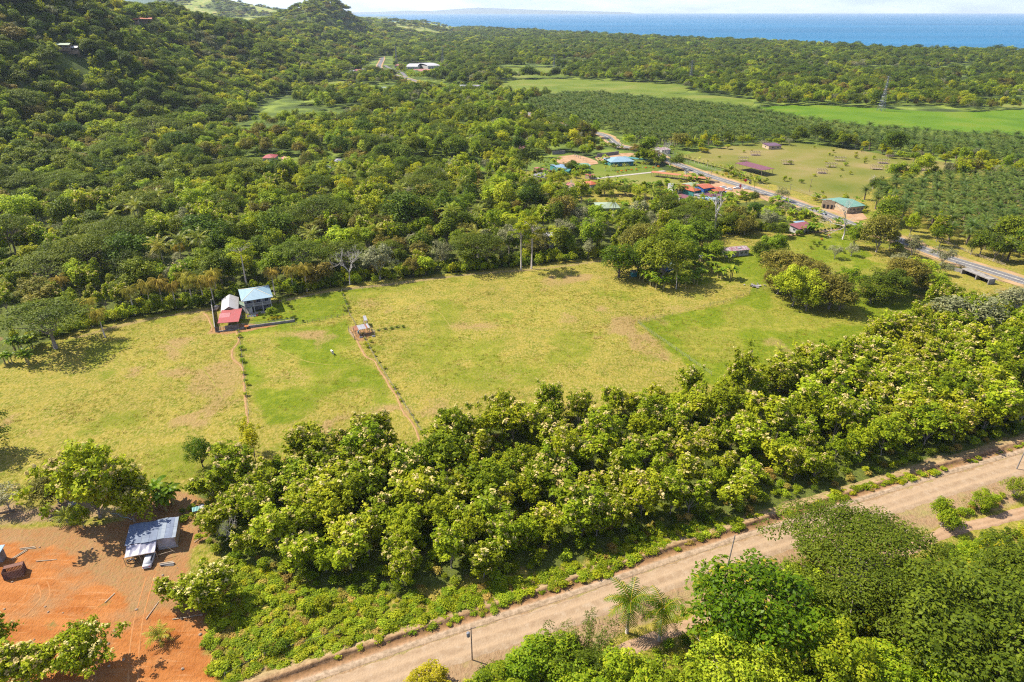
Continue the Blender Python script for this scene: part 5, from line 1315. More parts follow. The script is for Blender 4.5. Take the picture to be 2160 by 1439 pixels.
# leafless trees
for u, v, H, sd, sp, lb, nm, tr, dp, st in [(1777, 505, 21, 3, .50, 'bare forked tree with pale branches by the cream building', 'bare_tree', .42, 6, .8), (1412, 350, 19, 8, .55, 'bare spreading tree beside the highway shadow', 'bare_tree', .35, 6, .75),
        (1505, 500, 25, 14, .42, 'tall dead trunk with a few broken limbs', 'dead_tree', .42, 3, 1.3), (1195, 425, 13, 5, .4, 'thin dead tree in front of the red roofs', 'dead_tree', .2, 5, 1.0), (492, 1140, 6.5, 23, .55, 'leafless shrub-like tree at the plantation corner near the green shed', 'bare_tree', .12, 6, .6),
        (1000, 500, 12, 31, .6, 'grey leafless tree inside the forest edge', 'bare_tree', .25, 6, .6), (738, 600, 16, 37, .5, 'pale-limbed half bare tree behind the fence lane', 'bare_tree', .3, 6, .8), (1840, 398, 9, 41, .55, 'bare tree on the scrub field edge', 'bare_tree', .2, 5, .6),
        (1720, 610, 10, 47, .6, 'grey leafless tree behind the olive-brown tree', 'bare_tree', .25, 6, .6), (1300, 320, 10, 53, .6, 'leafless pinkish tree at the road curve', 'bare_tree', .2, 6, .6), (1800, 735, 4.5, 61, .8, 'cluster of dry stalks at the paddock end', 'dry_stalks', .06, 5, .5), (1175, 475, 10, 71, .6, 'grey leafless tree by the hidden white roof', 'bare_tree', .2, 6, .6)]:
    x, y = G(u, v); EXCL.append((x, y, 2.5)); plant_bare(x, y, H, sd, sp, lb, nm, tr, depth=dp, straight=st)
# fallen tree by the yard
tm, cm = bare_mesh('fallen', 90, 10, .6, BARK_DARK, .3, 5, .6)
x, y = G(30, 1080); o = empty('fallen_tree', (x, y, .5), 0, 'fallen dead tree with dark trunk lying on the pasture edge', 'tree'); o.rotation_euler = (R(78), 0, R(-50)); link('trunk', tm, o); link('crown', cm, o)
EXCL.append((x, y, 4))

rsh = np.random.RandomState(19)
for k in range(len(HIGHWAY)):
    x, y = HIGHWAY[k]; u, v, _ = proj(x, y, 0)
    if 1610 < u < 1960 and rsh.rand() < .3:
        L_ = math.hypot(x, y); off = rsh.uniform(9, 20)
        px_, py_ = x - x / L_ * off + rsh.normal() * 2, y - y / L_ * off
        if free_b(np.array([px_]), np.array([py_]), 1.0)[0]:
            EXCL.append((px_, py_, 2)); plant('roadside_tree', rsh.choice(['greyish', 'light', 'olive', 'fleshy']), px_, py_, rsh.uniform(4.5, 8), rsh.uniform(5.5, 8.5), label='loose roadside tree on the near bank of the highway', group='roadside trees on the near bank')
BELT = resample(GW([(1445, 318), (1560, 308), (1690, 300), (1760, 296), (1830, 318), (1920, 338), (2040, 352), (2200, 372)]), 1.0)
rsb = np.random.RandomState(61)
for k in range(64):
    b = BELT[rsb.randint(len(BELT))] + rsb.normal(size=2) * np.array([5, 7])
    plant('belt_tree', rsb.choice(['lime', 'lime', 'light', 'greyish']), float(b[0]), float(b[1]), rsb.uniform(4.5, 8.5), rsb.uniform(6, 10), label='yellow-green bushy tree in the belt between the scrub field and the far palms', group='bushy belt before the far palms')
# bananas: in front of the blue shack, by the barn, on the pasture corner, in the gardens
rs = np.random.RandomState(8)
BN = [('banana plant of the grove in front of the blue shack', 'bananas by the blue shack', [(1350, 590, 3), (1372, 602, 4), (1392, 612, 4), (1380, 590, 3), (1440, 605, 3), (1462, 598, 4), (1480, 590, 4), (1500, 575, 4), (1520, 585, 4), (1535, 590, 3), (1465, 570, 4), (1490, 560, 3), (1313, 578, 1), (1520, 552, 2), (1540, 550, 2)]),
      ('banana plant behind the blue-roofed barn', 'bananas behind the barn', [(352, 1075, 4), (365, 1062, 3), (335, 1062, 2)]),
      ('banana plant at the forest corner of the pasture', 'bananas at the pasture corner', [(40, 740, 5), (70, 735, 4), (20, 770, 4), (55, 765, 3)]),
      ('banana plant beside the gravel road', 'bananas by the road', [(1475, 1262, 1)])]
for lb, gr, lst in BN:
    for u, v, n in lst:
        for q in range(n):
            x, y = G(u + rs.uniform(-9, 9), v + rs.uniform(-5, 5)); plant_banana(x, y, rs.uniform(1.1, 1.7), lb, gr)
        x, y = G(u, v); EXCL.append((x, y, 2.5))

# ------------------------------------------------------------------ the woods behind the pasture: nearest trees one by one, the rest as one wood
KINDS = [  # species, tree name, label, group, share
 ('dark', 'broadleaf_tree', 'dark green domed broadleaf tree', 'dark broadleaf trees', .24),
 ('light', 'canopy_tree', 'fresh green loose-crowned tree', 'fresh green trees', .27),
 ('olive', 'scrub_tree', 'olive-brown round tree', 'olive-brown trees', .13),
 ('teak', 'teak_tree', 'cream-blossomed large-leaved tree', 'blossoming trees of the wood', .15),
 ('lime', 'yellow_green_tree', 'yellow-green tree', 'yellow-green trees', .08),
 ('fleshy', 'young_tree', 'small vivid green tree', 'vivid green trees', .04),
 ('greyish', 'grey_tree', 'greyish thin-leaved tree', 'greyish trees', .06),
 ('umbrella', 'umbrella_tree', 'flat-topped feathery tree', 'flat-topped trees', .035)]
HW_ = {'dark': (9, 17, .72, 1.0), 'light': (8.5, 16, .65, .92), 'olive': (7.5, 13, .8, 1.1), 'teak': (9, 14, .6, .8), 'lime': (9, 14, .6, .85), 'fleshy': (6, 10, .8, 1.0), 'greyish': (8, 12, .75, 1.0), 'umbrella': (11, 15, 1.2, 1.7)}
def species_at(x, y, rs, bias=None):
    n = len(x)
    w = np.tile(np.array([k[4] for k in KINDS]), (n, 1))
    for j in range(len(KINDS)):
        w[:, j] *= np.exp(5.0 * (vnoise(x, y, 55, 100 + j, 3) - .5))
    if bias is not None: w *= bias
    w /= w.sum(1)[:, None]
    return (w.cumsum(1) > rs.rand(n)[:, None]).argmax(1)

rs = np.random.RandomState(33)
def not_forest(X, Y):
    bad = sdf(X, Y, P_OPEN) > -0.5
    for f in FIELDS: bad |= sdf(X, Y, f) > -1.5
    for f in P_CLEARINGS: bad |= sdf(X, Y, f) > 0
    u_ = CX + FPX * X / (Y * CP + CAM_H * SP)
    bad |= (np.abs(u_ - 798) < 12) & (Y > 1350) & (Y < 5200)
    bad |= (sdf(X, Y, P_PALM_NEAR) > -2) | (sdf(X, Y, P_PALM_FAR) > -2)
    bad |= seg_dist(X, Y, HWs) < 8.5
    bad |= seg_dist(X, Y, FARM_LANE[::4]) < 4.0
    return bad
X, Y = jgrid(-420, 380, 225, 640, 8.8, rs, .48)
ok = in_view(X, Y, 0, 90, 14) & ~not_forest(X, Y) & free_b(X, Y, 1.5) & free(X, Y, 1.0) & (hill_z(X, Y) < .3)
vil = sdf(X, Y, P_VILLAGE) > 0
ok &= ~vil | (rs.rand(len(X)) < .62)
X, Y, vil = X[ok], Y[ok], vil[ok]
sp_ = species_at(X, Y, rs)
D = X * X + Y * Y
order = np.argsort(D)
made = {}; REST_X, REST_Y, REST_S = [], [], []
NEAR_N = 820
for c, k in enumerate(order):
    key, nm, lb, gr, _ = KINDS[sp_[k]]
    if c < NEAR_N and made.get(nm, 0) < 285:
        made[nm] = made.get(nm, 0) + 1
        h0, h1, wa, wb = HW_[key]
        H = rnd.uniform(h0, h1) * (.5 if vil[k] else rnd.choice([.7, .85, 1.0, 1.0, 1.15, 1.3])); W = H * rnd.uniform(wa, wb)
        if key == 'teak':
            v = rnd.choice([0, 1, 2, 4, 5, 6])
        else: v = None
        wh = nearest(float(X[k]), float(Y[k]), WM_)
        near_edge = float(sdf(X[k:k + 1], Y[k:k + 1], P_OPEN)[0]) > -14
        plant(nm, key, float(X[k]), float(Y[k]), H, W, var=v, label=(lb + ' ' + wh) if not vil[k] else lb + ' standing between the village houses', group=(gr + ' ' + wh) if not vil[k] else gr + ' of the village')
    else:
        REST_X.append(X[k]); REST_Y.append(Y[k]); REST_S.append(sp_[k])
X1, Y1, S1 = np.array(REST_X), np.array(REST_Y), np.array(REST_S, int)
# the plain further out
def ring(d0, d1, step, x0, x1):
    X, Y = jgrid(x0, x1, d0, d1, step, rs, .45)
    ok = in_view(X, Y, 0, 120, 16); return X[ok], Y[ok]
PX, PY, PS = [X1], [Y1], [np.full(len(X1), 1.0)]
coast = np.array(COAST)
for d0, d1, step, sc in [(640, 900, 10.5, 1.05), (900, 1300, 12.5, 1.2), (1300, 1900, 15.5, 1.4), (1900, 2800, 21, 1.75), (2800, 4200, 30, 2.2), (4200, 6500, 44, 2.8), (6500, 9500, 70, 3.6)]:
    X, Y = ring(d0, d1, step, -d1, d1)
    PX.append(X); PY.append(Y); PS.append(np.full(len(X), sc))
X = np.concatenate(PX); Y = np.concatenate(PY); S = np.concatenate(PS)
n1 = len(X1)
shore_poly = list(COAST) + [(4000, COAST[-1][1] - 200), (4000, -100), (-9000, -100), (-9000, 20000)]
bad = np.zeros(len(X), bool)
far_ = np.arange(len(X)) >= n1
bad[far_] = not_forest(X[far_], Y[far_]) | ~free_b(X[far_], Y[far_], 2.0) | (hill_z(X[far_], Y[far_]) > .3) | (sdf(X[far_], Y[far_], P_VILLAGE) > 0)
bad |= sdf(X, Y, shore_poly) < 12
op = vnoise(X, Y, 150, 222, 4)
bad |= far_ & (op > .66) & (Y < 1500)
near_hw = (seg_dist(X, Y, HWs) < np.where(Y > 900, 8 + .014 * Y, 8)) & far_
bad |= near_hw
bad |= far_ & ~free(X, Y, 0.5)
ok = ~bad
X, Y, S = X[ok], Y[ok], S[ok]
sp2 = species_at(X, Y, rs, np.where((Y > 1000)[:, None], np.array([2.4, .6, 1.3, .22, .15, .3, .9, .9]), 1.0))
def far_objs(keys):
    objs, start = [], {}
    for k in keys:
        start[k] = (len(objs), len(CROWNS[k])); objs += list(CROWNS[k].values())
    return objs, start
objs, start = far_objs([k[0] for k in KINDS])
def dims(sp, S, rs):
    sc = np.zeros((len(sp), 3)); idx = np.zeros(len(sp), int)
    for j, kd in enumerate(KINDS):
        m = sp == j; key = kd[0]; s0, n = start[key]
        idx[m] = s0 + rs.randint(0, n, m.sum())
        h0, h1, wa, wb = HW_[key]; H = rs.uniform(h0, h1, m.sum()); W = H * rs.uniform(wa, wb, m.sum())
        hn, wn = SPEC[key][0][3], SPEC[key][0][4]
        s_ = S[m] * rs.choice([.65, .8, .95, 1.05, 1.2, 1.45], m.sum())
        an = rs.uniform(.8, 1.25, m.sum()); sc[m, 0] = W / wn * s_ * an; sc[m, 1] = W / wn * s_ / an; sc[m, 2] = H / hn * np.minimum(1.25, s_ ** .35)
    return sc, idx
sc, idx = dims(sp2, S, rs)
scatter_stuff('forest', np.stack([X, Y, np.full(len(X), -.4)], 1), sc, rs.uniform(0, 6.28, len(X)), idx, objs)
# undergrowth that closes the wood towards the ground
# the wooded hills
HX, HY, HS = [], [], []
for y0, y1, step, s in [(150, 520, 8.0, 1.0), (520, 900, 9.2, 1.1), (900, 1400, 12.0, 1.3), (1400, 2100, 16, 1.5), (2100, 3200, 22, 1.9), (3200, 4600, 34, 2.4)]:
    X, Y = jgrid(-2300, -270, y0, y1, step, rs, .45); z = hill_z(X, Y)
    ok = (z >= .3) & in_view(X, Y, z, 120, 16) & (X > -0.62 * Y - 420)
    ok &= rs.rand(len(X)) > .97 * hill_pasture(X, Y)
    ok &= free(X, Y, 0.5)
    HX.append(X[ok]); HY.append(Y[ok]); HS.append(np.full(ok.sum(), s))
X = np.concatenate(HX); Y = np.concatenate(HY); S = np.concatenate(HS)
HCLEAR = [GT(308, 60), GT(140, 120), GT(160, 124)]
for hx, hy, hz_ in HCLEAR:
    L_ = math.hypot(hx, hy)
    k_ = seg_dist(X, Y, [(hx, hy), (hx - hx / L_ * 30, hy - hy / L_ * 30)]) > 10
    X, Y, S = X[k_], Y[k_], S[k_]
sp3 = species_at(X, Y, rs, np.array([1.2, 1.2, 1.2, .8, .9, .6, .9, .7]))
sc, idx = dims(sp3, S, rs)
sc[:, :2] *= 1.12
scatter_stuff('hill_forest', np.stack([X, Y, hill_z(X, Y) - .8], 1), sc, rs.uniform(0, 6.28, len(X)), idx, objs)

# ------------------------------------------------------------------ oil palms
def palms(poly, step, rs):
    xs = [p[0] for p in poly]; ys = [p[1] for p in poly]
    X, Y = jgrid(min(xs), max(xs), min(ys), max(ys), step, rs, .10)
    ok = (sdf(X, Y, poly) > 0) & in_view(X, Y, 0, 50, 9) & free_b(X, Y, -2) & free(X, Y, 0.5) & (seg_dist(X, Y, HWs) > 13)
    for f in FIELDS: ok &= sdf(X, Y, f) < -1
    return X[ok], Y[ok]
xa, ya = palms(P_PALM_NEAR, 8.2, rs); xb, yb = palms(P_PALM_FAR, 8.6, rs)
X = np.concatenate([xa, xb]); Y = np.concatenate([ya, yb])
order = np.argsort(X * X + Y * Y)
for k in order[:290]:
    plant_palm('oil_palm', 'oil', float(X[k]), float(Y[k]), rnd.uniform(.82, 1.12), label='dark green oil palm ' + nearest(float(X[k]), float(Y[k]), PMK), group='oil palms ' + nearest(float(X[k]), float(Y[k]), PMK))
r_ = order[290:]
objs_p = list(CROWNS['oil'].values()); s = rs.uniform(.85, 1.15, len(r_))
scatter_stuff('oil_palm_plantation', np.stack([X[r_], Y[r_], np.full(len(r_), -.3)], 1), np.stack([s, s, s], 1), rs.uniform(0, 6.28, len(r_)), rs.randint(0, len(objs_p), len(r_)), objs_p)

# ------------------------------------------------------------------ shrubs
def shrubs(name, key, lst, label, group, s0=.7, s1=1.2, cat='shrub'):
    for u, v in lst:
        x, y = G(u, v); plant_shrub(name, key, x, y, rnd.uniform(s0, s1), label=label, cat=cat, group=group)
shrubs('shrub', 'green', [(503, 700), (505, 712), (509, 738), (507, 752), (512, 764), (515, 790), (518, 806), (522, 812), (519, 835)], 'leafy shrub of the living fence along the first footpath', 'living fence by the first footpath', .5, .9)
shrubs('shrub', 'limebush', [(765, 706), (770, 716), (772, 727), (776, 733), (783, 722), (792, 752), (800, 765), (812, 778), (832, 820), (838, 830), (846, 846), (868, 875), (878, 890), (788, 742)], 'low shrub of the fence line along the second footpath', 'fence line by the second footpath', .5, .9)
shrubs('shrub', 'green', [(720, 613), (723, 622), (727, 632), (731, 641), (735, 650), (739, 660), (721, 606), (729, 637)], 'clipped shrub of the hedge between lawn and pasture', 'hedge between lawn and pasture', .45, .75)
shrubs('shrub', 'vividbush', [(798, 698), (812, 695), (826, 694), (838, 691), (850, 690)], 'small sapling on the cross fence beside the cattle pen', 'saplings by the cattle pen', .5, .8)
shrubs('garden_shrub', 'yellowbush', [(566, 677), (574, 675), (583, 674), (592, 673), (564, 663)], 'yellow-leaved garden shrub beside the low front wall', 'yellow garden shrubs', .5, .8)
shrubs('garden_shrub', 'darkbush', [(594, 630), (600, 640), (590, 634), (615, 652), (618, 675), (622, 672), (608, 645), (586, 640), (640, 680)], 'dark green garden shrub on the house lawn', 'dark garden shrubs', .4, .9)
shrubs('garden_shrub', 'vividbush', [(560, 665), (548, 662), (556, 671), (572, 668), (605, 672)], 'small green garden plant on the house lawn', 'garden plants', .4, .6)
shrubs('garden_shrub', 'orangebush', [(1748, 500), (1733, 508)], 'orange garden shrub on the lawn below the red roof', 'orange garden shrubs', .9, 1.3)
shrubs('garden_shrub', 'orangebush', [(1303, 366), (1311, 364), (1320, 363), (1332, 361), (1342, 360), (1362, 357), (1378, 356), (1388, 355), (1357, 345)], 'orange croton shrub along the pale garden path', 'orange shrubs by the garden path', 1.0, 1.5)
shrubs('hedge', 'darkbush', [(1672 + k * 7.5, 497 - k * 1.1 + (k % 2)) for k in range(13)], 'dark clipped bush of the hedge along the garden path', 'hedge by the garden path', .6, .8, 'hedge')
shrubs('garden_shrub', 'darkbush', [(1715, 515), (1722, 520), (1710, 525), (1728, 516), (1738, 525), (1770, 530), (1780, 535)], 'dark shrub on the sloping lawn', 'shrubs on the sloping lawn', .6, 1.0)
shrubs('road_shrub', 'green', [(1500 + k * 12, 362 + k * 4.6) for k in range(4)], 'bushy plant on the flower bed by the car park', 'flower bed bushes', .6, .9)
for k in range(10):
    x, y = G(1275 + k * 13 + rnd.uniform(-3, 3), 362 - k * 1.4 + rnd.uniform(-2, 2)); plant_palm('garden_palm', 'ornamental', x, y, rnd.uniform(.8, 1.1), label='ornamental palm in the row along the pale garden path', group='ornamental palms by the path')
for k in range(22):
    x, y = G(1420 + k * 9.0, 327 + k * 2.95 + rnd.uniform(-1, 1)); plant_palm('verge_palm', 'ornamental', x, y, rnd.uniform(.7, 1.2), label='young palm in the row along the far side of the highway', group='young palms by the highway')
rs2 = np.random.RandomState(91)
for k in range(58):
    u, v = rs2.uniform(1450, 1850), rs2.uniform(312, 420)
    x, y = G(u, v)
    if float(sdf(np.array([x]), np.array([y]), FIELDS[12])[0]) > 2 and free_b(np.array([x]), np.array([y]), 0)[0]:
        plant_shrub('field_shrub', rs2.choice(['green', 'limebush', 'teakling']), x, y, rs2.uniform(.7, 1.7), label='scattered shrub on the scrub field beyond the highway', group='shrubs of the scrub field')

# weeds and undergrowth nobody could count
def fill(name, polyfun, x0, x1, y0, y1, step, keys, s0, s1, seed, dens=1.0, sz=1.0, zf=None):
    rs = np.random.RandomState(seed)
    X, Y = jgrid(x0, x1, y0, y1, step, rs, .48)
    ok = in_view(X, Y, 0, 60, 2)
    X, Y = X[ok], Y[ok]
    p = polyfun(X, Y); ok = rs.rand(len(X)) < p * dens
    X, Y = X[ok], Y[ok]
    objs = [];
    for k in sorted(set(keys)): objs += list(CROWNS[k].values())
    s = rs.uniform(s0, s1, len(X))
    return scatter_stuff(name, np.stack([X, Y, zf(X, Y) if zf else X * 0], 1), np.stack([s, s, s * sz], 1), rs.uniform(0, 6.28, len(X)), rs.randint(0, len(objs), len(X)), objs)
# one of each weed kind stands in view so that the rest can repeat it
for key, nm, (u, v) in [('drybush', 'dry_weed', (1262, 1178)), ('teakling', 'sapling', (640, 1290)), ('darkbush', 'shrub', (565, 1378)), ('vividbush', 'shrub', (520, 1255)), ('limebush', 'shrub', (610, 1345))]:
    for j in range(len(SHRUB[key])):
        x, y = G(u + j * 17, v + (j % 2) * 9 - j * 5)
        fm, sm, h, w = SHRUB[key][j]; lb = {'dry_weed': 'dry straw-coloured weed clump on the road bank', 'sapling': 'large-leaved sapling in the rank growth by the road', 'shrub': 'dark bush in the rank growth near the road corner'}[nm]
        if key == 'vividbush': lb = 'vivid green vine clump beside the ditch of the yard'
        if key == 'limebush': lb = 'yellow-green weed clump in the rank growth by the road'
        o = empty(nm, (x, y, 0), rnd.uniform(0, 6), lb, 'shrub', lb + ' kind'); link('stem', sm, o); c = link('foliage', fm, o); CROWNS.setdefault(key, {}).setdefault(fm.name, c)
P_RANK = GW([(445, 1440), (440, 1300), (415, 1215), (480, 1180), (700, 1250), (900, 1262), (1060, 1225), (1260, 1180), (1330, 1130), (1560, 1095), (1700, 1065), (1860, 1012), (2010, 988), (2230, 917), (2300, 860), (2320, 900), (2180, 935), (1960, 1005), (1860, 1030), (1640, 1090), (1560, 1112), (1500, 1135), (1380, 1172), (1280, 1215), (1180, 1240), (1000, 1300), (860, 1340), (620, 1405), (480, 1440)])
fill('undergrowth', lambda x, y: smooth(sdf(x, y, P_RANK) / 1.5 + .5), -110, 320, 60, 260, 1.0, ['vividbush', 'limebush', 'green', 'teakling', 'drybush'], .4, 1.15, 3, .85, .5)
fill('undergrowth', lambda x, y: (sdf(x, y, P_TEAK) > -1) * (seg_dist(x, y, DIRT_ROAD[::6]) > 9.5), -110, 320, 60, 290, 2.3, ['green', 'vividbush', 'teakling', 'darkbush', 'drybush'], .6, 1.25, 4, .75)
fill('undergrowth', lambda x, y: (np.abs(sdf(x, y, P_OPEN) + 5.5) < 5.0) * (x < 150) * (seg_dist(x, y, FARM_LANE[::4]) > 2.2) * free_b(x, y), -320, 200, 200, 430, 2.2, ['green', 'darkbush', 'green', 'teakling', 'darkbush'], .8, 1.9, 5, .8, 1.3)
P_LOW = GW([(1000, 1600), (880, 1470), (1040, 1420), (1180, 1380), (1300, 1390), (1430, 1340), (1560, 1290), (1700, 1260), (1880, 1190), (2000, 1150), (2250, 1090), (2500, 1000), (2500, 1700)])
fill('undergrowth', lambda x, y: (sdf(x, y, P_LOW) > 0) * (seg_dist(x, y, TRACK[::4]) > 2.6), -40, 190, 55, 170, 1.8, ['green', 'vividbush', 'limebush', 'darkbush'], .6, 1.3, 6, .8)
P_STRIP = GW([(1560, 1225), (1700, 1180), (1900, 1120), (2000, 1085), (2250, 1000), (2300, 1020), (2020, 1105), (1900, 1150), (1700, 1215)])
fill('undergrowth', lambda x, y: (sdf(x, y, P_STRIP) > 0) * (seg_dist(x, y, TRACK[::4]) > 2.2), 0, 220, 70, 200, 1.7, ['green', 'vividbush', 'limebush', 'darkbush', 'drybush'], .5, 1.1, 16, .6)
def in_caps(x, y):
    return (~free_b(x, y, -1.5)) & (y > 300) & (hill_z(x, y) < .3) & (seg_dist(x, y, HWs) > 9) & (sdf(x, y, P_OPEN) < 0)
CORE = [(G(u, v), r * .75) for u, v, r, f in BUILD_CLEAR]
def caps_p(x, y):
    p = in_caps(x, y).astype(float)
    for (cx, cy), r in CORE: p *= np.hypot(x - cx, y - cy) > r
    for f in FIELDS[-8:]: p *= sdf(x, y, f) < 0
    return p
fill('garden_growth', caps_p, -420, 420, 320, 1500, 3.2, ['green', 'banana', 'limebush', 'darkbush', 'teakling'], .9, 1.9, 17, .7)
# pasture tufts
for nm, key, k in (('grass_tuft', 'weed', 1), ('grass_tuft', 'dryweed', 2), ('grass_tuft', 'weed', 3)):
    x, y = G(930 + 40 * k, 760 + 20 * k); o = link(nm, tuft_mesh('grass_tuft', key, k), None, (x, y, .05)); tag(o, kind='stuff')
    CROWNS.setdefault('tuft', {})[o.name] = o
def grass_p(x, y):
    at = ground_attrs(x, y)
    n = vnoise(x, y, 9, 61, 4)
    return (sdf(x, y, P_OPEN) > 0) * (at['dirt'] < .4) * (at['verge'] < .3) * (at['path'] < .2) * (at['floor'] < .6) * smooth((n - .34) * 3) * np.clip(1.25 - .7 * at['lush'], .2, 1)
fill('pasture_grass', grass_p, -230, 300, 60, 400, 1.05, ['tuft'], .6, 1.3, 7, .45, .8)
fill('bank_grass', lambda x, y: ((seg_dist(x, y, DIRT_ROAD[::6]) > 4.2) & (seg_dist(x, y, DIRT_ROAD[::6]) < 10.5)) * smooth((vnoise(x, y, 4, 5, 3) - .45) * 5), -120, 260, 60, 240, .7, ['tuft'], .5, 1.1, 8, .6, .7)
# ================================================================== BUILDINGS AND OTHER MADE THINGS
WHITE = mat('white_paint', (0.384, 0.372, 0.353), (0.285, 0.273, 0.260), scale=0.7, rough=0.8)
CREAM = mat('cream_paint', (0.409, 0.310, 0.186), (0.322, 0.242, 0.149), scale=0.7, rough=0.8)
GREYW = mat('grey_plaster', (0.211, 0.198, 0.192), (0.136, 0.130, 0.124), scale=0.8, rough=0.9)
CONC = mat('concrete', (0.248, 0.229, 0.205), (0.149, 0.136, 0.124), scale=0.7, rough=0.9, detail=7)
WOOD = mat('weathered_wood', (0.30, 0.22, 0.15), (0.18, 0.13, 0.09), scale=1.5, rough=0.9)
WOODP = mat('pale_wood', (0.310, 0.248, 0.174), (0.211, 0.161, 0.112), scale=1.5, rough=0.9)
TEAL = mat('teal_paint', (0.037, 0.186, 0.186), scale=0.8); BLUE = mat('blue_paint', (0.031, 0.105, 0.298), scale=0.8)
SKYB = mat('pale_blue_paint', (0.217, 0.360, 0.409), scale=0.8); GREENP = mat('pale_green_paint', (0.260, 0.347, 0.273), scale=0.8)
GLASS = mat('dark_glass', (0.03, 0.035, 0.045), (0.02, 0.02, 0.03), rough=0.15, spec=0.6)
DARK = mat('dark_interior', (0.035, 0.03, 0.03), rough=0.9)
METAL = mat('grey_steel', (0.223, 0.229, 0.248), (0.149, 0.155, 0.167), scale=2, rough=0.5, metal=0.4)
WIRE = mat('wire', (0.22, 0.21, 0.20), rough=0.6, metal=0.3)
def roofs(name, c, c2=None, axis=0, rust=.5): return tin(name, c, c2 or tuple(x * .7 for x in c), rust, axis)
T_SKY = roofs('roof_sky_blue', (0.33, 0.50, 0.60), (0.28, 0.44, 0.54)); T_WHITE = roofs('roof_white', (0.66, 0.64, 0.62), (0.55, 0.52, 0.50), 1)
T_RED = roofs('roof_red', (0.52, 0.095, 0.085), (0.42, 0.10, 0.09)); T_BARN = roofs('roof_barn_zinc', (0.20, 0.26, 0.35), (0.13, 0.17, 0.25), 1, .6)
T_ORNG = roofs('roof_orange', (0.62, 0.15, 0.045), (0.48, 0.13, 0.05)); T_MAROON = roofs('roof_maroon', (0.27, 0.075, 0.09), (0.22, 0.08, 0.09)); T_GREEN = roofs('roof_green', (0.21, 0.42, 0.31), (0.16, 0.34, 0.26))
T_PALEG = roofs('roof_pale_green', (0.40, 0.50, 0.32), (0.33, 0.40, 0.27)); T_LAV = roofs('roof_lavender_grey', (0.42, 0.38, 0.44), (0.30, 0.27, 0.31)); T_BLUE = roofs('roof_blue', (0.30, 0.46, 0.62), (0.24, 0.38, 0.52)); T_TEAL = roofs('roof_teal', (0.10, 0.36, 0.34), (0.08, 0.28, 0.28))
T_SALMON = roofs('roof_salmon', (0.58, 0.20, 0.15), (0.47, 0.16, 0.13)); T_ZINC = roofs('roof_zinc', (0.50, 0.50, 0.53), (0.36, 0.33, 0.33)); T_RUST = roofs('roof_rust', (0.46, 0.17, 0.06), (0.30, 0.12, 0.06)); T_PATCH = roofs('roof_patched_maroon', (0.34, 0.10, 0.12), (0.62, 0.56, 0.55), 0, .25)
T_WALK = roofs('roof_walkway', (0.64, 0.25, 0.10), (0.52, 0.19, 0.09))

def rect(px, z):
    """centre, width, depth and heading of the rectangle whose corners (front left, front right, back right, back left) were read off the photograph"""
    P = [np.array(G(u, v, z)) for u, v in px]
    c = sum(P) / 4
    e = (P[1] - P[0]) + (P[2] - P[3]); f = (P[3] - P[0]) + (P[2] - P[1])
    w = np.linalg.norm(e) / 2; d = np.linalg.norm(f) / 2
    return c[0], c[1], w, d, math.atan2(e[1], e[0])

def roof_mesh(kind, w, d, z, rise, th=0.14):
    mb = MB(); a, b = w / 2, d / 2
    if kind == 'flat':
        mb.slab([(-a, -b, z), (a, -b, z), (a, b, z + rise), (-a, b, z + rise)], th)
    elif kind == 'gable_x':
        mb.slab([(-a, -b, z), (a, -b, z), (a, 0, z + rise), (-a, 0, z + rise)], th); mb.slab([(-a, 0, z + rise), (a, 0, z + rise), (a, b, z), (-a, b, z)], th)
    elif kind == 'gable_y':
        mb.slab([(-a, -b, z), (0, -b, z + rise), (0, b, z + rise), (-a, b, z)], th); mb.slab([(0, -b, z + rise), (a, -b, z), (a, b, z), (0, b, z + rise)], th)
    else:
        r = max(0.0, a - b); q = max(0.0, b - a)
        A, B = (-r, -q, z + rise), (r, q, z + rise)
        c1, c2, c3, c4 = (-a, -b, z), (a, -b, z), (a, b, z), (-a, b, z)
        if r > 0: fs = [[c1, c2, B, A], [c2, c3, B], [c3, c4, A, B], [c4, c1, A]]
        elif q > 0: fs = [[c1, c2, A], [c2, c3, B, A], [c3, c4, B], [c4, c1, A, B]]
        else: fs = [[c1, c2, A], [c2, c3, A], [c3, c4, A], [c4, c1, A]]
        for f in fs: mb.slab(f, th)
    return mb

def add_window(root, x, y, z, w, h, rz, frame=WHITE):
    mb = MB(); c, s = math.cos(rz), math.sin(rz)
    for dx, dz, sx, sz in ((-w / 2, 0, .1, h + .1), (w / 2, 0, .1, h + .1), (0, h / 2, w, .1), (0, -h / 2, w, .1), (0, 0, .06, h)):
        mb.box((x + dx * c, y + dx * s, z + dz), (sx, .1, sz), rz)
    f = mb.build('window', frame, root)
    p = MB(); p.box((x, y, z), (w - .1, .05, h - .1), rz); p.build('pane', GLASS, f)

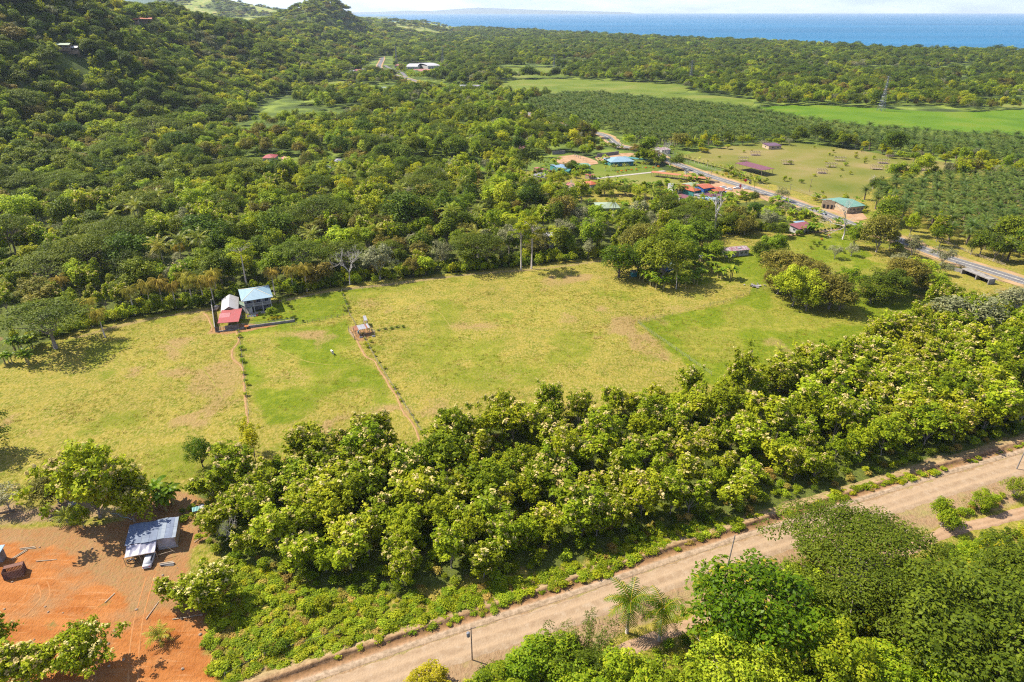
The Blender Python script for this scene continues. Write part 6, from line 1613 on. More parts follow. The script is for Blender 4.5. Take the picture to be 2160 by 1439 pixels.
def house(name, label, cat, px, eave, kind, rise, wallm, roofm, over=.5, nwin=2, door=True, group=None, z0=0.0, walls=True, posts=0, parts_extra=None):
    x, y, w, d, rz = rect(px, eave + z0)
    root = empty(name, (x, y, z0), rz, label, cat, group)
    W, D = max(1.2, w - 2 * over), max(1.2, d - 2 * over)
    if walls:
        top = eave - .14
        mb = MB(); mb.box((0, 0, top / 2 - .15), (W, D, top + .3))
        if kind == 'gable_x':
            for sg in (-1, 1):
                X = sg * (W / 2 - .08); mb.slab([(X - .08, -D / 2, top), (X + .08, -D / 2, top), (X + .08, D / 2, top), (X - .08, D / 2, top)], .02)
                mb.v += [(X, -D / 2, top), (X, D / 2, top), (X, 0, top + rise * .85)]; k = len(mb.v); mb.f.append((k - 3, k - 2, k - 1))
        if kind == 'gable_y':
            for sg in (-1, 1):
                Y = sg * (D / 2 - .08); mb.v += [(-W / 2, Y, top), (W / 2, Y, top), (0, Y, top + rise * .85)]; k = len(mb.v); mb.f.append((k - 3, k - 2, k - 1))
        mb.build('wall', wallm, root)
        for k in range(nwin):
            add_window(root, -W / 2 + W * (k + 1) / (nwin + 1) + (.8 if door and k >= nwin / 2 else 0), -D / 2 - .03, eave * .55, min(1.5, W / (nwin + 1) * .6), 1.1, 0)
        if nwin: add_window(root, W / 2 + .03, 0, eave * .55, min(1.4, D * .3), 1.1, math.pi / 2); add_window(root, -W / 2 - .03, 0, eave * .55, min(1.4, D * .3), 1.1, math.pi / 2)
        if door and nwin:
            mb = MB(); mb.box((0, -D / 2 - .03, 1.02), (.95, .09, 2.04)); dr = mb.build('door', WOOD, root)
            mb = MB(); mb.box((.36, -D / 2 - .1, 1.0), (.06, .06, .12)); mb.build('handle', METAL, dr)
    for k in range(posts):
        for sg in (-1, 1):
            mb = MB(); xx = -W / 2 + W * k / max(1, posts - 1)
            hh = eave - .1 + (rise if kind == 'flat' and sg > 0 else 0)
            mb.box((xx, sg * D / 2, hh / 2 - .1), (.16, .16, hh + .1)); mb.build('post', WOOD, root)
    r = roof_mesh(kind, w, d, eave, rise).build('roof', roofm, root)
    return root, W, D, r

def anchor(u, v, z=0.0): x, y = G(u, v, z); return x, y

# ------------------------------------------------------------------ the farmhouse with the sky-blue roof
px = [(508.5, 636.5), (575, 626.5), (567.5, 601), (503, 611)]
x, y, w, d, rz = rect(px, 5.4)
fh = empty('farmhouse', (x, y, 0), rz, 'two-storey white house with sky-blue hipped roof on the lawn', 'house')
r = roof_mesh('hip', w, d, 5.4, 1.9).build('roof', T_SKY, fh)
a, b = w / 2, d / 2; q = max(0, a - b)
for e, f in (((-a, -b, 5.44), (-q, 0, 7.34)), ((a, -b, 5.44), (q, 0, 7.34)), ((a, b, 5.44), (q, 0, 7.34)), ((-a, b, 5.44), (-q, 0, 7.34)), ((-q, 0, 7.34), (q, 0, 7.34))):
    mb = MB(); mb.tube([e, f], [.11, .11], 5); mb.build('ridge_cap', mat('ridge_cap_cream', (.55, .48, .34), scale=2), r)
W_, D_ = w - 1.6, d - 1.6
mb = MB(); mb.box((0, .55, 3.95), (W_ - .3, D_ - 1.9, 2.7)); mb.build('upper_wall', WHITE, fh)
mb = MB(); mb.box((0, 0, 2.5), (W_, D_, .24)); mb.build('floor_slab', CONC, fh)
mb = MB(); mb.box((.2, .9, 1.15), (W_ - 1.4, D_ - 3.2, 2.4)); mb.build('lower_wall', GREYW, fh)
for k, xx in enumerate(np.linspace(-W_ / 2 + .15, W_ / 2 - .15, 4)):
    mb = MB(); mb.box((xx, -D_ / 2 + .15, 1.15), (.28, .28, 2.5)); mb.build('pillar', WHITE, fh)
    mb = MB(); mb.box((xx, -D_ / 2 + .15, 3.95), (.22, .22, 2.7)); mb.build('pillar', WHITE, fh)
    if k < 3:
        pw = (W_ - .3) / 3 - .5; xc = xx + (W_ - .3) / 6
        mb = MB()
        for zz in (2.72, 3.72): mb.box((xc, -D_ / 2 + .12, zz), (pw + .3, .16, .14))
        for sx in (-1, 1): mb.box((xc + sx * (pw / 2 + .1), -D_ / 2 + .12, 3.2), (.14, .14, .9))
        rail = mb.build('railing', WHITE, fh)
        mb = MB(); mb.box((xc, -D_ / 2 + .12, 3.2), (pw, .06, .86)); mb.build('railing_panel', GREYW, rail)
for sx in (-1, 1):
    mb = MB(); mb.box((sx * (W_ / 2 - .08), -D_ / 2 + 1.0, 3.15), (.12, 1.6, 1.0)); mb.build('railing', WHITE, fh)
for xx in (-3, 0.4, 3.2): add_window(fh, xx, .55 - (D_ - 1.9) / 2 - .03, 4.0, 1.3, 1.2, 0)
for yy in (-.6, 1.6): add_window(fh, W_ / 2 - .12, yy, 4.0, 1.1, 1.1, math.pi / 2)
mb = MB(); mb.box((-.9, .55 - (D_ - 1.9) / 2 - .04, 3.6), (.95, .08, 1.95)); mb.build('door', WOOD, fh)
mb = MB(); n_st = 12
for k in range(n_st): mb.box((1.2 + k * .27, -D_ / 2 + .9, .1 + k * .2), (.3, 1.0, .12))
mb.build('staircase', CONC, fh)
mb = MB(); mb.box((.6, -D_ / 2 - .9, .1), (W_ * .8, 1.6, .2)); mb.build('plinth', SLAB, fh)
# outbuildings of the compound
house('outbuilding', 'white gable-roofed outbuilding beside the sky-blue roofed house', 'outbuilding', [(468.5, 657.5), (506.7, 654), (500, 627), (465, 632.5)], 3.0, 'gable_y', 1.7, CREAM, T_WHITE, .35, 0)
rt, W, D, rf = house('shed', 'red-roofed open shed at the corner of the walled compound', 'shed', [(466, 681), (510, 677.5), (505, 655), (461, 659)], 2.9, 'flat', .7, WOOD, T_RED, .5, 0, walls=False, posts=3)
mb = MB(); mb.slab([(-w * .0 - 3.6, -2.2, 3.05), (-.1, -2.2, 3.05), (-.1, 2.2, 3.52), (-3.6, 2.2, 3.52)], .04)
mb.build('roof_patch', roofs('roof_faded_red', (0.60, 0.22, 0.22), (0.50, 0.17, 0.16)), rf)
mb = MB(); mb.box((0, D / 2 - .3, 1.3), (W, .15, 2.6)); mb.build('back_wall', GREYW, rt)
mb = MB(); mb.box((.5, -D / 2 + .6, .55), (W * .7, .8, 1.1)); mb.build('manger', WOOD, rt)
house('annex', 'narrow green-roofed annex between the white and the sky-blue roofs', 'annex', [(503, 655), (513, 652), (506, 624), (499, 627)], 2.6, 'flat', .3, WHITE, roofs('roof_dull_green', (.26, .36, .26)), .15, 0)

# ------------------------------------------------------------------ fences
def poly_len(P): return [math.hypot(P[k + 1][0] - P[k][0], P[k + 1][1] - P[k][1]) for k in range(len(P) - 1)]
def fence(name, label, pts, step, h, pm, r=.06, wires=3, group=None, jit=.08, square=False, wire_m=None, rails=0):
    P = pts if not isinstance(pts[0][0], int) and False else [G(u, v) for u, v in pts]
    root = empty(name, (P[0][0], P[0][1], 0), 0, label, 'fence', group)
    ox, oy = P[0]; tops = []
    me_ = None
    for k in range(len(P) - 1):
        (ax, ay), (bx, by) = P[k], P[k + 1]; L_ = math.hypot(bx - ax, by - ay); n = max(1, round(L_ / step))
        for j in range(n + (k == len(P) - 2)):
            t = j / n; xx = ax + (bx - ax) * t - ox + rnd.uniform(-jit, jit); yy = ay + (by - ay) * t - oy + rnd.uniform(-jit, jit)
            if me_ is None or rnd.random() < .3:
                mb = MB()
                if square: mb.box((0, 0, h / 2 - .1), (r * 2, r * 2, h + .2))
                else: mb.tube([(0, 0, -.2), (rnd.uniform(-.05, .05), rnd.uniform(-.05, .05), h * rnd.uniform(.92, 1.1))], [r, r * .85], 6)
                me_ = mb.mesh('post', pm)
            link('post', me_, root, (xx, yy, 0)); tops.append((xx, yy))
    for q in range(wires):
        mb = MB(); zz = h * (.95 - .3 * q)
        mb.tube([(a_, b_, zz) for a_, b_ in tops], [.015 if not rails else .05] * len(tops), 4, False)
        mb.build('rail' if rails else 'wire', wire_m or WIRE, root)
    return root
fence('wire_fence', 'barbed wire fence with thin stakes along the first footpath', [(504, 700), (509, 740), (514, 780), (520, 830), (526, 880)], 3.2, 1.2, WOOD)
fence('wire_fence', 'barbed wire fence with thin stakes along the second footpath', [(768, 712), (785, 745), (812, 790), (840, 835), (872, 885), (900, 930)], 3.5, 1.2, WOOD)
fence('wire_fence', 'stake fence closing the front of the house lawn', [(615, 688), (660, 680), (700, 672), (737, 666)], 2.0, 1.25, WOOD)
fence('wire_fence', 'wire fence between the house lawn and the wide pasture', [(720, 612), (737, 664), (752, 690)], 2.4, 1.2, WOOD)
fence('wire_fence', 'stake fence running from the cattle pen across the pasture', [(786, 702), (815, 697), (850, 692)], 2.6, 1.2, WOOD)
fence('wire_fence', 'post and wire fence crossing from the paddock corner to the lawn', [(1345, 682), (1400, 670), (1470, 652), (1540, 636), (1580, 620), (1625, 607)], 3.6, 1.3, WOOD)
fence('wire_fence', 'post and wire fence dividing the dry pasture from the green paddock', [(1345, 682), (1360, 695), (1400, 722), (1440, 750), (1500, 792)], 4.0, 1.3, WOOD)
fence('lane_fence', 'long fence of pale posts along the shaded lane at the forest edge', [(590, 640), (720, 616), (850, 600), (1000, 582), (1120, 570), (1240, 557)], 4.2, 1.3, WOODP, .07)
fence('wire_fence', 'short wire fence of thin posts behind the red earth yard', [(-20, 1108), (15, 1098), (45, 1090), (80, 1083), (112, 1075)], 1.8, 1.3, WOOD, .04)
fence('wire_fence', 'wire fence with a white tape at the edge of the rank growth by the road', [(476, 1430), (560, 1388), (680, 1352), (715, 1340)], 7.0, 1.3, WOODP, .05, 1)
fence('wire_fence', 'low fence of dark posts along the near side of the dirt road', [(1080, 1378), (1190, 1336), (1300, 1304), (1430, 1258), (1560, 1215)], 3.8, 1.0, WOOD, .05, 1)
fence('garden_fence', 'dark picket-like fence beside the pale garden path', [(1255, 375), (1330, 366), (1403, 358)], 2.2, 1.1, WOOD, .05, 2)
fence('plot_fence', 'fence with white posts around the bare lot', [(1212, 329), (1224, 335), (1236, 341)], 4.5, 1.8, WHITE, .14, 2, square=True)
fence('plantation_fence', 'pale wooden rail fence between highway and oil palms', [(1992, 513), (2020, 525), (2050, 537), (2085, 550), (2120, 562)], 2.2, 1.3, WOODP, .08, 3, rails=1, wire_m=WOODP)
fence('pasture_fence', 'fence of whitish posts along the far verge of the highway', [(1420, 334), (1500, 358), (1560, 376), (1620, 396)], 4.0, 1.3, WHITE, .08)
# compound wall of concrete with a mesh fence above
def wall(name, label, pts, h, th, m, mesh_h=0.0, post_step=2.4, cap=True):
    P = [G(u, v) for u, v in pts]; ox, oy = P[0]
    root = empty(name, (ox, oy, 0), 0, label, 'wall')
    mb = MB(); mc = MB()
    for (ax, ay), (bx, by) in zip(P[:-1], P[1:]):
        L_ = math.hypot(bx - ax, by - ay); a_ = math.atan2(by - ay, bx - ax); c = ((ax + bx) / 2 - ox, (ay + by) / 2 - oy)
        mb.box((c[0], c[1], h / 2 - .1), (L_, th, h + .2), a_); mc.box((c[0], c[1], h + .04), (L_, th + .1, .08), a_)
        if mesh_h:
            n = max(2, round(L_ / post_step))
            for j in range(n + 1):
                t = j / n; p = MB(); p.tube([(ax + (bx - ax) * t - ox, ay + (by - ay) * t - oy, h * .5), (ax + (bx - ax) * t - ox, ay + (by - ay) * t - oy, h + mesh_h)], [.045, .045], 6); p.build('post', METAL, root)
            for q in range(4):
                p = MB(); zz = h + mesh_h * (q + 1) / 4; p.tube([(ax - ox, ay - oy, zz), (bx - ox, by - oy, zz)], [.03 if q == 3 else .014] * 2, 4); p.build('rail', METAL, root)
    mb.build('base_wall', m, root)
    if cap: mc.build('coping', CONC, root)
    return root
wall('compound_wall', 'grey side wall of the farm compound next to the pasture', [(455, 701), (451, 672), (447, 641)], 1.9, .18, GREYW)
wall('mesh_fence', 'mesh fence on a low kerb in front of the red-roofed shed', [(456, 701), (490, 697), (518, 692)], .35, .2, CONC, 1.5)
wall('front_wall', 'low concrete front wall of the house garden', [(522, 692), (560, 687), (622, 678.5)], .75, .22, CONC, .8, 4)
wall('plot_wall', 'grey block wall at the back of the bare lot', [(1165, 326), (1192, 324)], 2.4, .2, GREYW)
wall('plot_wall', 'dark grey wall along the yard behind the blue-roofed villa', [(1259, 331), (1305, 325)], 2.2, .2, GREYW)

# laundry, cart, water tank, pick-up in the compound
def washing_line():
    (ax, ay), (bx, by) = G(514, 676), G(560, 672)
    root = empty('clothes_line', (ax, ay, 0), 0, 'clothes line strung across the corner of the garden', 'clothes line')
    for xx, yy in ((0, 0), (bx - ax, by - ay)):
        mb = MB(); mb.tube([(xx, yy, -.1), (xx, yy, 2.0)], [.05, .05], 6); mb.build('post', WOOD, root)
    mb = MB(); mb.tube([(0, 0, 1.95), ((bx - ax) / 2, (by - ay) / 2, 1.8), (bx - ax, by - ay, 1.95)], [.012] * 3, 4); mb.build('line', WIRE, root)
    cols = [('pink', (.62, .25, .35)), ('white', (.7, .7, .72)), ('lilac', (.5, .42, .6)), ('pale blue', (.45, .55, .68)), ('white-grey', (.6, .6, .6)), ('red', (.5, .08, .07))]
    a_ = math.atan2(by - ay, bx - ax)
    for k, (nm, c) in enumerate(cols):
        t = .22 + k * .085; hh = rnd.uniform(.6, .95); ww = rnd.uniform(.45, .7)
        mb = MB()
        for s in range(4):
            x0, x1 = -ww / 2 + ww * s / 4, -ww / 2 + ww * (s + 1) / 4; dy0, dy1 = .05 * math.sin(s * 2.1), .05 * math.sin((s + 1) * 2.1)
            mb.poly([(x0, dy0, -hh), (x1, dy1, -hh), (x1, 0, 0), (x0, 0, 0)]); mb.poly([(x0, dy0 + .02, -hh), (x0, .02, 0), (x1, .02, 0), (x1, dy1 + .02, -hh)])
        o = mb.build('garment', mat('cloth_' + nm.replace(' ', '_'), c, scale=3)); o.location = (ax + (bx - ax) * t, ay + (by - ay) * t, 1.87); o.rotation_euler = (0, 0, a_)
        tag(o, nm + ' garment hanging on the garden clothes line', 'garment')
washing_line()

def car(name, label, u, v, rz, colour, cat='car', pickup=False, L=4.3, Wd=1.72, H=1.42, z=0.02, group=None):
    x, y = G(u, v)
    root = empty(name, (x, y, z), rz, label, cat, group)
    pm = mat('car_paint_' + colour[0], colour[1], tuple(c * .92 for c in colour[1]), rough=.3, spec=.5, scale=1)
    def loft(sections, nm, m, par):
        """closed rings across the car, nose to tail"""
        mb = MB(); n = len(sections[0]); base = 0
        for s in sections: mb.v += s
        for k in range(len(sections) - 1):
            for j in range(n): mb.f.append((k * n + j, k * n + (j + 1) % n, (k + 1) * n + (j + 1) % n, (k + 1) * n + j))
        mb.f.append(tuple(range(n))[::-1]); mb.f.append(tuple(range((len(sections) - 1) * n, len(sections) * n)))
        return mb.build(nm, m, par, None, True)
    def ring(xx, hw, z0, z1, tum=.9):
        return [(xx, -hw, z0 + .08), (xx, -hw * .94, z0), (xx, hw * .94, z0), (xx, hw, z0 + .08), (xx, hw, z0 + (z1 - z0) * .6), (xx, hw * tum, z1), (xx, -hw * tum, z1), (xx, -hw, z0 + (z1 - z0) * .6)]
    hl = L / 2; hw = Wd / 2
    body = loft([ring(-hl, hw * .82, .34, .72), ring(-hl + .12, hw * .95, .24, .86), ring(-hl + .7, hw, .2, .92), ring(-.3, hw, .2, .93), ring(hl - 1.2, hw, .2, .90), ring(hl - .25, hw * .94, .22, .76), ring(hl, hw * .78, .32, .62)], 'body', pm, root)
    if pickup: c0, c1, c2, c3 = -.55, -.35, .55, 1.15
    else: c0, c1, c2, c3 = -hl + .55, -hl + 1.15, .45, 1.2
    cab = loft([[(c0, -hw * .86, .9), (c0, hw * .86, .9), (c0, hw * .85, .93), (c0, -hw * .85, .93)], [(c1, -hw * .84, .9), (c1, hw * .84, .9), (c1, hw * .68, H), (c1, -hw * .68, H)],
                [(c2, -hw * .84, .9), (c2, hw * .84, .9), (c2, hw * .68, H - .02), (c2, -hw * .68, H - .02)], [(c3, -hw * .86, .88), (c3, hw * .86, .88), (c3, hw * .84, .9), (c3, -hw * .84, .9)]], 'cabin', pm, root)
    def pane(nm, q):
        mb = MB(); mb.poly(q); mb.build(nm, GLASS, root)
    e = .015
    pane('rear_window', [(c0 + .08, -hw * .76, .98 + e), (c1 - .04, -hw * .64, H - .06 + e), (c1 - .04, hw * .64, H - .06 + e), (c0 + .08, hw * .76, .98 + e)])
    pane('windscreen', [(c3 - .1, hw * .76, .96 + e), (c2 + .06, hw * .64, H - .07 + e), (c2 + .06, -hw * .64, H - .07 + e), (c3 - .1, -hw * .76, .96 + e)])
    for sg in (-1, 1):
        for xa, xb in ((c1 + .02, (c1 + c2) / 2 - .04), ((c1 + c2) / 2 + .04, c2 + .25)):
            q = [(xa, sg * (hw * .835 + e), .95), (xb, sg * (hw * .835 + e), .95), (min(xb, c2), sg * (hw * .695 + e), H - .1), (xa, sg * (hw * .695 + e), H - .1)]
            pane('side_window', q if sg < 0 else q[::-1])
        for xx in (-hl + .85, hl - .85):
            wr = MB(); n = 12
            wr.tube([(xx, sg * (hw - .17), .31), (xx, sg * (hw + .01), .31)], [.31, .31], n); wo = wr.build('wheel', mat('tyre', (.02, .02, .02)), root)
            wr = MB(); wr.tube([(xx, sg * (hw + .005), .31), (xx, sg * (hw + .025), .31)], [.19, .17], n); wr.build('rim', METAL, wo)
        mb = MB(); mb.box((hl - .06, sg * hw * .6, .62), (.1, .34, .13)); mb.build('headlight', mat('lamp_glass', (.7, .7, .68), rough=.2), root)
        mb = MB(); mb.box((-hl + .03, sg * hw * .64, .7), (.07, .3, .14)); mb.build('tail_light', mat('red_lamp', (.4, .02, .02), rough=.3), root)
        mb = MB(); mb.box((c2 + .35, sg * (hw + .06), 1.0), (.12, .14, .1)); mb.build('mirror', pm, root)
    for xx in (-hl - .02, hl - .02):
        mb = MB(); mb.box((xx, 0, .42), (.14, Wd * .86, .17)); mb.build('bumper', pm, root)
    if pickup:
        mb = MB(); mb.box((-hl + .75, 0, .955), (1.35, Wd * .8, .06)); mb.build('cargo_bed', DARK, root)
    return root
WHT = ('white', (.46, .46, .46)); SLV = ('silver', (.42, .43, .45)); NVY = ('dark_blue', (.03, .06, .16)); BGE = ('beige', (.42, .36, .30)); BLU = ('blue', (.08, .16, .42))
(xa, ya), (xb, yb) = G(311, 1200), G(322, 1168)
car('parked_car', 'white saloon car nosed under the tarpaulin of the barn', 316, 1185, math.atan2(yb - ya, xb - xa), WHT)
car('parked_car', 'beige pickup in the shade beside the compound side wall', 457, 652, R(95), BGE, 'car', True)
(xa, ya), (xb, yb) = G(1725, 447), G(1745, 455)
car('pickup', 'dark blue pickup driving on the highway in front of the cream building', 1735, 452, math.atan2(yb - ya, xb - xa), NVY, 'car', True, 5.0, 1.85, 1.7, .19)
for u, v, rz, c, lb in [(1525, 397, R(160), WHT, 'white car parked beside the orange-roofed restaurant'), (1537, 401, R(150), WHT, 'white car with its nose to the highway in the middle of the car park'), (1554, 398.5, R(170), WHT, 'white car parked beside the red banner'), (1575, 399.5, R(172), SLV, 'silver car parked at the end of the car park by the highway'), (1528, 409, R(150), BLU, 'blue car beside the end of the orange roof')]:
    car('parked_car', lb, u, v, rz, c)
(xa, ya), (xb, yb) = G(801, 132), G(797, 142)
car('distant_car', 'tiny dark car on the distant bend of the highway', 797, 139, math.atan2(yb - ya, xb - xa), NVY, z=.19)
# cart with yellow wheel at the front wall
x, y = G(521, 693); ct = empty('garden_cart', (x, y, 0), R(10), 'orange cart with a yellow drum standing against the front wall', 'cart')
mb = MB(); mb.slab([(-.7, -.4, .95), (.7, -.4, .95), (.6, .4, 1.05), (-.6, .4, 1.05)], .12); mb.box((0, 0, .72), (1.1, .6, .3)); mb.build('tray', mat('orange_paint', (.5, .16, .04)), ct)
for sg in (-1, 1):
    mb = MB(); mb.tube([(.35, sg * .36, .35), (.35, sg * .44, .35)], [.35, .35], 12); mb.build('wheel', mat('tyre', (.02, .02, .02)), ct)
    mb = MB(); mb.tube([(-.5, sg * .3, .8), (-1.1, sg * .3, .9)], [.03, .03], 5); mb.build('handle', METAL, ct)
mb = MB(); mb.tube([(-.1, -.3, .35), (-.1, .3, .35)], [.28, .28], 10); mb.build('drum', mat('yellow_paint', (.6, .5, .05)), ct)

# ------------------------------------------------------------------ the cattle pen
px = [(748.3, 696.7), (780, 691.7), (775, 683.3), (744, 690)]
x, y, w, d, rz = rect(px, 2.5)
cp_ = empty('cattle_pen', (x, y, 0), rz, 'wooden cattle pen with a patched rusty and zinc roof in the pasture', 'cattle pen')
n = 8
for k in range(n):
    x0 = -w / 2 + w * k / n; m_ = T_RUST if k in (0, 1, 6) else T_ZINC
    mb = MB(); dz = .03 * (k % 2) + rnd.uniform(0, .02)
    mb.slab([(x0, -d / 2 - rnd.uniform(0, .2), 2.4 + dz), (x0 + w / n + .05, -d / 2, 2.4 + dz), (x0 + w / n + .05, d / 2, 2.75 + dz), (x0, d / 2, 2.75 + dz)], .03); mb.build('roof_sheet', m_, cp_)
for xx in np.linspace(-w / 2 + .2, w / 2 - .2, 4):
    for yy in (-d / 2 + .1, d / 2 - .1):
        mb = MB(); mb.tube([(xx, yy, -.2), (xx, yy, 2.5)], [.09, .08], 6); mb.build('post', WOOD, cp_)
ring_ = [(-w / 2 - .9, -d / 2 - 2.0), (-w / 2 - 1.2, d / 2 + 1.5), (-w / 2 + 1.5, d / 2 + 2.5), (w / 2 - 1, d / 2 + 2.8), (w / 2 + .6, d / 2 + 1.2), (w / 2 + 1.2, -d / 2 - 1.6)]
for k, (xx, yy) in enumerate(ring_):
    mb = MB(); mb.tube([(xx, yy, -.2), (xx, yy, 1.9 + .5 * (k in (0, 1)))], [.1, .09], 6); mb.build('post', WOODP, cp_)
    if k < len(ring_) - 1:
        x2, y2 = ring_[k + 1]
        for zz in (.5, 1.0, 1.5):
            mb = MB(); mb.tube([(xx, yy, zz + rnd.uniform(-.05, .05)), (x2, y2, zz + rnd.uniform(-.05, .05))], [.06, .05], 5); mb.build('rail', WOODP if k < 2 else WOOD, cp_)
for zz in (.5, 1.0): mb = MB(); mb.tube([(-w / 2 + .2, -d / 2 + .1, zz), (w / 2 - .2, -d / 2 + .1, zz)], [.06, .06], 5); mb.build('rail', WOOD, cp_)
px2 = [(770, 676), (775.4, 675), (771, 666.7), (764, 667.5)]
x2, y2, w2, d2, rz2 = rect(px2, 2.6)
ch = empty('loading_chute', (x2, y2, 0), rz2, 'narrow loading chute with a tilted zinc roof behind the cattle pen', 'chute')
mb = MB(); mb.slab([(-w2 / 2, -d2 / 2, 2.5), (w2 / 2, -d2 / 2, 2.5), (w2 / 2, d2 / 2, 2.8), (-w2 / 2, d2 / 2, 2.8)], .04); mb.build('roof', T_ZINC, ch)
for sx in (-1, 1):
    for yy in np.linspace(-d2 / 2 - 2, d2 / 2, 4):
        mb = MB(); mb.tube([(sx * w2 / 2 * .9, yy, -.2), (sx * w2 / 2 * .9, yy, 2.45 if yy > -d2 / 2 - .3 else 1.7)], [.08, .07], 6); mb.build('post', WOOD, ch)
    for zz in (.6, 1.1, 1.6): mb = MB(); mb.tube([(sx * w2 / 2 * .9, -d2 / 2 - 2, zz), (sx * w2 / 2 * .9, d2 / 2, zz)], [.06, .06], 5); mb.build('rail', WOOD, ch)
def lathe(name, prof, m, loc, label=None, cat=None, n=14, par=None):
    mb = MB(); mb.tube([(0, 0, z_) for r_, z_ in prof], [r_ for r_, z_ in prof], n); o = mb.build(name, m, par, loc, True)
    return tag(o, label, cat) if label else o
x, y = G(756, 703); lathe('barrel', [(.26, 0), (.3, .2), (.3, .42), (.31, .44), (.3, .46), (.3, .85), (.27, .9)], SKYB, (x, y, .05), 'pale blue drum under the front of the cattle pen roof', 'barrel')
for u, v, lb in ((761.5, 712, 'white plastic trough on the bare ground before the cattle pen'), (788, 710, 'white feed bag lying on the grass beside the cattle pen')):
    x, y = G(u, v); o = empty('trough', (x, y, .02), R(20), lb, 'trough')
    mb = MB(); mb.box((0, 0, .06), (1.0, .6, .1)); mb.build('base', WHITE, o)
    for sx, sy, bx, by in ((0, -.28, 1.0, .05), (0, .28, 1.0, .05), (-.48, 0, .05, .5), (.48, 0, .05, .5)):
        mb = MB(); mb.box((sx, sy, .22), (bx, by, .24)); mb.build('side', WHITE, o)
# white cow on the paddock
def cow():
    x, y = G(701, 747)
    bm_v = [(-.75, 0, 1.12), (-.35, 0, 1.10), (.1, 0, 1.08), (.55, 0, 1.14), (.85, 0, 1.05), (1.08, 0, .82), (1.28, 0, .62), (-.72, -.17, .75), (-.80, -.18, .42), (-.74, -.18, .06), (-.72, .17, .75), (-.66, .18, .42), (-.6, .18, .06), (.55, -.16, .72), (.55, -.16, .4), (.54, -.16, .05), (.55, .16, .72), (.68, .16, .4), (.68, .16, .05), (-.92, 0, .95), (-.98, 0, .5)]
    ed = [(0, 1), (1, 2), (2, 3), (3, 4), (4, 5), (5, 6), (0, 7), (7, 8), (8, 9), (0, 10), (10, 11), (11, 12), (3, 13), (13, 14), (14, 15), (3, 16), (16, 17), (17, 18), (0, 19), (19, 20)]
    rad = [.27, .31, .32, .29, .2, .15, .11, .15, .075, .06, .15, .075, .06, .13, .075, .06, .13, .075, .06, .05, .04]
    me = bpy.data.meshes.new('cow'); me.from_pydata(bm_v, ed, []); me.materials.append(mat('cow_hide', (.62, .58, .54), (.5, .45, .4), scale=1.2))
    o = link('cow', me, None, (x, y, .04)); o.rotation_euler = (0, 0, R(122))
    sk = o.modifiers.new('skin', 'SKIN'); ss = o.modifiers.new('sub', 'SUBSURF'); ss.levels = 1; ss.render_levels = 2
    for k, v_ in enumerate(me.skin_vertices[0].data): v_.radius = (rad[k], rad[k] * (1.15 if k in (1, 2) else 1)); v_.use_root = (k == 1)
    tag(o, 'white cow grazing on the green paddock between the two footpaths', 'cow')
    for sg in (-1, 1):
        mb = MB(); mb.tube([(1.0, sg * .1, .98), (1.02, sg * .22, 1.0), (1.04, sg * .28, 1.1)], [.035, .03, .01], 5); mb.build('horn', WOODP, o)
        mb = MB(); mb.slab([(.98, sg * .12, .93), (1.06, sg * .12, .93), (1.04, sg * .34, .9), (.98, sg * .34, .9)], .02); mb.build('ear', MATS['cow_hide'], o)
cow()

# ------------------------------------------------------------------ the barn on the orange yard
px = [(261.3, 1152.2), (371.8, 1131.5), (376.5, 1092.5), (276.6, 1110.8)]
x, y, w, d, rz = rect(px, 3.1)
bn = empty('barn', (x, y, 0), rz, 'shed with blue-grey zinc roof and silver tarpaulin over the parked car', 'barn')
n = 13
shade = [roofs('roof_barn_sheet_' + s, c, c2, 1, .6) for s, c, c2 in (('a', (.19, .25, .36), (.13, .17, .27)), ('b', (.23, .29, .38), (.15, .20, .29)), ('c', (.32, .38, .45), (.22, .27, .34)), ('d', (.16, .21, .32), (.12, .16, .25)))]
for k in range(n):
    x0 = -w / 2 + w * k / n; wv = .16 * math.sin(k * .9) ; dzz = .035 * (k % 2)
    for j, (y0, y1) in enumerate(((-d / 2, .25), (.05, d / 2))):
        mb = MB(); za = 3.1 + .42 * (y0 + d / 2) / d; zb = 3.1 + .42 * (y1 + d / 2) / d
        o2 = .03 * j + dzz
        mb.slab([(x0 - .03, y0 + (wv if j == 0 else 0), za + o2), (x0 + w / n + .03, y0 + (wv if j == 0 else 0), za + o2), (x0 + w / n + .03, y1 + (wv if j else 0), zb + o2), (x0 - .03, y1 + (wv if j else 0), zb + o2)], .025)
        mb.build('roof_sheet', shade[2] if k in (9, 12) else shade[1] if k in (4, 8) else shade[3] if k in (6, 11) else shade[0], bn)
xe = w / 2 - .35
TARPW = mat('grey_wall_sheet', (.42, .40, .42), (.22, .21, .24), scale=.5, rough=.7, detail=6)
mb = MB(); mb.box((xe, .1, 1.5), (.1, d - .5, 3.0)); mb.build('end_wall', WOODP, bn)
mb = MB(); mb.box((w * .19 + .8, -d / 2 + .55, 1.55), (w * .56 / 1.4 - .2, .12, 2.7)); mb.build('front_wall', TARPW, bn)
mb = MB(); mb.box((w * .19 + .9, -d / 2 + .42, .3), (w * .56 / 1.4, .1, .5)); mb.build('skirt', WHITE, bn)
mb = MB(); mb.box((0, d / 2 - .4, 1.5), (w - .8, .12, 3.1)); mb.build('back_wall', WOOD, bn)
for xx in (-w / 2 + .3, -w / 6, w * .1):
    mb = MB(); mb.tube([(xx, -d / 2 + .35, -.2), (xx, -d / 2 + .35, 3.05)], [.08, .07], 6); mb.build('post', WOOD, bn)
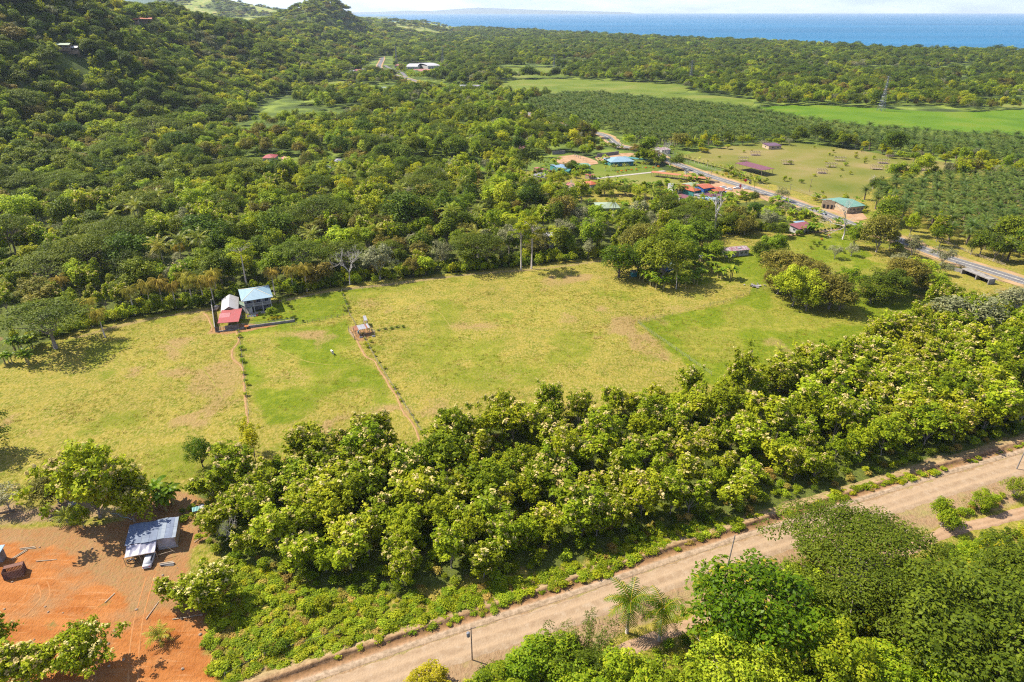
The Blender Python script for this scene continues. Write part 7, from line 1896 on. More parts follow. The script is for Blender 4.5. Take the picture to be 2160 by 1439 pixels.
# tarpaulin: a sagging sheet from the eave to a pole carried by leaning stakes
xl, xr = -w / 2 + .25, w * .12
V = []; F = []; nu, nv = 26, 12
yb_, zb_ = -d / 2 - 2.3, 2.0
for i in range(nu + 1):
    s = i / nu
    for j in range(nv + 1):
        t = j / nv
        sag = -.20 * math.sin(math.pi * t) * (1 + .25 * math.sin(s * 9)) - .08 * math.sin(s * 21 + t * 3) * math.sin(math.pi * t) - .05 * math.sin(s * 38) * t * (1 - t) * 4
        V.append((xl + (xr - xl) * s - .15 * t, -d / 2 + .1 + (yb_ - (-d / 2 + .1)) * t, 3.0 + (zb_ - 3.0) * t + sag))
for i in range(nu):
    for j in range(nv):
        p = i * (nv + 1) + j; F.append((p, p + 1, p + nv + 2, p + nv + 1))
TARP = mat('silver_tarpaulin', (.27, .265, .31), (.21, .205, .25), scale=.8, rough=.35, spec=.6)
me = np_mesh('tarpaulin', np.array(V), np.array(F), TARP, None, True); to = link('tarpaulin', me, bn); sm = to.modifiers.new('thick', 'SOLIDIFY'); sm.thickness = .02
mb = MB(); mb.tube([(xl - .5, yb_, zb_), (xr, yb_, zb_)], [.06, .05], 6); mb.build('pole', WOOD, bn)
for xx, dx in ((xl - .3, .1), ((xl + xr) / 2 - .3, .35), (xr, .1)):
    mb = MB(); mb.tube([(xx + dx, yb_ - .15, -.2), (xx, yb_, zb_ + .1)], [.06, .05], 6); mb.build('stake', WOODP if dx > .2 else WOOD, bn)
mb = MB(); mb.tube([(xr + .1, -d / 2 + .2, 2.9), (xr + 3.2, -d / 2 - 1.4, .15)], [.06, .05], 6); mb.build('brace', WOODP, bn)
mb = MB(); mb.tube([(xr, yb_, 1.1), (xr + 3.0, yb_ + .5, 1.1)], [.06, .05], 6); mb.build('rail', WOODP, bn)
# motorbike in the shade of the tarpaulin
x, y = G(277, 1187); mk = empty('motorbike', (x, y, .02), R(15), 'motorbike with white fairing standing at the edge of the tarpaulin shade', 'motorbike')
for xx in (-.62, .62):
    mb = MB()
    for k in range(14):
        a0, a1 = k / 14 * 6.283, (k + 1) / 14 * 6.283; mb.tube([(xx + .28 * math.cos(a0), 0, .3 + .28 * math.sin(a0)), (xx + .28 * math.cos(a1), 0, .3 + .28 * math.sin(a1))], [.05, .05], 5, False)
    wo = mb.build('wheel', mat('tyre', (.02, .02, .02)), mk); mb = MB(); mb.tube([(xx, -.05, .3), (xx, .05, .3)], [.12, .12], 8); mb.build('hub', METAL, wo)
mb = MB(); mb.tube([(-.62, 0, .3), (0, 0, .5), (.45, 0, .75), (.62, 0, .3)], [.05, .12, .08, .05], 6); mb.build('frame', DARK, mk)
mb = MB(); mb.box((-.3, 0, .8), (.75, .26, .12)); mb.build('seat', DARK, mk)
mb = MB(); mb.tube([(.05, 0, .82), (.2, 0, .88), (.5, 0, .8)], [.12, .17, .1], 8); mb.build('tank', WHITE, mk)
mb = MB(); mb.tube([(.42, -.35, 1.05), (.5, 0, 1.0), (.42, .35, 1.05)], [.03, .03, .03], 5); mb.build('handlebar', METAL, mk)
mb = MB(); mb.box((.66, 0, .9), (.14, .22, .22)); mb.build('headlight', MATS['lamp_glass'], mk)
# lumber
def board(name, lb, u, v, L_, wd, th, rz, m, z=.12, group=None):
    x, y = G(u, v); mb = MB(); mb.box((0, 0, 0), (L_, wd, th)); o = mb.build(name, m); o.location = (x, y, z); o.rotation_euler = (0, R(1), rz); return tag(o, lb, 'timber', group)
for k in range(7):
    board('plank', 'grey plank in the pile of sawn boards beside the white car', 352 + (k % 3), 1192 + (k % 2) * 2.2 - k * .4, 2.6, .22, .05, R(8 + k * 2 - 5), CONC if k % 2 else WOODP, .1 + .055 * k, 'plank pile by the car')
for u, v, L_, a_, lb in [(58, 1156, 2.9, R(12), 'pale board at the top of the angle of planks on the red yard'), (60, 1158.5, 2.9, R(11), 'second pale board of the angle of planks on the red yard'), (40, 1170, 3.2, R(66), 'pale board running down from the angle of planks'), (42.5, 1171, 3.0, R(64), 'inner pale board running down from the angle of planks'),
                         (98, 1183, 3.9, R(8), 'thin brown pole lying on the orange earth'), (232, 1262, 2.4, R(75), 'pale stick lying on the dry grass of the yard'), (322, 1288, 4.2, R(85), 'dark pole lying beside the garden palm'), (410, 1300, 2.6, R(15), 'loose stick by the ditch of the yard'), (424, 1135, 3.2, R(60), 'dark plank on the bare slope by the green shed'), (380, 1305, 2.6, R(12), 'weathered stick lying across the yard ditch'), (385, 1083, 2.2, R(5), 'orange-brown log behind the barn')]:
    mb = MB(); n_ = 5
    board('plank' if 'board' in lb or 'plank' in lb else 'pole', lb, u, v, L_, .17, .07, a_, WOODP if 'pale' in lb or 'stick' in lb else WOOD)
# rusty cage-like crate
x, y = G(33, 1212); cr = empty('crate', (x, y, 0), R(22), 'open rusty-brown mesh crate standing on the orange earth', 'crate')
CRM = mat('rust_mesh', (.16, .075, .05), (.10, .05, .035), scale=6, rough=.9)
w, d, h = 3.3, 2.1, 1.9
for nm, q in (('side', [(-w / 2, -d / 2, 0), (w / 2, -d / 2, 0), (w / 2, -d / 2, h), (-w / 2, -d / 2, h)]), ('side', [(-w / 2, d / 2, 0), (w / 2, d / 2, 0), (w / 2, d / 2, h), (-w / 2, d / 2, h)]), ('side', [(-w / 2, -d / 2, 0), (-w / 2, d / 2, 0), (-w / 2, d / 2, h), (-w / 2, -d / 2, h)]), ('side', [(w / 2, -d / 2, 0), (w / 2, d / 2, 0), (w / 2, d / 2, h * .9), (w / 2, -d / 2, h)])):
    c0, c1, c2_, c3 = [np.array(p) for p in q]; mb = MB()
    for k in range(15): t = k / 14; mb.tube([c0 + (c1 - c0) * t, c3 + (c2_ - c3) * t], [.05, .05], 4, False)
    for k in range(10): t = k / 9; mb.tube([c0 + (c3 - c0) * t, c1 + (c2_ - c1) * t], [.06, .06], 4, False)
    mb.build(nm, CRM, cr)
mb = MB(); mb.slab([(-w / 2, -d / 2, .1), (w / 2, -d / 2, .1), (w / 2, d / 2, .1), (-w / 2, d / 2, .1)], .08); mb.build('base', CRM, cr)
mb = MB(); mb.slab([(-w / 2, .1, h + .02), (w / 2, .1, h + .02), (w / 2, d / 2, h + .02), (-w / 2, d / 2, h + .02)], .04); mb.build('lid', CRM, cr)
# house corner at the picture edge
house('cabin', 'pale cabin with light blue roof cut by the picture edge on the orange yard', 'cabin', [(-75, 1175), (2, 1166), (8, 1152), (-68, 1158)], 2.7, 'flat', .25, GREYW, T_BLUE, .35, 0)
# green-roofed coop at the plantation corner
rt, W, D, rf = house('coop', 'little shed with half green, half white roof at the plantation corner', 'shed', [(406, 1080), (433, 1073), (430, 1066), (404, 1073)], 2.1, 'flat', .2, WOOD, T_TEAL, .2, 0)
mb = MB(); mb.slab([(.3, -.9, 2.2), (W / 2 + .15, -.9, 2.2), (W / 2 + .15, .9, 2.34), (.3, .9, 2.34)], .03); mb.build('roof_sheet', T_WHITE, rf)
mb = MB(); mb.box((W / 4 + .1, -D / 2 - .03, 1.0), (.7, .06, 1.7)); mb.build('door', BLUE, rt)
x, y = G(153, 1068); o = empty('scrap_heap', (x, y, 0), R(20), 'scrap heap of rusty and white sheets under the tall blossoming tree', 'scrap')
for k in range(5): mb = MB(); mb.slab([(-.9 + .2 * k, -.5, .1 + .12 * k), (.7 + .1 * k, -.4, .15 + .12 * k), (.6, .6, .4 + .12 * k), (-.8, .5, .3 + .12 * k)], .05); mb.build('sheet', [T_RUST, T_ZINC, WHITE, T_RED, T_ZINC][k], o)
mb = MB(); q = [(-3, 0, .15), (-1.5, .3, .25), (0, -.1, .2), (1.6, .2, .15), (3, 0, .1)]; mb.tube(q, [.05] * 5, 6); o = mb.build('hose_pipe', SKYB); x, y = G(258, 1092); o.location = (x, y, .1); o.rotation_euler = (0, 0, R(-20)); tag(o, 'pale pipe lying behind the barn under the trees', 'pipe')
# stones on the yard
for k in range(26):
    rr = np.random.RandomState(k); u, v = rr.uniform(5, 440), rr.uniform(1150, 1420); s = rr.uniform(.12, .3); x, y = G(u, v)
    mb = MB(); P_ = []
    for j, (zz, f) in enumerate(((0, .8), (.35, 1.0), (.75, .75), (1.0, .25))):
        for i in range(7): a_ = i / 7 * 6.283; P_.append((s * f * math.cos(a_) * rr.uniform(.8, 1.2), s * f * math.sin(a_) * rr.uniform(.8, 1.2), s * .8 * zz))
    mb.v = P_
    for j in range(3):
        for i in range(7): mb.f.append((j * 7 + i, j * 7 + (i + 1) % 7, (j + 1) * 7 + (i + 1) % 7, (j + 1) * 7 + i))
    mb.f.append(tuple(range(21, 28))); o = mb.build('stone', mat('pale_stone', (.26, .19, .13), scale=3)); o.location = (x, y, .03); tag(o, 'pale loose stone lying on the orange earth yard', 'stone', 'stones on the yard')

# ------------------------------------------------------------------ poles and wires
def pole(label, u, v, h, m, r=.13, lean=0.0, arm=True, transformer=False, name='utility_pole'):
    x, y = G(u, v); o = empty(name, (x, y, 0), 0, label, 'utility pole'); o.rotation_euler = (0, R(lean), 0)
    mb = MB(); mb.tube([(0, 0, -.3), (0, 0, h)], [r, r * .7], 8); mb.build('shaft', m, o)
    if arm:
        mb = MB(); mb.box((0, 0, h - .4), (1.7, .1, .12), R(20)); a_ = mb.build('crossarm', WOOD, o)
        for s in (-.7, 0, .7):
            mb = MB(); mb.tube([(s * math.cos(R(20)), s * math.sin(R(20)), h - .34), (s * math.cos(R(20)), s * math.sin(R(20)), h - .12)], [.05, .035], 6); mb.build('insulator', GREYW, a_)
    if transformer:
        mb = MB(); mb.tube([(-.5, 0, h - 2.3), (-.5, 0, h - 2.2), (-.5, 0, h - 1.35), (-.5, 0, h - 1.25)], [.2, .3, .3, .18], 10); mb.build('transformer', METAL, o)
        mb = MB(); mb.tube([(0, 0, h - 1.4), (-.8, 0, h - 1.3)], [.04, .03], 5); mb.build('bracket', METAL, o)
    return x, y, h
PL = [pole('dark pole with a grey transformer at the lower edge of the dirt road', 996, 1392, 8.0, WOOD, transformer=True), pole('pale concrete pole beside the dense orange-tipped tree', 1534, 1198, 8.6, CONC, .15, 2, arm=False), pole('pale concrete pole at the picture edge of the dirt road', 2144, 990, 8.6, CONC, .15, 2, arm=False), pole('thin dark pole behind the royal palms', 1329, 1268, 7.0, WOOD, .08, arm=False)]
for (x0, y0, h0), (x1, y1, h1) in ((PL[0], PL[3]), (PL[3], PL[1]), (PL[1], PL[2])):
    P_ = [(x0 + (x1 - x0) * t, y0 + (y1 - y0) * t, (h0 + (h1 - h0) * t) - .2 - 1.4 * 4 * t * (1 - t)) for t in np.linspace(0, 1, 12)]
    for q in (0,):
        mb = MB(); mb.tube([(a_, b_ + q * .5, c_) for a_, b_, c_ in P_], [.014] * 12, 4, False); o = mb.build('power_line', WIRE); tag(o, 'black overhead wire strung along the dirt road', 'wire', 'wires along the dirt road')
for u, v, h, lb in ((1663, 420, 9, 'light grey pole by the highway bend above the dark leaning tree'), (1868, 505, 9, 'pale pole in front of the tall forked roadside tree'), (2000, 505, 9, 'pole with lamp between the oil palms and the highway'), (1452, 345, 6, 'thin pole on the far verge behind the silver palms'), (1707, 405, 8, 'dark pole in the scrub field'), (820, 355, 8, 'thin pole among the trees by the red-roofed houses')):
    pole(lb, u, v, h, CONC if 'pale' in lb or 'grey' in lb else WOOD, .14)

HP = [G(u, v) for u, v in ((1452, 345), (1663, 420), (1868, 505), (2000, 505))]
for (x0, y0), (x1, y1) in zip(HP[:2], HP[1:3]):
    P_ = [(x0 + (x1 - x0) * t, y0 + (y1 - y0) * t, 8.4 - 1.6 * 4 * t * (1 - t) - (2.6 if (x0, y0) == HP[0] else 0) * (1 - t)) for t in np.linspace(0, 1, 14)]
    mb = MB(); mb.tube(P_, [.02] * 14, 4, False); tag(mb.build('power_line', WIRE), 'black overhead wire strung along the highway verge', 'wire', 'wires along the highway')
# lattice pylons of the power line
def pylon(u, v, h, lb, b=6.0):
    x, y = G(u, v); o = empty('pylon', (x, y, 0), R(25), lb, 'pylon')
    k1 = h * .62
    legs = []
    for sx, sy in ((-1, -1), (1, -1), (1, 1), (-1, 1)):
        pts = [(sx * b / 2, sy * b / 2, 0), (sx * b * .16, sy * b * .16, k1), (sx * .35, sy * .35, h)]
        mb = MB(); mb.tube(pts, [.22, .18, .12], 4); mb.build('leg', METAL, o); legs.append(pts)
    def at(c, z):
        p0, p1, p2 = [np.array(q) for q in legs[c]]
        return p0 + (p1 - p0) * z / k1 if z < k1 else p1 + (p2 - p1) * (z - k1) / (h - k1)
    mb = MB(); zs = [0, .16, .30, .42, .52, .62, .72, .82, .91, 1.0]
    for za, zb in zip(zs[:-1], zs[1:]):
        for c in range(4):
            mb.tube([at(c, za * h), at((c + 1) % 4, zb * h)], [.1, .1], 3, False); mb.tube([at((c + 1) % 4, za * h), at(c, zb * h)], [.1, .1], 3, False); mb.tube([at(c, zb * h), at((c + 1) % 4, zb * h)], [.09, .09], 3, False)
    mb.build('lattice', METAL, o)
    for zz in (h * .8, h * .9, h * .99):
        mb = MB()
        for sg in (-1, 1):
            mb.tube([(0, .3, zz), (sg * b * .75, 0, zz - .1)], [.12, .07], 4); mb.tube([(0, -.3, zz), (sg * b * .75, 0, zz - .1)], [.12, .07], 4); mb.tube([(0, 0, zz + 1.2), (sg * b * .75, 0, zz - .1)], [.09, .06], 4)
        a_ = mb.build('crossarm', METAL, o)
        for sg in (-1, 1): mb = MB(); mb.tube([(sg * b * .73, 0, zz - .1), (sg * b * .73, 0, zz - 1.8)], [.09, .09], 5); mb.build('insulator', GREYW, a_)
for u, v, h, lb in ((1858, 234, 36, 'tall lattice pylon at the forest edge of the bright green field'), (1455, 180, 34, 'lattice pylon rising from the forest before the pale field'), (1168, 160, 34, 'lattice pylon on the pale field among scattered trees'), (934, 138, 34, 'lattice pylon behind the white warehouses'), (837, 140, 38, 'lattice pylon beside the straight distant road'), (764, 108, 38, 'lattice pylon at the foot of the peaked hill'), (783, 66, 34, 'tiny far lattice mast near the coast')):
    pylon(u, v, h, lb)

# ------------------------------------------------------------------ the village
H_ = house
H_('villa', 'large villa with pale blue hipped roofs and teal trim in the village garden', 'house', [(1275, 343), (1333, 340), (1328, 331), (1284, 333)], 3.2, 'hip', 2.2, TEAL, T_SKY, .8, 4)
H_('house', 'house with pale blue roof beside the row of dark round trees', 'house', [(1173, 357), (1196, 355), (1184, 346), (1163, 347.5)], 3.0, 'gable_x', 1.0, TEAL, T_BLUE, .4, 2)
H_('annex', 'low teal annex at the corner of the pale blue roofed house', 'annex', [(1188, 361), (1204, 362), (1201, 356), (1186, 355)], 2.4, 'flat', .3, TEAL, T_TEAL, .2, 0)
H_('house', 'house with sea-green roof beside the bare lot', 'house', [(1222, 352), (1242, 350), (1240, 344), (1216, 345)], 2.8, 'gable_x', .8, SKYB, T_GREEN, .4, 2)
H_('house', 'small house with lavender-grey roof below the teal houses', 'house', [(1138, 378), (1161, 373), (1150, 364), (1131, 369)], 2.8, 'flat', .5, CREAM, T_LAV, .4, 1)
H_('lean_to', 'low lean-to with pink and blue patched sheets beside the lavender-grey roof', 'shed', [(1147, 362), (1156, 360), (1141, 352), (1133, 354)], 2.3, 'flat', .3, WOOD, T_SALMON, .2, 0)
H_('house', 'house with faded red roof half hidden by dark trees in the village', 'house', [(1202, 397), (1219, 395), (1216, 386), (1200, 388)], 2.8, 'gable_y', 1.0, CREAM, T_SALMON, .4, 1)
H_('house', 'white house with orange-red hipped roof at the end of the pale path', 'house', [(1237, 391), (1257, 388), (1254, 381), (1235, 384)], 3.0, 'hip', 1.3, WHITE, T_ORNG, .4, 2)
H_('outhouse', 'small outhouse with pink-red roof below the faded red roofed house', 'outhouse', [(1198, 405), (1213, 402), (1210, 398), (1197, 400)], 2.4, 'gable_x', .6, CREAM, T_SALMON, .3, 0)
H_('kiosk', 'dark red-brown shelter at the corner of the pale garden path', 'kiosk', [(1238, 371), (1251, 369), (1250, 366), (1238, 368)], 2.6, 'flat', .2, WOOD, T_RED, .2, 0)
H_('house', 'large low house with pale green roof under the village palms', 'house', [(1260, 439), (1312, 440), (1296, 425), (1254, 428)], 3.0, 'hip', 1.6, GREENP, T_PALEG, .6, 3)
H_('house', 'house with brownish-maroon roof between dark trees at the village edge', 'house', [(1082, 313), (1110, 314), (1106, 306), (1080, 306)], 2.8, 'gable_x', .9, WHITE, T_MAROON, .4, 2)
H_('house', 'second maroon-roofed house at the village edge, nearer the forest', 'house', [(1026, 316), (1052, 318), (1050, 309), (1028, 308)], 2.8, 'gable_x', .9, WHITE, T_SALMON, .4, 2)
H_('carport', 'long narrow turquoise roof beside the blue villa', 'carport', [(1348, 341), (1354, 338), (1330, 328), (1325, 330)], 2.6, 'flat', .2, WOOD, T_TEAL, .2, 0, walls=False, posts=2)
wk, W, D, rf = H_('covered_walkway', 'long orange-roofed covered walkway beside the highway garden', 'walkway', [(1470, 384.5), (1476, 381), (1405, 355), (1400, 358)], 2.9, 'gable_y', .6, WOOD, T_WALK, .3, 0, walls=False, posts=0)
for k in range(13):
    for sg in (-1, 1):
        mb = MB(); mb.box((sg * W / 2, -D / 2 + D * k / 12, 1.35), (.16, .16, 2.9)); mb.build('post', WOOD, wk)
for sg in (-1, 1):
    mb = MB(); mb.tube([(sg * W / 2, -D / 2, .95), (sg * W / 2, D / 2, .95)], [.05, .05], 5); mb.build('rail', WOOD, wk)
# restaurant: a group of roofs that belong to one building
x0, y0 = G(1465, 403); rs_o = empty('restaurant', (x0, y0, 0), 0, 'restaurant with several orange roofs, blue wall and pale green roof by the highway', 'restaurant')
def wing(px, eave, kind, rise, wm, rm, over, nwin, tall=False):
    h, W, D, r = house('wing', None, None, px, eave, kind, rise, wm, rm, over, 0, False)
    X, Y, RZ = h.location.x, h.location.y, h.rotation_euler.z
    for ch in list(h.children):
        ch.parent = rs_o; ch.location = (X - x0, Y - y0, 0); ch.rotation_euler = (0, 0, RZ)
        if ch.name.startswith('wall'):
            for k in range(nwin):
                f = MB(); f.box((-W / 2 + W * (k + 1) / (nwin + 1), -D / 2 - .03, eave * .55), (W / (nwin + 1) * .5, .08, 1.1)); f.build('pane', GLASS, ch)
    bpy.data.objects.remove(h)
wing([(1453, 394), (1476, 390), (1463, 384), (1440, 387)], 3.6, 'gable_x', .6, SKYB, T_PALEG, .4, 2)
wing([(1440, 399), (1456, 396), (1449, 389), (1433, 391)], 3.4, 'gable_x', .9, GREENP, T_ORNG, .4, 2)
wing([(1456, 405), (1474, 401), (1464, 394), (1447, 397)], 3.2, 'hip', 1.1, TEAL, T_ORNG, .4, 2)
wing([(1479, 399), (1502, 395), (1489, 387), (1465, 390)], 4.6, 'gable_x', 1.0, BLUE, T_ORNG, .5, 3)
wing([(1498, 406), (1527, 401.5), (1513, 394), (1494, 396)], 3.0, 'gable_x', .9, WOOD, T_ORNG, .5, 3)
wing([(1414, 395), (1434, 394), (1440, 387), (1415, 388)], 3.8, 'flat', .2, WHITE, T_ZINC, .2, 2)
H_('house', 'house with two-part maroon roof below the restaurant', 'house', [(1437, 422), (1460, 419), (1457, 410), (1438, 412)], 2.8, 'gable_y', .8, WHITE, T_MAROON, .3, 1)
H_('shed', 'flat maroon shed roof behind the blue wall of the restaurant', 'shed', [(1493, 417), (1518, 413), (1512, 406), (1487, 409)], 2.7, 'flat', .3, WHITE, T_MAROON, .3, 0)
H_('shed', 'pale blue-white tin roof lowest below the restaurant', 'shed', [(1490, 424), (1514, 420), (1508, 414), (1484, 417)], 2.5, 'flat', .2, WHITE, T_SKY, .3, 0)
H_('shed', 'whitish rusty tin roof beside the maroon shed below the restaurant', 'shed', [(1472, 415), (1488, 412), (1484, 407), (1468, 410)], 2.5, 'flat', .2, WHITE, T_ZINC, .3, 0)
H_('market_shed', 'large open shed with flat maroon roof in the scrub field', 'shed', [(1604, 360), (1629, 356), (1580, 341.5), (1553, 344.5)], 4.2, 'flat', .4, WOOD, T_MAROON, .6, 0, walls=False, posts=4)
H_('house', 'small house with lilac-maroon roof at the far edge of the scrub field', 'house', [(1617, 308), (1645, 307), (1640, 302), (1612, 303)], 3.0, 'flat', .5, CREAM, roofs('roof_lilac_maroon', (.21, .10, .15)), .4, 2)
H_('house', 'little house with white and maroon roof behind the bare spreading tree', 'house', [(1390, 317), (1409, 316), (1406, 310), (1388, 311)], 2.8, 'gable_x', .7, WHITE, T_PATCH, .3, 1)
H_('house', 'house with wide maroon roof beside the hedged garden path', 'house', [(1680, 484), (1720, 478), (1702, 469.5), (1669, 475)], 2.9, 'flat', .7, WHITE, roofs('roof_brick_red', (.36, .09, .09), (.30, .1, .1)), .6, 3)
H_('annex', 'pale blue roofed annex behind the wide maroon roof', 'annex', [(1678, 472), (1701, 470.5), (1698, 466.5), (1676, 468)], 2.9, 'flat', .3, WHITE, T_SKY, .3, 0)
H_('community_hall', 'cream hall with sea-green roof beside the highway', 'hall', [(1778, 440), (1801, 433), (1794, 417), (1743, 419)], 3.6, 'gable_x', 1.3, CREAM, T_GREEN, .4, 4)
x, y = G(1745, 441); fa = empty('facade', (x, y, 0), R(-28), 'cream stepped facade wall with arched openings in front of the sea-green roof', 'facade')
mb = MB(); mb.box((0, 0, 2.4), (6.4, .25, 4.8)); mb.box((0, 0, 5.0), (3.2, .25, .6)); mb.build('wall', CREAM, fa)
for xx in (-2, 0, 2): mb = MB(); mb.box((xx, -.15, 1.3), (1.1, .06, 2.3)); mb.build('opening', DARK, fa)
rt, W, D, rf = H_('long_house', 'long white house with patched maroon and white roof on the green lawn', 'house', [(1527, 531.5), (1580, 526.5), (1569, 518), (1525.5, 522.8)], 2.8, 'gable_x', .8, WHITE, T_PATCH, .3, 4)
mb = MB(); mb.slab([(.5, -1.7, 3.34), (2.2, -1.7, 3.34), (2.2, -.7, 3.62), (.5, -.7, 3.62)], .03); mb.build('roof_patch', T_ZINC, rf)
H_('tool_shed', 'tiny tin-roofed shed on the lawn before the long white house', 'shed', [(1476, 544), (1490, 542), (1486, 538), (1474, 539.5)], 2.0, 'flat', .2, WOOD, T_ZINC, .2, 0)
H_('kiosk', 'small white and green hut at the pasture corner by the banana grove', 'hut', [(1332, 575), (1344, 573.5), (1342, 569.5), (1331, 571)], 2.2, 'flat', .2, TEAL, T_WHITE, .2, 0)
H_('shack', 'shack of blue and rusty sheets under the spreading tree', 'shack', [(1399, 561), (1422, 559), (1416, 551), (1399, 553)], 2.8, 'gable_x', .7, BLUE, T_BLUE, .3, 0)
H_('house', 'white roof hidden between the treetops behind the slender trees', 'house', [(1136, 501), (1167, 498), (1163, 489), (1138, 492)], 6.0, 'gable_x', .8, WHITE, T_WHITE, .4, 2)
H_('house', 'white house with red hipped roof beyond the forest', 'house', [(557, 334), (586, 333), (581, 327), (556, 327)], 3.2, 'hip', 1.6, WHITE, T_RED, .4, 3)
H_('house', 'salmon-roofed low house beside the white red-roofed house', 'house', [(600, 340), (618, 338), (612, 331), (596, 333)], 2.8, 'gable_y', 1.0, CREAM, T_SALMON, .4, 1)
H_('house', 'small grey-roofed house with white walls in the forest clearing', 'house', [(705, 341), (722, 340), (718, 336), (706, 336)], 2.8, 'hip', 1.0, WHITE, T_LAV, .3, 1)
H_('shed', 'white tin shed in front of the small grey-roofed house', 'shed', [(681, 355), (696, 353), (694, 349), (681, 351)], 2.6, 'flat', .3, WHITE, T_WHITE, .3, 0)
for px, m_, lb in [([(729, 153), (750, 153), (746, 148), (732, 148)], T_WHITE, 'white distant house at the foot of the dark spur'), ([(750, 150), (762, 150), (760, 146), (749, 146)], T_RED, 'red-roofed distant house at the foot of the dark spur'), ([(757, 158), (773, 158), (771, 154), (758, 154)], T_WHITE, 'low white distant building below the red-roofed one'), ([(766, 147), (775, 147), (774, 143), (766, 143)], T_ZINC, 'small grey distant house near the highway bend'),
                   ([(803, 187), (821, 187), (819, 183), (804, 183)], T_PALEG, 'pale green distant roof in a forest clearing'), ([(836, 139), (846, 139), (845, 135), (836, 135)], T_SALMON, 'pinkish distant roof beside the pylon'), ([(970, 183), (985, 183), (984, 179), (971, 179)], T_ZINC, 'pale distant roof at the pasture edge, first of three'), ([(996, 183), (1014, 184), (1012, 179), (997, 179)], T_LAV, 'lilac distant roof at the pasture edge next to the pale one'),
                   ([(885, 226), (901, 225), (899, 221), (886, 221)], T_PALEG, 'pale roof on a small meadow within the forest'), ([(1049, 64), (1060, 64), (1059, 61), (1050, 61)], T_WHITE, 'tiny white building near the beach'), ([(910, 101), (922, 101), (921, 98), (911, 98)], T_TEAL, 'tiny turquoise roof in the far woods'), ([(888, 113), (897, 113), (896, 110), (888, 110)], T_RED, 'tiny red roof in the far woods')]:
    H_('distant_house', lb, 'house', px, 3.5, 'gable_x', 1.2, WHITE, m_, .4, 2)
for px, lb in [([(861, 141), (887, 141), (884, 136), (863, 136)], 'white warehouse with vaulted roof, nearer the highway'), ([(887, 140), (915, 139), (912, 134), (889, 135)], 'white warehouse with vaulted roof, farther from the highway')]:
    x, y, w, d, rz = rect(px, 7); o = empty('warehouse', (x, y, 0), rz, lb, 'warehouse')
    mb = MB(); mb.box((0, 0, 3.4), (w - .6, d - .6, 6.9)); mb.build('wall', WHITE, o)
    mb = MB(); n = 9
    for k in range(n):
        a0, a1 = math.pi * k / n, math.pi * (k + 1) / n
        mb.slab([(-w / 2, -math.cos(a0) * d / 2, 7 + 3 * math.sin(a0)), (w / 2, -math.cos(a0) * d / 2, 7 + 3 * math.sin(a0)), (w / 2, -math.cos(a1) * d / 2, 7 + 3 * math.sin(a1)), (-w / 2, -math.cos(a1) * d / 2, 7 + 3 * math.sin(a1))], .1)
    mb.build('roof', T_WHITE, o)
    for k in range(4): mb = MB(); mb.box((-w / 2 + w * (k + 1) / 5, -d / 2 + .26, 3), (w / 9, .1, 4)); mb.build('door', GREYW, o)
H_('long_shed', 'long white building with red stripe roof before the warehouses', 'building', [(877, 151), (910, 150), (908, 146), (878, 147)], 4.0, 'flat', 1.0, SKYB, T_SALMON, .4, 4)
# houses on the hill
for (u, v, w, d, m_, lb) in [(311, 55.5, 17, 9, T_ORNG, 'bright red-orange long roof high on the forested hill'), (290, 55, 7, 6, T_ORNG, 'small red-orange roof beside the long one on the hill'), (135, 115.5, 17, 8, T_PALEG, 'pale greenish roof on the forested hill'), (157, 121, 12, 6, T_WHITE, 'white roof below the pale greenish one on the hill')]:
    x, y, z = GT(u, v); o = empty('hill_house', (x, y, z + 4.0), R(8), lb, 'house')
    mb = MB(); mb.box((0, d * .18, .2), (w - 2.4, d * .5, 5.4)); mb.build('wall', WOOD, o)  # dark wood tone stands in for the green shade on these walls
    for sx in (-1, 1):
        for sy in (-.05, .4): mb = MB(); mb.box((sx * (w / 2 - 1.5), d * sy, -3.9), (.35, .35, 3.0)); mb.build('stilt', WOOD, o)
    roof_mesh('gable_x', w, d, 3.0, 1.5).build('roof', m_, o)
    for k in range(3): add_window(o, -w / 2 + w * (k + 1) / 4, d * .18 - d * .25 - .03, 1.6, 1.4, 1.3, 0)

# market frames, posts and boards of the scrub field
def frame(u, v, L_, D_, lb, h=2.8):
    x, y = G(u, v); o = empty('stall_frame', (x, y, 0), R(rnd.uniform(-12, 4)), lb, 'stall frame')
    for xx in np.linspace(-L_ / 2, L_ / 2, 4):
        for yy in (-D_ / 2, D_ / 2):
            mb = MB(); mb.tube([(xx, yy, -.2), (xx + rnd.uniform(-.1, .1), yy, h)], [.11, .1], 5); mb.build('post', WOOD, o)
    for yy in (-D_ / 2, D_ / 2):
        mb = MB(); mb.box((0, yy, h + .05), (L_ + .5, .18, .2)); mb.build('beam', WOOD, o)
    for xx in np.linspace(-L_ / 2, L_ / 2, 5): mb = MB(); mb.box((xx, 0, h + .22), (.14, D_ + .4, .14)); mb.build('rafter', WOODP, o)
    mb = MB(); mb.box((0, 0, .9), (L_ * .9, D_ * .8, .12)); mb.build('counter', WOOD, o)
    if rnd.random() < .6: mb = MB(); mb.slab([(-L_ / 2, -D_ / 2 - .3, .25), (L_ / 2, -D_ / 2 - .3, .25), (L_ / 2, D_ / 2, .35), (-L_ / 2, D_ / 2, .35)], .05); mb.build('floor_board', WOODP, o)
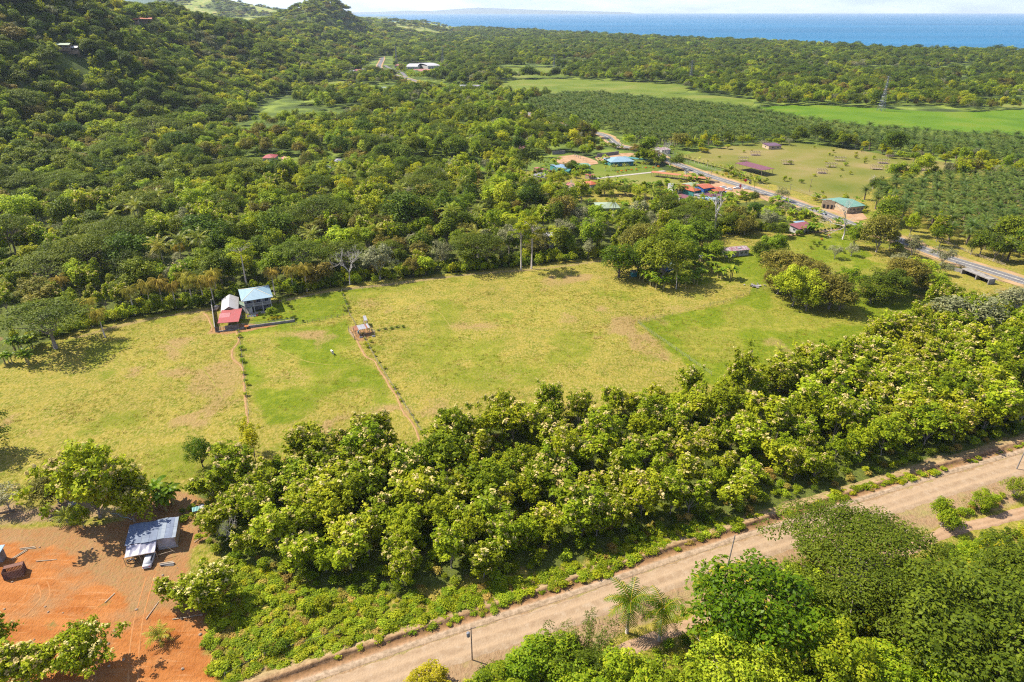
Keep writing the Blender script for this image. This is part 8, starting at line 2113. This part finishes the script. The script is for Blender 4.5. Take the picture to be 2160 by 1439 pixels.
for u, v, L_, lb in [(1660, 347, 7.5, 'bare wooden stall frame behind the maroon open shed'), (1771, 340, 7.5, 'bare wooden stall frame before the yellow shrubs'), (1752, 353, 7, 'bare wooden stall frame in the middle of the scrub field'), (1862, 345, 7, 'dark stall frame with an upper bar on the scrub field'), (1877, 330, 6, 'stall frame at the back of the scrub field'), (1849, 358, 7.5, 'stall frame nearest the dark palms of the scrub field'), (1947, 360, 7, 'stall frame on the narrow tongue of the scrub field'), (2045, 364, 6, 'stall frame farthest along the palm edge'), (1593, 328, 7, 'stall frame overgrown by a bush at the back of the meadow'), (1567, 340, 6.5, 'pale stall frame behind the maroon roof'), (1733, 366, 6, 'broken stall frame among the scattered shrubs')]:
    frame(u, v, L_, 3.2, lb)
def signboard(u, v, h, w, hh, colour, lb, shape='rect', name='sign'):
    x, y = G(u, v); o = empty(name, (x, y, 0), R(-20), lb, 'sign')
    mb = MB(); mb.tube([(0, 0, -.2), (0, 0, h)], [.07, .06], 6); mb.build('pole', METAL, o)
    mb = MB()
    if shape == 'disc':
        mb.tube([(0, -.1, h), (0, .1, h)], [w / 2, w / 2], 18)
    else: mb.box((0, -.1, h - hh / 2), (w, .12, hh))
    mb.build('board', mat('sign_' + colour[0], colour[1], rough=.5), o)
signboard(1529, 388, 6.5, 2.0, 2.0, ('yellow', (.62, .46, .02)), 'round yellow sign on a tall pole beside the highway', 'disc')
signboard(1570, 398, 5.2, 1.8, 1.8, ('red', (.5, .03, .03)), 'round red sign on a pole at the car park', 'disc')
signboard(1582, 389, 3.0, 1.6, 2.6, ('charcoal', (.07, .07, .09)), 'dark board sign on the far verge of the highway')
signboard(1561, 398.5, 2.8, 1.2, 2.4, ('banner', (.45, .05, .06)), 'red upright banner between the parked white cars')
for u, v, lb in ((1492, 381, 'dark lamp post between the silver palms and the restaurant'), (1499, 378, 'second dark lamp post beside the highway edge')):
    x, y = G(u, v); o = empty('lamp_post', (x, y, 0), 0, lb, 'lamp post'); mb = MB(); mb.tube([(0, 0, -.2), (0, 0, 5)], [.09, .06], 6); mb.build('pole', DARK, o); mb = MB(); mb.tube([(0, 0, 5), (0, 0, 5.15), (0, 0, 5.4)], [.1, .28, .1], 8); mb.build('lamp_head', WHITE, o)
# flower bed and rubble
x, y = G(1505, 384); o = empty('flower_bed', (x, y, 0), R(-25), 'raised flower bed with brown edging at the car park corner', 'flower bed'); mb = MB(); mb.box((0, 0, .25), (7, 2.6, .5)); mb.build('edging', WOOD, o); mb = MB(); mb.box((0, 0, .3), (6.6, 2.2, .5)); mb.build('soil', mat('soil', (.1, .07, .04)), o)
rr = np.random.RandomState(4)
x, y = G(1587, 604); o = empty('rubble_heap', (x, y, 0), 0, 'heap of broken pale slabs on the sloping lawn', 'rubble')
for k in range(16):
    mb = MB(); s = rr.uniform(.5, 1.3); mb.box((0, 0, 0), (s, s * .7, .18), 0); q = mb.build('slab', CONC if k % 3 else T_LAV, o); q.location = (rr.normal() * 1.9, rr.normal() * .8, .25 + .1 * (k % 3)); q.rotation_euler = (rr.uniform(-.4, .4), rr.uniform(-.4, .4), rr.uniform(0, 3))
# culvert under the highway
(xa, ya), (xb, yb) = G(2030, 577), G(2086, 600)
a_ = math.atan2(yb - ya, xb - xa); L_ = math.hypot(xb - xa, yb - ya)
cv = empty('culvert_bridge', ((xa + xb) / 2, (ya + yb) / 2, -.2), a_, 'concrete culvert bridge with two square openings under the highway', 'bridge')
mb = MB()
for xx in (-L_ / 2, 0.6, L_ / 2): mb.box((xx, .8, 1.0), (.5, 3.2, 2.4))
mb.box((0, .8, 2.35), (L_ + .5, 3.2, .4)); mb.build('frame', CONC, cv)
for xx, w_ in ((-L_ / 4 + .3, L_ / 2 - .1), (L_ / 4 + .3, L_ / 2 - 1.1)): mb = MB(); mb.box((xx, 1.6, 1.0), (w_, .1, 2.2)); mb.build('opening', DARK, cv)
mb = MB(); mb.box((-L_ / 2 - 2.0, -.2, .8), (3.6, .3, 1.8), R(22)); mb.build('wing_wall', CONC, cv)
mb = MB(); mb.box((0, 2.0, 2.75), (L_ + 3, .2, .5)); mb.build('parapet', CONC, cv)
# ================================================================== AIR
hm, N, L = newmat('haze')
o_ = N('ShaderNodeOutputMaterial'); pv = N('ShaderNodeVolumePrincipled')
pv.inputs['Color'].default_value = (0.72, 0.84, 1.0, 1); pv.inputs['Density'].default_value = 3.2e-5; pv.inputs['Anisotropy'].default_value = 0.2
L(pv.outputs[0], o_.inputs['Volume'])
mb = MB(); mb.box((9000, 20400, 298), (103000, 41200, 604))
hz_o = mb.build('haze', hm); tag(hz_o, kind='stuff')
